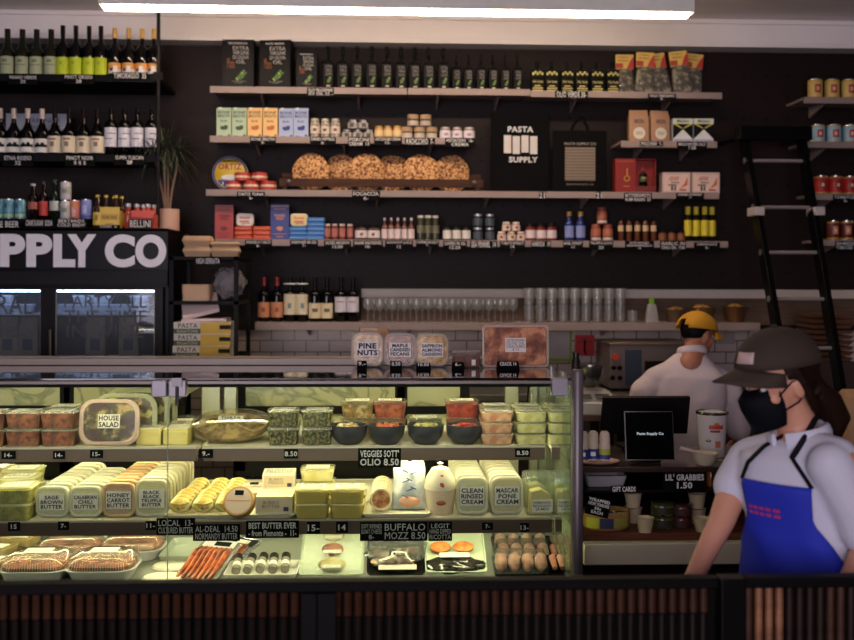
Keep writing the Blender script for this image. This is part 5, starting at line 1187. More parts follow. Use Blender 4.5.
def brow(key, x, n, w, h, lines, inner, rim, desc, dy=.062, Yf=3.86, **kw):
    f = frontub('butter_tub', p_(w, Yf), p_(h, Yf), .054, inner, rim, lines, lab=(.74, .5), r=.028, **kw)
    f2 = frontub('butter_tub', p_(w, Yf), p_(h, Yf), .054, inner, rim, None, r=.028)
    for i in range(n):
        lab = 'front '+desc+' tub with its label facing out' if i == 0 else (('rearmost' if i == n-1 else ORDN[i+1])+' '+desc+' tub counted from the front')
        put(key+('a' if i == 0 else 'b'), f if i == 0 else f2, (X(x, Yf, 500), Yf+i*dy, Z2+.002), lab, 'tub', desc+' tubs', rot=(0, 0, R.uniform(-.04, .04)))
BUT = mt((226, 214, 150), .5); BUT2 = mt((228, 224, 190), .5); OBT = mt((206, 140, 84), .5)
brow('bs', 52.5, 9, 32.5, 31, ['SAGE', 'BROWN', 'BUTTER'], BUT2, MILKY, 'sage brown butter')
brow('bh', 86, 7, 32.5, 31, ['CALABRIAN', 'CHILI', 'BUTTER'], BUT2, MILKY, 'herb butter')
brow('bc', 119, 9, 32.5, 34, ['HONEY', 'CARROT', 'BUTTER'], OBT, ORB, 'orange carrot butter')
brow('bt', 152, 9, 33, 37, ['BLACK', 'BLACK', 'TRUFFLE', 'BUTTER'], BUT, MILKY, 'black truffle butter')
brow('w1', 472, 9, 32, 38, ['CLEAN', 'RINSED', 'CREAM'], BUT2, MILKY, 'white cream', Yf=3.86)
brow('w2', 507, 9, 33, 38, ['MASCAR', 'PONE', 'CREAM'], mt((226, 206, 160), .5), MILKY, 'white mascarpone')
# butter rolls on a tray
TRAY = mt((232, 226, 206), .5)
def tray(w, d, h=.016, m=None, name='foam_tray'):
    def f(): return MB().rr([(w/2*.9, d/2*.9, .012, 0), (w/2, d/2, .018, h), (w/2-.004, d/2-.004, .016, h), (w/2*.88, d/2*.88, .012, .004)], m or TRAY, k=3, cap1=True).build(name)
    return f
x0 = X(166, 3.86, 510); x1 = X(298, 3.86, 510)
put('ftr', tray(x1-x0, .26), ((x0+x1)/2, 3.945, Z2+.001), 'long cream foam tray under the yellow butter rolls', 'tray')
YB2 = food((206, 172, 80), (250, 242, 190), 34, rough=.4, c3=(240, 226, 140))
def roll():
    o = MB().blob((0, 0, .024), (.037, .024, .025), YB2, 14, 9, jit=.10, seed=1).build('butter_roll', angle=80)
    MB().tube([(-.03, -.016, .034), (0, -.024, .030), (.03, -.016, .034)], .004, YB2, 6).build('ridge', o)
    MB().blob((.004, -.020, .018), (.016, .007, .008), food((90, 60, 30), (190, 150, 90), 60), 8, 5, jit=.3, seed=3).build('twisted_end', o); return o
for r_i, (xa_, xb_) in enumerate(((180, 201), (203, 221), (225, 238))):
    for k in range(9):
        t = k/8; Yk = 3.86+.058*k
        lab = ('left', 'middle', 'right')[r_i]+' row of yellow butter rolls, '+(('front roll', 'second roll', 'third roll', 'fourth roll', 'fifth roll', 'sixth roll', 'seventh roll', 'eighth roll', 'rearmost roll')[k])
        put('rl', roll, (X(xa_+(xb_-xa_)*t, Yk, 500), Yk, Z2+(.0175 if Yk < 4.07 else .002)+.002), lab, 'butter', 'yellow butter rolls', rot=(0, 0, R.uniform(-.25, .25)+.12), scale=1.12)
def wheel(w, c, rind):
    def f():
        m = MB(); m.lathe([(0, 0), (w*.48, 0), (w*.5, .008), (w*.5, .030), (w*.47, .036), (0, .036)], mt(rind, .6, bump=.4, scale=30), n=32); o = m.build('round_cheese', angle=50)
        MB().lathe([(w*.42, .0362), (w*.42, .0370), (0, .0372)], mt(c, .6), n=28).build('paper_round', o)
        a = MB(); a.xf = Matrix.Translation((0, w*.26, .0385)) @ Matrix.Rotation(-pi/2, 4, 'X'); a.box(-w*.14, w*.14, 0, .001, -w*.08, w*.08, INKK).box(-w*.38, w*.38, 0, .0005, -w*.28, -w*.24, mt((206, 150, 100), .5)).build('paper_mark', o, smooth=False); return o
    return f
put('rc1', wheel(p_(31, 3.86), (214, 190, 176), (196, 150, 90)), (X(241, 3.86, 500), 3.85, Z2+.052), 'pink paper round cheese tilted up before the butter rolls', 'cheese', rot=(1.05, 0, -.12))
put('rc2', wheel(.125, (226, 220, 200), (196, 164, 110)), (X(252, 4.05, 500), 4.10, Z2+.03), 'pale flat round cheese behind the tilted one', 'cheese', rot=(.25, 0, 0))
def bbox_(w, d, h, c, txt):
    def f():
        m = MB().cbox(w, d, h, mt(c, .5)); m.box(-w*.46, w*.46, -d/2-.001, -d/2, h*.12, h*.9, mt((216, 196, 160), .5)); m.text(txt, -w*.36, w*.2, h*.35, h*.75, -d/2-.002, mt((120, 110, 120), .6), .01); m.box(w*.26, w*.4, -d/2-.0015, -d/2, h*.15, h*.4, mt((60, 50, 90), .5))
        m.xf = Matrix.Translation((0, 0, h+.0012)) @ Matrix.Rotation(-pi/2, 4, 'X'); m.text(txt, -w*.4, w*.4, -d*.3, d*.3, 0, mt((150, 150, 140), .6)); return m.build('butter_box', smooth=False)
    return f
put('bb1', bbox_(p_(36, 3.86), .13, p_(17, 3.86), (226, 214, 180), ['BURRO', 'BUTTER']), (X(275, 3.86, 500), 3.89, Z2+.018), 'cream butter box before a white box on the second shelf', 'box')
put('bb2', bbox_(.13, .13, .06, (232, 230, 220), ['BURRO', 'FRESCO']), (X(278, 4.1, 500), 4.12, Z2+.002), 'lower white paper topped butter box behind the cream one', 'box', 'white butter boxes')
put('bb2', None, (X(279, 4.1, 500), 4.12, Z2+.064), 'upper white paper topped butter box behind the cream one', 'box', 'white butter boxes', rot=(0, 0, .05))
YG2 = food((222, 206, 120), (238, 228, 166), 20)
TLID = clear((246, 240, 200), milky=.45, rough=.2)
tubgrid('y1', tub('cheese_tub', p_(35.5, 3.87), .125, p_(14.5, 3.87), YG2, ['STRACCIATELLA'], lid=TLID, shell=clear((240, 230, 160), milky=.3)), [(313, 3.87, 2), (348, 3.87, 2), (350, 4.05, 1)], Z2, p_(14.5, 3.87), 'yellow cheese tub', 'yellow cheese tubs', ['{} in the left front stack', '{} in the right front stack', '{} behind the right front stack'])
tubgrid('y2', tub('cheese_tub', .14, .13, .05, YG2, [''], lid=clear((250, 250, 230), milky=.2)), [(318, 4.06, 3)], Z2, .05, 'yellow cheese tub with white label', 'white label cheese tubs', ['{} behind the left stack'])
x0 = X(362, 3.86, 510); x1 = X(430, 3.86, 510)
put('ftr2', tray(x1-x0, .24), ((x0+x1)/2, 3.935, Z2+.001), 'cream foam tray under the goat cheese and mozzarella bag', 'tray')
def gdisc():
    m = MB(); m.xf = Matrix.Translation((0, 0, .043)) @ Matrix.Rotation(pi/2, 4, 'X'); r = .043
    m.lathe([(0, -.014), (r*.94, -.014), (r, -.009), (r, .009), (r*.94, .014), (0, .014)], food((216, 196, 150), (240, 232, 206), 20, bump=.3), n=24)
    o = m.build('goat_cheese_disc'); m2 = MB(); m2.xf = m.xf; m2.lathe([(0, .0145), (r*.8, .0145), (r*.8, .0150), (0, .0150)], food((150, 84, 40), (206, 150, 96), 40), n=20); m2.build('rind_face', o); return o
for k in range(8):
    put('gd', gdisc, (X(381, 3.87, 500)+.0005*k, 3.87+.034*k, Z2+.018), ('front' if k == 0 else 'rearmost' if k == 7 else ORDN[k+1])+' goat cheese disc of the upright row, counted from the front', 'cheese', 'goat cheese discs', rot=(-.15, 0, 0))
# mozzarella bag: a knotted, wrinkled pillow of printed film
def mozz():
    w, h = p_(35, 3.92), p_(46, 3.92); m = MB(); v = []; f = []; nx, nz = 18, 22
    for s_ in (-1, 1):
        for j in range(nz+1):
            for i in range(nx+1):
                u, t = i/nx, j/nz; wd = w*(1-.18*t*t+.06*sin(9*t)); bl = .040*(sin(pi*u)**.6)*(max(0, sin(pi*min(1, t*.9+.08)))**.6)
                n_ = noise.noise(Vector((u*5, t*6, s_*2)))*.014*sin(pi*u)
                v.append((-wd/2+wd*u, s_*bl+n_, h*t+(.012*abs(sin(6*u)) if j == nz else 0)))
    K = (nx+1)*(nz+1)
    for s_ in (0, 1):
        for j in range(nz):
            for i in range(nx):
                a_ = s_*K+j*(nx+1)+i; q = (a_, a_+1, a_+nx+2, a_+nx+1); f.append(q if s_ == 0 else q[::-1])
    m.add(v, f, food((196, 204, 214), (236, 238, 238), 20, rough=.2, bump=.8)); o = m.build('mozzarella_bag', angle=25)
    pr = MB()
    for i in range(7):
        x_ = -.028+.016*(i % 3); z_ = h*(.30+.09*i); ln = .022+.006*(i % 2)
        pr.tube([(x_, -.043, z_), (x_+ln, -.044, z_+.010*(1 if i % 2 else -1))], .0022, mt((60, 74, 140), .5), 5)
    pr.blob((0, -.036, h*.16), (.045, .008, .020), mt((226, 170, 140), .4), 12, 6, jit=.4, seed=4); pr.build('blue_printing', o); return o
put('mz', mozz, (X(409.5, 3.92, 490), 3.945, Z2+.008), 'white mozzarella bag with blue printing on a foam tray', 'bag', rot=(-.15, 0, 0))
# ricotta basket
r = p_(16, 3.88); rh = p_(50, 3.88)
o = MB().lathe([(0, 0), (r*.8, 0), (r, rh*.45), (r*1.0, rh*.52), (0, rh*.5)], clear((240, 226, 210), milky=.6, rough=.2), n=28).build('ricotta_basket'); o.location = (X(440.5, 3.88, 500), 3.9, Z2+.001); tag(o, 'tied ricotta basket with orange dots beside the mozzarella bag', 'cheese')
MB().lathe([(r*1.0, rh*.50), (r*1.02, rh*.56), (r*.9, rh*.72), (r*.55, rh*.90), (r*.12, rh*.95), (r*.10, rh*.98), (r*.2, rh), (0, rh*1.03)], mt((238, 226, 200), .45), n=28).build('tied_wrap', o)
m = MB(); m.blob((.004, -r*.96, rh*.60), (.011, .003, .011), mt((214, 70, 40), .5), 8, 5, jit=.5, seed=1).blob((.004, -r*.74, rh*.78), (.008, .004, .006), mt((206, 110, 70), .5), 8, 5).blob((0, -r*.96, rh*.26), (.020, .003, .010), mt((170, 90, 60), .5), 8, 5); m.build('orange_dots', o)
def parm():
    w, h = p_(30, 3.88), p_(38, 3.88)
    m = MB(); m.poly([(-w*.34, 0), (w*.38, 0), (w*.38, h*.5), (w*.05, h*.66), (-w*.30, h*.6)], -.02, .03, mt((226, 200, 140), .5, bump=.4, scale=30)); o = m.build('parmesan_wedge', bevel=.004)
    MB().rr([(w*.44, .032, .01, -.001), (w*.5, .036, .012, h*.5), (w*.46, .026, .010, h*.95)], clear((240, 246, 236), milky=.10, rough=.08, ior=1.6), k=3).build('clear_pack', o)
    a = MB().box(-w*.32, w*.38, -.040, -.039, h*.08, h*.42, LBL); a.text(['PARMIGIANO', 'REGGIANO', '24 MESI'], -w*.28, w*.34, h*.13, h*.37, -.0405, INK, .01); a.build('pack_label', o, smooth=False); return o
for i, (x, Y) in enumerate(((539, 3.88), (565.5, 3.88), (536, 4.0), (561, 4.0))):
    put('pm', parm, (X(x, Y, 500), Y, Z2+.002), ('front left parmesan wedge pack near the case end', 'front parmesan wedge pack at the case end', 'rear left parmesan wedge pack', 'rear parmesan wedge pack at the case end')[i], 'cheese', 'parmesan packs', rot=(0, 0, R.uniform(-.1, .1)))

# ---- bottom deck
def dome_tray(w, d, h, fd, c):
    def f():
        o = MB().rr([(w/2*.84, d/2*.84, .05, 0), (w/2*.97, d/2*.97, .06, h*.40), (w/2*1.03, d/2*1.03, .065, h*.42), (w/2*1.03, d/2*1.03, .065, h*.46), (w/2*.95, d/2*.95, .06, h*.46)], mt(c, .4), k=5, cap1=False).build('oval_tray')
        MB().rr([(w/2*.85, d/2*.85, .05, h*.1), (w/2*.92, d/2*.92, .055, h*.60), (w/2*.80, d/2*.80, .05, h*.68)], fd, k=5).build('contents', o)
        dm = MB(); secs = [(w/2, d/2, .064, h*.47), (w/2*.97, d/2*.97, .06, h*.72), (w/2*.84, d/2*.84, .055, h*.93), (w/2*.7, d/2*.7, .05, h)]
        dm.rr(secs, clear((244, 240, 230), milky=.13, rough=.08, ior=1.5), k=5, cap0=False)
        for i in range(22):   # ribs of the dome
            x = -w*.40+w*.80*i/21; dm.tube([(x, -d/2*1.0, h*.48), (x*.95, -d/2*.93, h*.80)], .0012, MILKY, 4)
        dm.build('clear_dome', o)
        MB().box(-w*.2, w*.2, -d*.1, d*.22, h+.001, h+.002, LBL).build('dome_label', o, smooth=False); return o
    return f
LAS = food((90, 34, 20), (176, 96, 60), 40); Yd3 = 3.92
for i, (x, Y, s) in enumerate(((38, Yd3, 1), (104, Yd3, 1), (72, 4.18, .96), (134, 4.20, .96), (10, 4.42, .95), (85, 4.44, .95))):
    put('dt', dome_tray(p_(66, Yd3), .21, .095, LAS, (196, 198, 206)), (X(x, Y, 560), Y, Z3), ('front left domed tray of baked pasta', 'front right domed tray of baked pasta', 'middle left domed tray of baked pasta', 'middle right domed tray of baked pasta', 'rear left domed tray of baked pasta', 'rear right domed tray of baked pasta')[i], 'tray', 'domed pasta trays', scale=s)
def flatpack():
    w, d, h = .15, .11, .034; o = MB().rr([(w/2*.9, d/2*.9, .012, 0), (w/2, d/2, .016, h)], clear((230, 220, 180), milky=.3), k=3).build('flat_pack')
    MB().rr([(w/2*.86, d/2*.86, .01, .003), (w/2*.94, d/2*.94, .014, h*.8)], food((150, 120, 60), (206, 190, 130), 30), k=3).build('contents', o)
    MB().box(-w*.3, w*.3, -d*.25, d*.25, h+.0008, h+.002, PAPER).build('pack_label', o, smooth=False); return o
for i, (x, Y, l) in enumerate(((-12, 3.9, 0), (-12, 3.9, 1), (-6, 4.08, 0), (-6, 4.08, 1), (6, 4.2, 2), (18, 4.24, 0), (18, 4.24, 1))):
    if i == 4: continue
    put('fp', flatpack, (X(x, Y, 560), Y+.02, Z3+l*.037), ('lower flat pack at the front left corner', 'upper flat pack at the front left corner', 'lower flat pack second from the front left', 'upper flat pack second from the front left', '', 'lower flat pack behind the domed trays', 'upper flat pack behind the domed trays')[i], 'pack', 'flat labelled packs', rot=(0, 0, -.2))
o = put('gt', tray(.24, .30, .03, mt((150, 160, 150), .5), 'grey_tray'), (X(196, 4.25, 550), 4.22, Z3), 'grey green tray behind the white lids', 'tray')
for i, (x, Y) in enumerate(((163, 3.87), (172, 4.03))):
    put('wl', lambda: MB().lathe([(0, .004), (.07, .004), (.078, 0), (.080, .002), (.072, .010), (0, .012)], mt((226, 222, 208), .45), n=26).build('white_saucer'), (X(x, Y, 565), Y, Z3), ('front flat white saucer lying on the deck', 'rear flat white saucer lying on the deck')[i], 'saucer', scale=(1, .8, 1))
# sausages in pack
o = MB().rr([(.085, .13, .02, 0), (.088, .135, .02, .006), (.085, .13, .02, .012)], clear((226, 226, 226), milky=.3, rough=.1, ior=1.6), k=3).build('sausage_pack'); o.location = (X(208, 3.95, 555), 3.95, Z3+.035); o.rotation_euler = (.38, 0, -.35); tag(o, 'clear pack of thin orange sausages with black label', 'pack')
SA = food((110, 44, 20), (176, 88, 44), 30, rough=.3)
for i in range(7):
    x = -.066+.022*i; q = MB().tube([(x, -.12, .020), (x+.006, -.04, .024), (x-.003, .04, .023), (x+.004, .075, .018)], [.006, .011, .011, .006], SA, 8).build('sausage', o)
a = MB(); a.box(-.07, .07, .085, .128, .0135, .0155, mt((220, 220, 226), .5)).box(-.02, .05, .092, .120, .0156, .0160, INKK); a.build('pack_label', o, smooth=False)
o = MB().rr([(.075, .10, .02, 0), (.078, .105, .02, .006)], clear((206, 206, 214), milky=.2, rough=.1, ior=1.6), k=3).build('sausage_pack'); o.location = (X(232, 4.06, 550), 4.08, Z3+.04); o.rotation_euler = (.32, 0, -.6); tag(o, 'second sausage pack with black label behind the first', 'pack')
for i in range(4): x = -.045+.028*i; MB().tube([(x, -.09, .014), (x+.006, 0, .017), (x, .05, .013)], [.006, .011, .006], SA, 8).build('sausage', o)
MB().box(-.06, .06, .05, .095, .0065, .0085, INKK).box(-.03, .03, .06, .085, .0086, .009, PAPER).build('pack_label', o, smooth=False)
# tray with rolled salami
put('st1', tray(p_(72, 3.88), .20, .03, mt((228, 228, 222), .45)), (X(262, 3.88, 565), 3.91, Z3), 'white tray of short salami rolls in black and white', 'tray')
def sal():
    o = MB().tube([(0, -.035, .020), (0, .055, .050)], .017, mt((120, 116, 106), .6, bump=.2), 14).build('salami_roll'); MB().tube([(0, .0275, .0408), (0, .056, .0503)], .0178, mt((40, 38, 36), .5), 14).build('dark_end', o)
    MB().tube([(0, -.015, .0266), (0, .006, .0336)], .0178, mt((226, 224, 216), .6), 14, caps=False).build('paper_band', o); return o
row('sl', sal, (238, 250, 262, 274, 286), 3.90, Z3+.010, 'short salami rolls lying on the white tray', 'salami', 'short salami rolls', jit=.12)
# slanted packs
def slant(x, w_, d, Y, fn, label, tilt=.50, base=None, name='tray_pack', cat='tray', mat=None):
    w = p_(w_, Y); o = MB().rr([(w/2*.95, d/2*.95, .01, 0), (w/2, d/2, .014, .014), (w/2-.004, d/2-.004, .012, .014), (w/2*.93, d/2*.93, .01, .005)], mat or mt((206, 214, 196), .5), k=3).build(name)
    o.location = (X(x, Y, 560), Y+d/2*cos(tilt)-.03, Z3+d/2*sin(tilt)+.006); o.rotation_euler = (tilt, 0, 0); tag(o, label, cat)
    fn(o, w, d); return o
WR = clear((236, 242, 240), milky=.10, rough=.06, ior=1.7)
def cut(o, w, d):
    for i, (y, c1, c2, rx) in enumerate(((.085, (190, 160, 90), (220, 196, 130), .044), (0.005, (150, 66, 46), (196, 110, 80), .044), (-.075, (190, 160, 90), (222, 200, 140), .054))):
        MB().blob((0, y, .014), (rx, .036, .012), food(c1, c2, 30), 14, 6).build('sliced_round', o)
        MB().box(-.036, .036, y-.034, y-.016, .0265, .0275, PAPER).build('pack_label', o, smooth=False)
    MB().rr([(w/2*1.0, d/2*1.0, .014, .015), (w/2*.94, d/2*.94, .014, .028)], WR, k=3, cap0=False).build('clear_wrap', o)
slant(331.5, 64, .26, 3.88, cut, 'pale slanted pack with three round slices and paper labels', mat=mt((226, 230, 210), .5))
def meatbag(o, w, d):
    m = MB()
    for i in range(12): m.blob((R.uniform(-w*.34, w*.34), R.uniform(-d*.36, -d*.05), .022+R.uniform(0, .01)), (.030, .018, .008), food((90, 66, 50), (190, 170, 140), 40, c3=(130, 84, 70)), 10, 6, jit=.5, seed=i)
    m.build('sliced_meat', o)
    q = crumple((0, -.0, .03), (w*.49, d*.46, .030), clear((206, 210, 212), milky=.10, rough=.08, ior=1.5), 5, amp=.3, name='clear_wrap'); q.parent = o
    MB().box(-w*.3, w*.35, -d*.50, -d*.40, .036, .038, mt((214, 196, 186), .6)).build('pack_label', o, smooth=False)
slant(396, 58, .25, 3.88, meatbag, 'dark tray of sliced meat in crumpled clear film', mat=mt((22, 22, 22), .3))
def patt(o, w, d):
    for s in (-1, 1): MB().blob((s*w*.19-.012, -.015, .024), (w*.175, .030, .014), food((196, 96, 40), (226, 140, 70), 30), 14, 7).build('orange_patty', o)
    MB().box(-w*.26, w*.22, -.080, -.055, .032, .034, PAPER).build('pack_label', o, smooth=False)
    q = crumple((0, -.095, .008), (w*.47, d*.15, .018), clear((60, 60, 60), milky=.5, rough=.08, ior=1.6), 8, amp=.3, name='dark_film'); q.parent = o
slant(456, 62, .28, 3.90, patt, 'pale green slanted tray with two orange patties', mat=mt((196, 212, 186), .5))
SK = food((206, 140, 122), (236, 188, 166), 20, rough=.3, bump=.3)
def links(o, w, d):
    for i in range(4): x = -w*.36+w*.24*i; MB().tube([(x-.004, -d*.40, .022), (x, -d*.2, .028), (x+.004, d*.2, .026), (x+.002, d*.38, .018)], [.010, .0235, .0235, .010], SK, 12).build('sausage_link', o)
    MB().rr([(w/2, d/2, .014, .014), (w/2*.9, d/2*.86, .014, .054)], clear((220, 220, 220), milky=.07, rough=.05, ior=1.8), k=3, cap0=False).build('clear_wrap', o)
BT = mt((20, 19, 19), .3)
for i, (x, Y) in enumerate(((521, 3.86), (523, 4.01), (520, 4.16), (578, 3.86), (575, 4.01), (572, 4.16))):
    if i > 2: x -= 2
    s = slant(x, 56 if i < 3 else 34, .12, Y, links if i < 3 else (lambda o, w, d: [MB().tube([(k*.03-.03, -d*.3, .022), (k*.03-.03, d*.3, .022)], [.010, .014], SK, 8).build('sausage_link', o) for k in range(3)]), ('front black tray of pink sausage links', 'middle black tray of pink sausage links', 'rear black tray of pink sausage links', 'front narrow sausage tray at the case end', 'middle narrow sausage tray at the case end', 'rear narrow sausage tray at the case end')[i], tilt=.35, mat=BT)
    if i > 2: s.location.x = X(562, Y, 560)

# ---- on top of the case
YK = 4.17
def nuts(key, x, w_, h_, c1, c2, lines, d):
    fd = food(c1, c2, 34, rough=.4, bump=1.0)
    f = frontub('nut_tub', p_(w_, YK), p_(h_, YK), .050, fd, clear((236, 226, 216), milky=.22, rough=.1), lines, lab=(.66, .42), r=.035, bold=.04, inkm=mt((40, 34, 40), .6), capm=clear((250, 246, 240), milky=.02, rough=.06), ring=clear((240, 230, 220), milky=.35, rough=.15), labm=mt((236, 228, 224), .6))
    put(key, f, (X(x, YK, 350), YK, ZTOP+.001), d, 'tub', None, rot=(-.10, 0, 0))
nuts('n1', 367.5, 33, 35, (196, 160, 120), (236, 214, 180), ['PINE', 'NUTS'], 'tub of pine nuts leaning on the case top')
nuts('n2', 400, 33, 34, (110, 56, 36), (180, 110, 76), ['MAPLE', 'CANDIED', 'PECANS'], 'tub of maple pecans leaning on the case top')
nuts('n3', 432, 34, 33.5, (176, 130, 40), (236, 200, 110), ['SAFFRON', 'ALMOND', 'CASHEWS'], 'tub of saffron nuts leaning on the case top')
# boxes just behind the leaning tubs
for i, (x, w_, h_, c) in enumerate(((374, 30, 12, (196, 160, 120)),)):
    o = MB().rr([(p_(w_/2, 4.28), .03, .01, 0), (p_(w_/2, 4.28), .03, .01, p_(37, 4.28)-.03)], clear((226, 196, 160), milky=.4), k=3).build('clear_jar'); o.location = (X(x, 4.3, 350), 4.3, ZTOP+.031); tag(o, 'tall pale jar behind the pine nut tub', 'jar')
o = MB().rr([(p_(13, YK), .04, .01, 0), (p_(14, YK), .045, .012, p_(15, YK))], clear((226, 206, 196), milky=.12), k=3).build('cookie_box'); o.location = (X(466, YK, 350), YK, ZTOP+.001); tag(o, 'small clear box of dark cookies between nuts and crackers', 'box')
MB().rr([(p_(12, YK), .036, .01, .003), (p_(12.6, YK), .04, .012, p_(11, YK))], food((70, 30, 20), (140, 76, 50), 30), k=3).build('cookies', o)
MB().rr([(p_(14.6, YK), .047, .012, p_(15, YK)), (p_(14.2, YK), .046, .012, p_(16.4, YK))], LID, k=3).build('lid', o)
MB().box(.020, .036, -.0475, -.046, .010, .034, PAPER).build('box_label', o, smooth=False)
w, h = p_(67, YK), p_(42, YK)
o = empty('cracker_box', (X(515, YK, 345), YK-.02, ZTOP+.001)); tag(o, 'wide clear tub of browned crackers standing on the case top', 'box'); o.rotation_euler = (-.06, 0, .03)
m = MB(); m.xf = Matrix.Translation((0, 0, h/2)) @ Matrix.Rotation(pi/2, 4, 'X')
m.rr([(w/2*.92, h/2*.9, .02, -.07), (w/2*.98, h/2*.96, .02, -.004), (w/2, h/2, .016, 0), (w/2, h/2, .016, .006), (w/2*.94, h/2*.90, .014, .008), (w/2*.93, h/2*.89, .014, .004)], clear((240, 216, 196), milky=.5, rough=.2), k=4, cap1=False); m.build('tub_shell', o)
m = MB(); m.xf = Matrix.Translation((0, 0, h/2)) @ Matrix.Rotation(pi/2, 4, 'X')
m.rr([(w/2*.90, h/2*.88, .02, -.066), (w/2*.92, h/2*.88, .014, .002)], food((110, 52, 26), (206, 140, 96), 17, c3=(156, 86, 50), bump=1), k=4); m.build('crackers', o)
m = MB(); lx = -w*.01; m.box(lx-.042, lx+.045, -.0115, -.0105, h*.36, h*.70, mt((232, 220, 214), .6)); m.text(['CASTELVETRANO', 'OLIVE OIL', 'CRACKERS', '$ 14'], lx-.038, lx+.041, h*.39, h*.67, -.0125, INKK); m.build('tub_label', o, smooth=False)
def toptag(x, w_, h_, txt, d):
    xx = X(x, 4.06, 360); w = p_(w_, 4.06); h = p_(h_, 4.06); m = MB(); m.add([(-w/2, -.015, 0), (w/2, -.015, 0), (w*.46, .006, h), (-w*.46, .006, h), (-w/2, .02, 0), (w/2, .02, 0)], [(0, 1, 2, 3), (3, 2, 5, 4), (0, 3, 4), (1, 5, 2), (0, 4, 5, 1)], SIGNB)
    m.xf = Matrix.Rotation(-.55, 4, 'X'); m.text([txt], -w*.36, w*.36, h*.25, h*.8, -.0152, CHALK, .03)
    o = m.build('price_tent', smooth=False); o.location = (xx, 4.06, ZTOP+.0008); tag(o, d, 'price tag')
toptag(362, 10, 8.5, '9.-', 'small black price tent before the pine nuts'); toptag(396, 12, 8, '8.50', 'small black price tent before the pecans'); toptag(423.5, 15, 6.5, '10.50', 'small black price tent before the saffron nuts'); toptag(458, 12.5, 7, '6.-', 'small black price tent before the cookie box'); toptag(508, 23, 8, 'CRACK 14', 'wide black price tent before the crackers')
# ------------------------------------------------------------------ rear worktop and things on the tiled wall
zw = .95
wt = MB().box(-.80, 4.0, 6.08, YW+.018, zw-.04, zw, mt((130, 122, 116), .35, .6)); tag(wt.build('rear_worktop', bevel=.003), 'steel worktop running along the tiled back wall', 'worktop')
m = MB()
t = empty('rear_base_cabinet', (1.80, 6.12, 0)); tag(t, 'dark base cabinet under the rear steel worktop', 'cabinet'); MB().box(-2.6, 2.4, 0, YW+.01-6.12, .02, zw-.041, mt((40, 34, 32), .5)).build('cabinet_body', t)
for i in range(5): q = MB().box(-2.55+i*1.03, -1.58+i*1.03, -.018, -.001, .08, zw-.08, mt((52, 44, 40), .5)).build('door', t, bevel=.003); MB().box(-2.1+i*1.03, -2.0+i*1.03, -.03, -.019, zw-.16, zw-.15, DSTEEL).build('handle', q)
# oven / control machine
Yo = 6.25
xa, z1 = W(610, 345, Yo); xb, _ = W(693, 345, Yo)
ov = empty('steel_oven', ((xa+xb)/2, Yo, zw)); tag(ov, 'steel countertop oven with red and black knobs behind the cook', 'oven'); w = (xb-xa)/2; h = z1-zw
MB().box(-w, w, 0, .42, .02, h, mt((120, 108, 102), .4, .5)).box(-w-.01, w+.01, -.01, .43, h, h+.015, mt((130, 110, 96), .4, .5)).build('oven_body', ov, bevel=.004)
for s in (-1, 1):
    for y in (.04, .38): MB().cbox(.03, .03, .02, CB if 'CB' in globals() else BLACK, s*(w-.04), y, 0).build('foot', ov)
MB().box(-w+.095, -w+.2, -.006, 0, .04, h-.03, mt((60, 70, 84), .2)).build('oven_window', ov)
MB().box(-w+.22, w-.01, -.008, 0, .05, h-.10, mt((40, 36, 36), .25)).build('oven_door', ov, bevel=.003)
def knob(px_, py_, r, c, nm):
    x, z = W(px_, py_, Yo-.02); k = MB(); k.xf = Matrix.Translation((x-(xa+xb)/2, -.0005, z-zw)) @ Matrix.Rotation(pi/2, 4, 'X'); k.lathe([(r*1.1, 0), (r, .02), (0, .02)], c, n=16); o = k.build(nm, ov); return o
knob(616, 357, .020, mt((206, 60, 26), .4), 'red_button')['label'] = 'red button'
for a, b in ((614, 368), (620, 368), (613, 378), (620, 378)): knob(a, b, .014, mt((16, 16, 16), .3), 'control_knob')
# things fixed to the tiles
def flat(name, x0, x1, y0, y1, c, label, cat, Y=YW+.0095, fn=None, d=.01):
    xa, za = W(x0, y1, Y); xb, zb = W(x1, y0, Y); w = (xb-xa)/2; m = MB().box(-w, w, 0, d, 0, zb-za, mt(c, .6))
    if fn: fn(m, w, zb-za)
    o = m.build(name, smooth=False); o.location = ((xa+xb)/2, Y, za); return tag(o, label, cat)
def redf(m, w, h):
    m.text(['FIRE', 'BLANKET'], -w*.7, w*.7, h*.62, h*.86, -.001, mt((70, 16, 18), .6), .03); m.tube([(0, -.006, h*.75), (-.004, -.01, h*.3), (.004, -.006, h*.08)], .006, INKK, 6)
flat('red_holder', 575, 594.5, 335, 356, (176, 28, 34), 'red square holder hung on the tiles right of the cracker box', 'holder', fn=redf)
def postf(m, w, h):
    m.box(-w*.9, w*.82, -.001, 0, h*.12, h*.97, mt((176, 166, 166), .7))
    for i in range(9): m.box(-w*.8, w*.7, -.0016, -.001, h*(.2+.08*i), h*(.205+.08*i), mt((120, 110, 112), .7))
flat('paper_notice', 543, 572, 330, 362, (130, 150, 44), 'white paper notice with a green border on the tiles', 'notice', fn=postf, d=.004)
flat('switch_plate', 660, 674, 333, 347, (176, 164, 160), 'pale switch plate on the tiles near the cook', 'switch', fn=lambda m, w, h: m.box(-w*.3, w*.3, -.004, 0, h*.3, h*.7, mt((150, 140, 138), .5)))
flat('paper_notice', 716, 735, 332, 344, (150, 138, 134), 'small pale card on the tiles between cook and woman', 'notice')
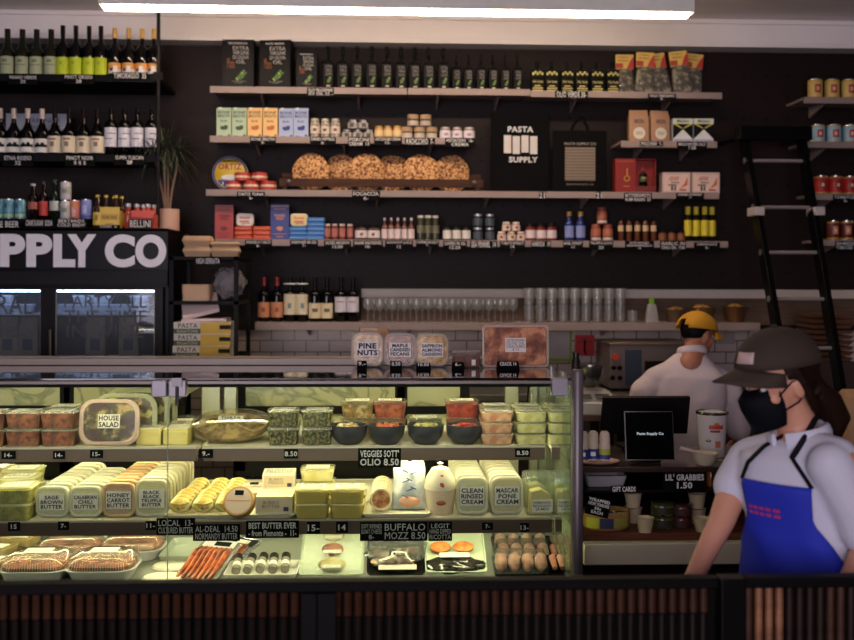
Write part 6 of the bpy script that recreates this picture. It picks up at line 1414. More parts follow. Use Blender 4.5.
# stacks of brown trays at right
TRB = mt((120, 80, 56), .6)
for i in range(9):
    xx = X(852, 5.9); o = put('btr', lambda: MB().rr([(.11, .15, .01, 0), (.125, .165, .012, .022), (.120, .16, .012, .022), (.105, .145, .01, .004)], TRB, k=2).build('brown_tray'), (xx+.004*(i % 3), 6.3, zw+.20+.034*i), ordl(i, 9).replace('leftmost', 'lowest').replace('rightmost', 'topmost').replace('from left', 'from below').replace('from right', 'from above')+'brown cardboard trays behind the woman at right', 'tray', 'brown cardboard trays')
o = MB().cbox(.26, .34, .198, mt((60, 42, 34), .6)).build('brown_carton', bevel=.003); o.location = (X(852, 5.9)+.004, 6.3, zw); tag(o, 'plain brown carton under the stack of brown trays', 'carton')
# prep stand with scale and mixing bowl
Ys = 4.86; zs = 1.01
xs_ = X(589, Ys, 410)
t = empty('prep_stand', (xs_+.02, Ys, 0)); tag(t, 'small dark prep stand behind the case end carrying the scale', 'stand')
MB().box(-.13, .13, -.14, .14, zs-.03, zs, mt((90, 60, 50), .5)).build('stand_top', t, bevel=.003)
for sx in (-1, 1):
    for sy in (-1, 1): MB().cbox(.03, .03, zs-.03, BLACK, sx*.11, sy*.12, 0).build('leg', t)
m = MB(); m.add([(-.10, -.12, 0), (.10, -.12, 0), (.10, .12, 0), (-.10, .12, 0), (-.10, -.10, .045), (.10, -.10, .045), (.09, .02, .09), (-.09, .02, .09), (-.09, .11, .09), (.09, .11, .09)],
  [(0, 3, 2, 1), (0, 1, 5, 4), (4, 5, 6, 7), (7, 6, 9, 8), (0, 4, 7, 8, 3), (1, 2, 9, 6, 5), (2, 3, 8, 9)], mt((196, 188, 182), .5)); m.v = [Vector((p.x*.95, p.y, p.z*1.1)) for p in m.v]
o = m.build('kitchen_scale', bevel=.003, smooth=False); o.location = (xs_+.02, Ys, zs); tag(o, 'white kitchen scale with two dark displays by the case end', 'scale')
sc_ = MB(); sc_.add([(-.07, -.080, .064), (-.02, -.080, .064), (-.02, -.03, .084), (-.07, -.03, .084), (.0, -.080, .064), (.07, -.080, .064), (.07, -.03, .084), (.0, -.03, .084)], [(0, 1, 2, 3), (4, 5, 6, 7)], mt((70, 74, 70), .3)); sc_.v = [p+Vector((0, -.002, .004)) for p in sc_.v]; sc_.build('display', o)
rb = p_(14, Ys)
o = MB().lathe([(0, 0), (rb*.4, .0), (rb*.75, .03), (rb*.96, .07), (rb, .105), (rb*.97, .105), (rb*.92, .07), (rb*.7, .035), (0, .01)], mt((120, 116, 112), .25, .9), n=28).build('mixing_bowl'); o.location = (X(588, Ys+.1, 390), Ys+.06, zs+.112); tag(o, 'steel mixing bowl standing on the white scale', 'bowl')
o = MB().lathe([(0, 0), (.022, 0), (.022, .15), (.017, .16), (.017, .19), (0, .19)], mt((50, 48, 46), .25, .5), n=14).build('pepper_mill'); o.location = (X(577.5, Ys+.2), Ys+.24, 1.09); tag(o, 'dark metal mill behind the mixing bowl', 'mill')
o = MB().cbox(.10, .09, 1.09, mt((60, 54, 50), .5)).build('narrow_pedestal', bevel=.003); o.location = (X(577.5, Ys+.2), Ys+.24, 0); tag(o, 'narrow dark pedestal carrying the metal mill behind the case', 'pedestal')

# ------------------------------------------------------------------ register counter
cx0 = X(580, 3.95, 470); cx1 = 2.35; ZU = Z(640, 467, 3.95); ZM = Z(640, 489.5, 4.0); ZL = Z(640, 533, 3.9)
rc = empty('register_counter', ((cx0+cx1)/2, 3.95, 0)); tag(rc, 'dark register counter with open lower shelves right of the display case', 'counter'); w = (cx1-cx0)/2; ccx = (cx0+cx1)/2
CK = mt((30, 22, 20), .35); WDB = patterned('red_brown_board', 'wood', (92, 52, 38), (120, 70, 50), rough=.45)
MB().box(-w, w, 0, .52, ZU-.022, ZU-.001, mt((52, 38, 34), .25)).build('counter_top', rc, bevel=.003)
MB().box(-w, w, .04, .50, ZM-.012, ZM-.001, CK).build('middle_shelf', rc, bevel=.002)
MB().box(-w, w, -.05, .50, ZL-.030, ZL-.001, WDB).build('lower_board', rc, bevel=.002)
MB().box(-w, w, -.09, .50, ZL-.115, ZL-.031, mt((214, 204, 180), .5)).build('cream_ledge', rc, bevel=.004)
MB().box(-w, w, -.03, .50, .03, ZL-.116, mt((46, 26, 22), .5)).build('front_panel', rc)
MB().box(-w, w, .50, .52, .03, ZU-.023, CK).build('back_panel', rc)
for x in (-w+.0, -w+.56, w-.012, .35): MB().box(x, x+.012, .03, .50, ZL, ZU-.023, CK).build('divider', rc)
def crc(x, Y, py=470): return X(x, Y, py)
# tablet on stand
tb_ = empty('payment_tablet', (crc(649, 4.05), 4.05, ZU)); tag(tb_, 'black payment tablet showing the shop name on its dark screen', 'tablet')
wt_, ht_ = p_(50, 4.05), p_(49, 4.05)
m = MB(); m.xf = Matrix.Rotation(-.18, 4, 'X') @ Matrix.Translation((0, -.02, .008)); m.rr([(wt_/2, .005, .004, 0), (wt_/2, .005, .004, ht_)], mt((70, 66, 66), .4), k=2); m.build('tablet_frame', tb_)
m = MB(); m.xf = Matrix.Rotation(-.18, 4, 'X') @ Matrix.Translation((0, -.02, .008)); m.box(-wt_*.48, wt_*.48, -.0062, -.005, ht_*.02, ht_*.98, mt((8, 9, 12), .12)); m.build('screen', tb_)
m = MB(); m.xf = Matrix.Rotation(-.18, 4, 'X') @ Matrix.Translation((0, -.02, .008)); m.text(['Pasta Supply Co'], -wt_*.27, wt_*.30, ht_*.50, ht_*.57, -.0078, emis((200, 210, 220), .6), .03); m.build('screen_lettering', tb_, smooth=False)
MB().box(-.05, .05, .0, .13, 0, .012, BLACK).box(-.012, .012, .05, .09, .01, .13, BLACK).build('stand', tb_, bevel=.002)
# point of sale monitor seen from behind
pm_ = empty('register_monitor', (crc(645, 4.35), 4.38, ZU)); tag(pm_, 'large black register monitor seen from behind above the tablet', 'monitor')
wm, hm = p_(90, 4.35), p_(40, 4.35)
m = MB(); m.xf = Matrix.Translation((0, 0, Z(645, 434, 4.35)-ZU)) @ Matrix.Rotation(.0, 4, 'Y') @ Matrix.Rotation(.30, 4, 'X'); m.rr([(wm/2*1.0, .010, .008, 0), (wm/2*.985, .012, .008, hm)], mt((30, 27, 28), .35), k=3); m.box(-wm*.3, wm*.25, .011-.028, -.009, hm*.1, hm*.7, mt((26, 24, 24), .4)); m.build('monitor_back', pm_, bevel=.003)
MB().box(-.10, .06, -.03, .10, 0, .015, BLACK).box(-.05, .02, .0, .05, .012, Z(645, 428, 4.35)-ZU, BLACK).build('monitor_stand', pm_, bevel=.003)
# yoghurt bottles on an oval plate
o = MB().lathe([(0, .004), (.06, .0), (.088, .010), (.090, .014), (.082, .013), (.055, .006), (0, .006)], mt((196, 160, 140), .45), n=28).build('oval_plate'); o.location = (crc(598, 4.02), 4.03, ZU); o.scale = (1.0, .62, 1); tag(o, 'pink beige oval plate under the small bottles', 'plate')
def yb():
    r = p_(5.6, 4.03); h = p_(29, 4.03); o = MB().lathe([(0, 0), (r, 0), (r, h*.52), (r*.92, h*.6), (r*.96, h*.72), (r*.86, h*.92), (r*.5, h), (0, h)], clear((232, 214, 190), milky=.75, rough=.3), n=16).build('drink_bottle')
    MB().arc(r+.0008, h*.05, h*.40, -180, 0, mt((48, 56, 140), .5), 12).arc(r+.0014, h*.16, h*.30, -120, -70, PAPER, 5).build('bottle_label', o); return o
row('yb', yb, (583.5, 594), 4.03, ZU+.0145, 'small milky bottles with blue labels on the plate', 'bottle', 'blue label milky bottles', jit=.2)
def yg():
    r = p_(5.8, 4.03); h = p_(29, 4.03); o = MB().lathe([(0, 0), (r, 0), (r, h*.52), (r*.92, h*.6), (r*.96, h*.72), (r*.86, h*.92), (r*.5, h), (0, h)], clear((232, 214, 190), milky=.75, rough=.3), n=16).build('drink_bottle')
    MB().arc(r+.0008, h*.20, h*.40, -180, 0, mt((170, 180, 60), .5), 12).arc(r+.0008, h*.05, h*.20, -180, 0, mt((48, 56, 140), .5), 12).build('bottle_label', o); return o
put('yg', yg, (crc(604.5, 4.03), 4.03, ZU+.0145), 'small milky bottle with green and blue label on the plate', 'bottle')
# paper bucket and bowl
r = p_(15.5, 4.2); h = p_(46, 4.2)
o = MB().lathe([(0, 0), (r*.78, 0), (r*.98, h*.93), (r*1.0, h*.95), (r*.95, h*.96), (0, h*.90)], mt((214, 206, 202), .5), n=30).build('paper_bucket'); o.location = (crc(712, 4.2, 430), 4.2, ZU); tag(o, 'white printed paper bucket with silver rim beside the monitor', 'bucket')
MB().lathe([(r*1.01, h*.92), (r*1.05, h*.95), (r*1.05, h*.98), (r*.96, h*.985), (r*.90, h*.93)], CHROME, n=30).build('silver_rim', o)
m = MB(); m.arc(r*.93, h*.62, h*.76, -120, -62, mt((190, 60, 40), .5), 8).arc(r*.94, h*.70, h*.82, -100, -80, mt((206, 110, 60), .5), 5).arc(r*.86, h*.34, h*.46, -135, -112, mt((60, 80, 150), .5), 4).arc(r*.87, h*.37, h*.44, -130, -116, mt((220, 200, 90), .5), 3).arc(r*.87, h*.22, h*.36, -95, -70, mt((200, 110, 90), .5), 4).arc(r*.93, h*.55, h*.60, -115, -75, mt((150, 50, 40), .5), 5); m.build('bucket_print', o)
rb = p_(13, 3.99)
o = MB().lathe([(0, 0), (rb*.6, 0), (rb*.85, .02), (rb, .045), (rb*1.03, .048), (rb*.95, .047), (rb*.7, .012), (0, .008)], mt((206, 190, 166), .4), n=26).build('cream_bowl'); o.location = (crc(705.5, 3.99, 460), 4.0, ZU); tag(o, 'small cream bowl with spoon and slips before the paper bucket', 'bowl')
MB().tube([(-.10, .0, .066), (-.03, .0, .050), (.02, 0, .02)], [.008, .005, .004], mt((206, 190, 170), .5), 8).build('spoon', o)
# middle shelf things
o = MB().rr([(p_(18, 4.1), .06, .012, 0), (p_(21, 4.1), .075, .014, p_(11, 4.1)), (p_(20, 4.1), .070, .012, p_(11, 4.1)), (p_(17, 4.1), .055, .012, .006)], mt((176, 170, 172), .4), k=3).build('white_dish'); o.location = (crc(604, 4.1, 480), 4.12, ZM); tag(o, 'white rectangular dish on the middle shelf of the counter', 'dish')
MB().box(-.05, .05, -.03, .03, .012, .028, mt((60, 50, 48), .6)).build('dark_cards', o)
sign(663, 706, 472, 490.5, ["LIL' GRABBIES", '1.50'], 3.975, 'black sign reading lil grabbies hanging under the counter top', bold=.04)
sign(611, 637, 486, 492.5, ['GIFT CARDS'], 3.985, 'small dark slanted sign on the middle shelf edge', tilt=-.2, bold=.03)
o = MB().lathe([(0, 0), (.026, 0), (.028, .004), (.028, .06), (.022, .07), (0, .07)], mt((190, 120, 60), .25), n=16).build('honey_jar'); o.location = (crc(713, 4.05, 480), 4.07, ZM); MB().lathe([(.025, .07), (.025, .088), (0, .088)], LIDK, n=16).build('lid', o); tag(o, 'amber honey jar with dark lid on the middle shelf', 'jar')
for i, (x, c) in enumerate(((724, (160, 140, 110)), (733, (190, 150, 120)))):
    o = MB().lathe([(0, 0), (.022, 0), (.022, .07), (.014, .08), (.014, .10), (0, .10)], mt(c, .4), n=14).build('small_bottle'); o.location = (crc(x, 4.05, 480), 4.1, ZM); tag(o, ('small tan bottle right of the honey jar', 'small pink bottle nearest the woman on the middle shelf')[i], 'bottle')
# lower board things
r = p_(24.5, 3.98)
o = MB().lathe([(0, 0), (r*.9, 0), (r, .012), (r, p_(18, 3.98)), (r*.93, p_(18, 3.98)), (r*.9, .01), (0, .01)], patterned('pale_bowl_wood', 'wood', (150, 110, 60), (190, 150, 90)), n=30).build('round_tin_bowl'); o.location = (crc(606.5, 3.98, 515), 4.0, ZL); o.scale = (1, .75, 1); tag(o, 'wide tan round bowl of little wrapped packets on the lower board', 'bowl')
m = MB()
for i in range(22):
    a = R.uniform(0, 2*pi); q = r*.66*sqrt(R.random()); m.blob((q*cos(a), q*sin(a), .045+R.uniform(0, .012)), (.017, .012, .009), (mt((206, 196, 60), .3), mt((40, 60, 130), .3), mt((60, 70, 50), .3))[i % 3], 7, 4, jit=.3, seed=i)
m.blob((0, 0, .030), (r*.8, r*.8, .018), mt((150, 120, 60), .5), 16, 6); m.build('wrapped_packets', o)
m = MB().arc(r+.001, .01, .05, -150, -115, mt((190, 190, 50), .5), 5).arc(r+.001, .01, .05, -112, -80, mt((36, 50, 90), .5), 5).arc(r+.001, .01, .05, -78, -40, mt((150, 150, 70), .5), 5); m.build('printed_band', o)
s_ = sign(584, 608, 497, 516, ['WRAPPED', 'NEON TORRONE', '50c', 'EACH'], 3.88, 'tilted black card with bold writing in the tan bowl', tilt=-.1, bold=.05); s_.rotation_euler = (-.1, .25, 0)
def cup():
    return MB().lathe([(0, 0), (.024, 0), (.033, .052), (.035, .055), (.031, .053), (.024, .045), (0, .045)], mt((214, 196, 160), .45), n=20).build('paper_cup')
for i, (x, Y, s, l) in enumerate(((633, 4.08, 1.1, 0), (645, 3.92, 1.05, 0), (697, 4.06, 1.1, 0), (702, 3.92, 1.0, 0), (697, 4.06, 1.1, 1))):
    put('cup', cup, (crc(x, Y, 510), Y, ZL+l*.0615), ('cream paper cup right of the tan bowl at the rear', 'cream paper cup right of the tan bowl at the front', 'lower cream paper cup beside the dark jars', 'front cream paper cup nearest the woman', 'upper cream paper cup stacked beside the dark jars')[i], 'cup', 'cream paper cups', scale=s)
put('cup', None, (crc(633, 4.08, 510), 4.08, ZL+.0612), 'upper cream paper cup stacked at the rear', 'cup', 'cream paper cups', scale=1.1)
dj = jar('snack_jar', p_(24, 3.98), p_(12.6, 3.98), food((30, 30, 14), (110, 110, 50), 50, rough=.2), mt((80, 80, 50), .25, .4), .2, lab=mt((46, 50, 32), .5), labz=(.15, .7), lidr=1.0, neckin=.95)
dk = jar('snack_jar', p_(20, 3.98), p_(11.6, 3.98), food((50, 20, 16), (130, 60, 50), 50, rough=.2), mt((90, 64, 60), .25, .4), .2, lab=mt((70, 40, 38), .5), labz=(.15, .7), lidr=1.0, neckin=.95)
for l in range(2): put('dj', dj, (crc(664, 3.98, 510), 4.0, ZL+l*p_(12.7, 3.98)), ('lower', 'upper')[l]+' green snack jar stacked on the lower board', 'jar', 'green snack jars')
for l in range(2): put('dk', dk, (crc(684, 3.98, 510)-.005, 4.0, ZL+l*p_(11.7, 3.98)), ('lower', 'upper')[l]+' reddish snack jar stacked on the lower board', 'jar', 'reddish snack jars')
put('dk', None, (crc(679, 4.1, 510), 4.11, ZL), 'reddish snack jar behind the front stacks', 'jar', 'reddish snack jars')
# kraft bag at far right behind the woman
o = MB().rr([(.11, .06, .01, 0), (.12, .07, .012, .02), (.115, .06, .01, .24), (.11, .02, .006, .27)], mt((176, 136, 96), .7, bump=.4, scale=14), k=2).build('kraft_bag'); o.location = (crc(868, 4.3, 420), 4.3, ZU); tag(o, 'kraft paper bag standing on the counter behind the woman', 'bag')

# ------------------------------------------------------------------ rolling ladder
ZA = Z(760, 135, 6.35)
ld = empty('rolling_ladder', (0, 0, 0)); tag(ld, 'tall black rolling ladder leaning on the shelf wall at right', 'ladder')
LK = mt((13, 12, 13), .35); RG = mt((170, 160, 156), .35, .5)
def Yl(py): return 6.35-(py-140)/(370-140)*.70
def LP(px_, py_): x, z = W(px_, py_, Yl(py_)); return Vector((x, Yl(py_), z))
pa, pb = LP(743.5, 138), LP(777, 330); qa, qb = LP(801, 138), LP(836, 362)
def foot(a, b):
    d = (b-a); t = (0-.0-a.z)/d.z; return a+d*t
for a, b, s in ((pa, pb, 0), (qa, qb, 1)):
    f = foot(a, b); f.y = max(f.y, 4.9); d = (f-a).normalized()
    m = MB(); sd = Vector((1, 0, 0))
    n_ = d.cross(sd).normalized(); hw_, hd_ = .017, .045
    v = [p+sd*sx*hw_+n_*sy*hd_ for p in (a, f) for sx, sy in ((-1, -1), (1, -1), (1, 1), (-1, 1))]
    m.add(v, [(0, 1, 2, 3), (7, 6, 5, 4), (0, 4, 5, 1), (1, 5, 6, 2), (2, 6, 7, 3), (3, 7, 4, 0)], LK); m.build('side_rail', ld, bevel=.003)
    w_ = MB(); w_.xf = Matrix.Translation(f+Vector((0, 0, .05))) @ Matrix.Rotation(pi/2, 4, 'Y'); w_.lathe([(0, -.015), (.05, -.015), (.05, .015), (0, .015)], LK, n=18); w_.build('wheel', ld)
for py in (161, 207.5, 252.5, 299, 348, 400, 455, 510):
    t = (Z(780, py, Yl(py))-pa.z)/(pb.z-pa.z); a = pa+(pb-pa)*t; t2 = (a.z-qa.z)/(qb.z-qa.z); b = qa+(qb-qa)*t2
    m = MB().tube([a+Vector((.01, -.0, 0)), b-Vector((.01, 0, 0))], .012, RG, 10); r_o = m.build('rung', ld)
    for p, s in ((a, -1), (b, 1)):
        k = MB(); k.xf = Matrix.Translation(p+Vector((s*.018, 0, 0))) @ Matrix.Rotation(pi/2, 4, 'Y'); k.lathe([(0, -.004), (.020, -.004), (.020, .004), (0, .004)], mt((150, 144, 144), .3, .6), n=14); k.build('rung_cap', r_o)
a, za = W(738, 140, 6.3); b, zb = W(810, 127, 6.3)
MB().box(a, b, 6.26, 6.36, za, zb, LK).build('top_tread', ld, bevel=.004)
for xx in (a+.02, b-.02): MB().tube([(xx, 6.36, za+.02), (xx, 6.72, za+.03)], .012, LK).build('top_hook', ld)
for x in (754, 813.5):
    p = LP(x, 212); MB().box(p.x-.030, p.x+.030, p.y-.10, p.y+.04, p.z-.026, p.z+.026, mt((190, 180, 176), .4)).build('slide_bracket', ld, bevel=.003)

# ------------------------------------------------------------------ slatted partition in the foreground
Yp = 2.30
zt_ = Z(300, 578.0, Yp+.03); zb_ = Z(300, 592.5, Yp)
xq = X(732, Yp, 600)
zsp = Z(300, 619, Yp)
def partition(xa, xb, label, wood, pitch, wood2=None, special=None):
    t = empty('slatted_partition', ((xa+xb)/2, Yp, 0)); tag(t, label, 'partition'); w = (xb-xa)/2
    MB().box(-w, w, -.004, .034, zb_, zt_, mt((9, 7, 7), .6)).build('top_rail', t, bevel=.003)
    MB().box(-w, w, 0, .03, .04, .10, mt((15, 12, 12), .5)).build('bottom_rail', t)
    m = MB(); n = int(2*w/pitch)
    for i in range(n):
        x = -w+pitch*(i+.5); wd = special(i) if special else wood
        if wood2: m.tube([(x, .014, .10), (x, .014, zsp)], pitch*.36, wood2, 8); m.tube([(x, .011, zsp+.004), (x, .011, zb_)], pitch*.40, wd, 8)  # upper slats lighter: light from the case is put into their colour
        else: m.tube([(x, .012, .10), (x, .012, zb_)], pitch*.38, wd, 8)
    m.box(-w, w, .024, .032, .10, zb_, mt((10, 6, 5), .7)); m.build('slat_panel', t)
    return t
pt1 = partition(-2.1, X(719, Yp), 'long dark slatted partition with black rail in the foreground', patterned('lit_slat_wood', 'wood', (44, 24, 15), (66, 38, 24), rough=.4), .0244, wood2=patterned('dark_slat_wood', 'wood', (16, 9, 7), (26, 14, 10), rough=.5))
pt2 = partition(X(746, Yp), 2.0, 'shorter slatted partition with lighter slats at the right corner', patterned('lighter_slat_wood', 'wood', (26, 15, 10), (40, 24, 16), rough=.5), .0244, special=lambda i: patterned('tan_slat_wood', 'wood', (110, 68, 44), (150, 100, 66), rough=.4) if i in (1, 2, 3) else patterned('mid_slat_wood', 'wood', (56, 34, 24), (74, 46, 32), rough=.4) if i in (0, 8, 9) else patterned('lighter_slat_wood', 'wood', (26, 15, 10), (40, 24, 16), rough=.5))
xz = X(311, Yp)-(-2.1+X(719, Yp))/2
MB().box(xz-.018, xz+.018, -.012, -.001, .10, zb_, mt((13, 10, 10), .5)).build('upright', pt1); 
xz = X(327, Yp)-(-2.1+X(719, Yp))/2
MB().box(xz-.022, xz+.022, -.012, -.001, .10, zb_, mt((13, 10, 10), .5)).build('upright', pt1)
o = MB().box(-.029, .029, -.012, .034, 0, zt_+.001, mt((12, 10, 10), .45)).build('partition_post', bevel=.003); o.location = (xq, Yp, 0); tag(o, 'black post joining the two slatted partitions', 'post')
# ------------------------------------------------------------------ people
def remesh(mb, name, parent=None, vox=.007, smooth=6, mat_fn=None):
    o = mb.build('tmp'); r = o.modifiers.new('r', 'REMESH'); r.mode = 'VOXEL'; r.voxel_size = vox
    s = o.modifiers.new('s', 'SMOOTH'); s.iterations = smooth; s.factor = .5
    bpy.context.view_layer.update(); dg = bpy.context.evaluated_depsgraph_get()
    me = bpy.data.meshes.new_from_object(o.evaluated_get(dg)); me.name = name
    mats = list(mb.mats); bpy.data.objects.remove(o)
    me.materials.clear()
    for m in mats: me.materials.append(m)
    if mat_fn:
        for p in me.polygons: p.material_index = mat_fn(p.center)
    else:
        for p in me.polygons: p.material_index = 0
    for p in me.polygons: p.use_smooth = True
    q = bpy.data.objects.new(name, me); COL.objects.link(q)
    if parent: q.parent = parent
    return q
def chain(mb, pts, rs, m, n=14):
    """overlapping tapered limb with round joints"""
    mb.tube(pts, rs, m, n)
    for p, r in zip(pts, rs):
        a, b = r if isinstance(r, (tuple, list)) else (r, r); mb.blob(tuple(p), (max(a, b)*.98 if a == b else a*.98, (a+b)/2*.98 if a != b else b*.98, min(a, b)*.98 if a != b else a*.98), m, 14, 9)
SKIN = mt((206, 146, 120), .5, var=.04); SKIN2 = mt((170, 110, 84), .5, var=.05)
SHIRT = mt((206, 204, 220), .8, var=.03, scale=6, bump=.2); SHIRT2 = mt((214, 196, 198), .8, var=.03, scale=6, bump=.2)
HAIR = mt((44, 26, 18), .5, var=.3, scale=60, bump=.4); HAIRK = mt((24, 18, 16), .6, var=.3, scale=60)
PANT = mt((30, 30, 36), .8); SHOE = mt((24, 22, 22), .5)
def hand(mb, wrist, fwd, side, skin, s=1.0):
    """palm with five separate curled fingers; fwd along the hand, side towards the thumb"""
    f = fwd.normalized(); sd = (side-f*side.dot(f)).normalized(); dn = f.cross(sd).normalized()
    mb.tube([wrist, wrist+f*.04*s, wrist+f*.085*s], [(.022*s, .026*s), (.036*s, .015*s), (.038*s, .013*s)], skin, 12)
    for i, (o_, L) in enumerate(((.030, .070), (.010, .078), (-.010, .073), (-.029, .058))):
        b = wrist+f*.080*s+sd*o_*s; p1 = b+f*L*.45*s; p2 = p1+(f*.8+dn*.6)*L*.32*s; p3 = p2+(f*.35+dn*.9)*L*.26*s
        mb.tube([b-f*.02*s, b, p1, p2, p3], [.0085*s, .009*s, .0085*s, .0078*s, .006*s], skin, 8)
    b = wrist+f*.028*s+sd*.030*s; mb.tube([b-f*.01*s, b+(f*.6+sd*.7)*.028*s, b+(f*.85+sd*.5+dn*.2)*.058*s, b+(f*.9+sd*.25+dn*.4)*.080*s], [.012*s, .0115*s, .010*s, .007*s], skin, 8)
def head(mb, c, face, up, skin, s=1.0):
    """skull, jaw, nose, lips, ears around centre c; face = forward unit vector"""
    f = face.normalized(); u = (up-f*up.dot(f)).normalized(); r = f.cross(u).normalized()
    M = Matrix((( r.x, f.x, u.x, c[0]), (r.y, f.y, u.y, c[1]), (r.z, f.z, u.z, c[2]), (0, 0, 0, 1))) @ Matrix.Scale(s, 4)
    old = mb.xf; mb.xf = M
    mb.blob((0, -.012, .030), (.074, .093, .088), skin, 20, 14); mb.blob((0, .022, -.030), (.060, .066, .074), skin, 18, 12); mb.blob((0, .056, -.078), (.026, .024, .022), skin, 12, 8)
    mb.blob((0, .088, -.012), (.011, .016, .022), skin, 10, 8); mb.blob((0, .096, -.024), (.015, .013, .010), skin, 10, 8)   # nose
    mb.blob((0, .078, -.052), (.024, .010, .006), skin, 12, 6); mb.blob((0, .077, -.061), (.021, .010, .006), skin, 12, 6)   # lips
    for sx in (-1, 1):
        mb.blob((sx*.074, -.008, -.004), (.009, .020, .032), skin, 10, 8); mb.blob((sx*.034, .070, .026), (.024, .012, .009), skin, 10, 6)
        mb.blob((sx*.042, .052, -.02), (.024, .022, .024), skin, 10, 6)
    mb.xf = old
    return M
def eyes(M, parent, iris):
    for sx in (-1, 1):
        m = MB(); m.xf = M; m.blob((sx*.031, .066, .008), (.013, .013, .011), mt((226, 220, 214), .2), 12, 8).blob((sx*.031, .0775, .007), (.006, .003, .006), mt(iris, .2), 8, 6); m.build('eye', parent)
        m = MB(); m.xf = M; m.tube([(sx*.014, .082, .026), (sx*.031, .084, .031), (sx*.047, .074, .027)], .003, HAIRK, 6); m.build('eyebrow', parent)
def torso_rings(secs):
    """secs: (centre, half width, half depth, facing angle) -> ring function"""
    def ring(t, a, off):
        t = max(0, min(len(secs)-1.0001, t)); i = int(t); k = t-i; A, B = secs[i], secs[i+1]
        c = Vector(A[0]).lerp(Vector(B[0]), k); hw = A[1]+(B[1]-A[1])*k+off; hd = A[2]+(B[2]-A[2])*k+off; th = A[3]+(B[3]-A[3])*k
        f = Vector((cos(th), sin(th), 0)); s = Vector((sin(th), -cos(th), 0))
        ca, sa = cos(a), sin(a)
        return c+s*hw*math.copysign(abs(ca)**.85, ca)+f*hd*math.copysign(abs(sa)**.85, sa)
    return ring
def loft(mb, secs, m, off=0, n=28, steps=3):
    rg = torso_rings(secs); T = (len(secs)-1)*steps; v = []; f = []
    for j in range(T+1):
        for i in range(n): v.append(rg(j/steps*.99999, 2*pi*i/n, off))
    for j in range(T):
        for i in range(n): q = (i+1) % n; f.append((j*n+i, j*n+q, j*n+n+q, j*n+n+i))
    f.append(tuple(reversed(range(n)))); f.append(tuple(range(T*n, T*n+n)))
    mb.add(v, f, m); return rg

# ---- woman walking past in front of the register counter
YWm = 2.66
def Q(x, y, dy=0.0): a, b = W(x, y, YWm+dy); return Vector((a, YWm+dy, b))
wo = empty('person', (Q(790, 500).x, YWm, 0)); tag(wo, 'woman in dark cap, black face mask and blue apron walking left', 'person')
def keep(o, root):
    o.parent = root; o.matrix_parent_inverse = Matrix.Translation(-Vector(root.location)); return o
HC = Q(777, 384, 0); FA = Vector((-.93, -.30, -.22)); UP = Vector((-.20, -.05, 1))
th = radians(180+42)            # chest faces left and towards the room
shc = Q(797, 452); hipc = Q(806, 600); kn = .10
body = MB()
Mh = head(body, HC, FA, UP, SKIN, s=1.05)
chain(body, [HC+Vector((.02, 0, -.04)), Q(797, 422), shc+Vector((0, 0, .01))], [.056, .052, .058], SKIN)
secsW = [(Q(808, 615), .150, .115, th), (Q(806, 590), .158, .120, th), (Q(802, 550), .132, .102, th), (Q(800, 515), .138, .108, th), (Q(797, 480), .152, .118, th), (Q(798, 456), .150, .092, th), (Q(799, 443), .075, .062, th)]
loft(body, secsW, SKIN, off=-.012)
RS = Q(744, 460, .13); RE = Q(722, 520, .05); RW = Q(694, 577, -.04)
LS = Q(842, 466, -.14); LE = Q(868, 545, -.15); LW = Q(842, 598, -.22)
chain(body, [RS, RE, RW], [.046, .037, .025], SKIN); chain(body, [LS, LE, LW], [.050, .040, .026], SKIN)
hand(body, RW, (RW-RE), Vector((0, -1, .2)), SKIN); hand(body, LW, (LW-LE), Vector((-.6, .6, .3)), SKIN)
hpL = Q(815, 625, -.07); hpR = Q(800, 625, .08)
kL = Vector((hpL.x-.14, hpL.y-.02, .46)); aL = Vector((kL.x+.0, kL.y, .09)); kR = Vector((hpR.x+.05, hpR.y, .46)); aR = Vector((kR.x+.20, kR.y, .13))
chain(body, [hpL, kL, aL], [.085, .056, .038], SKIN); chain(body, [hpR, kR, aR], [.085, .056, .038], SKIN)
bo = remesh(body, 'body', vox=.007, smooth=4); keep(bo, wo)
eh = MB()
for part in ('eyes',):
    es = []
    for sx in (-1, 1):
        m = MB(); m.xf = Mh; m.blob((sx*.031, .070, .008), (.012, .010, .008), mt((226, 220, 214), .2), 12, 8).blob((sx*.031, .079, .006), (.006, .003, .006), mt((60, 40, 30), .2), 8, 6); keep(m.build('eye'), wo)
# shirt
sh = MB(); loft(sh, secsW[:7], SHIRT, off=.007); 
chain(sh, [RS+Vector((.02, 0, .0)), RS.lerp(RE, .45)], [.064, .060], SHIRT); chain(sh, [LS-Vector((.03, 0, 0)), LS.lerp(LE, .55), LS.lerp(LE, .80)], [.062, .066, .064], SHIRT)
chain(sh, [Q(750, 455, .12), Q(798, 447), Q(838, 457, -.12)], [.050, .060, .052], SHIRT)
so_ = remesh(sh, 'shirt', vox=.007, smooth=5); keep(so_, wo)
# collar
m = MB(); rgW = torso_rings(secsW)
cN = Q(799, 436); m.tube([cN+Vector((.078*cos(a), .074*sin(a), .004+.016*cos(a))) for a in [radians(225)+radians(330)*i/20 for i in range(21)]], [(.007, .022)]*21, SHIRT, 8); keep(m.build('collar'), wo)
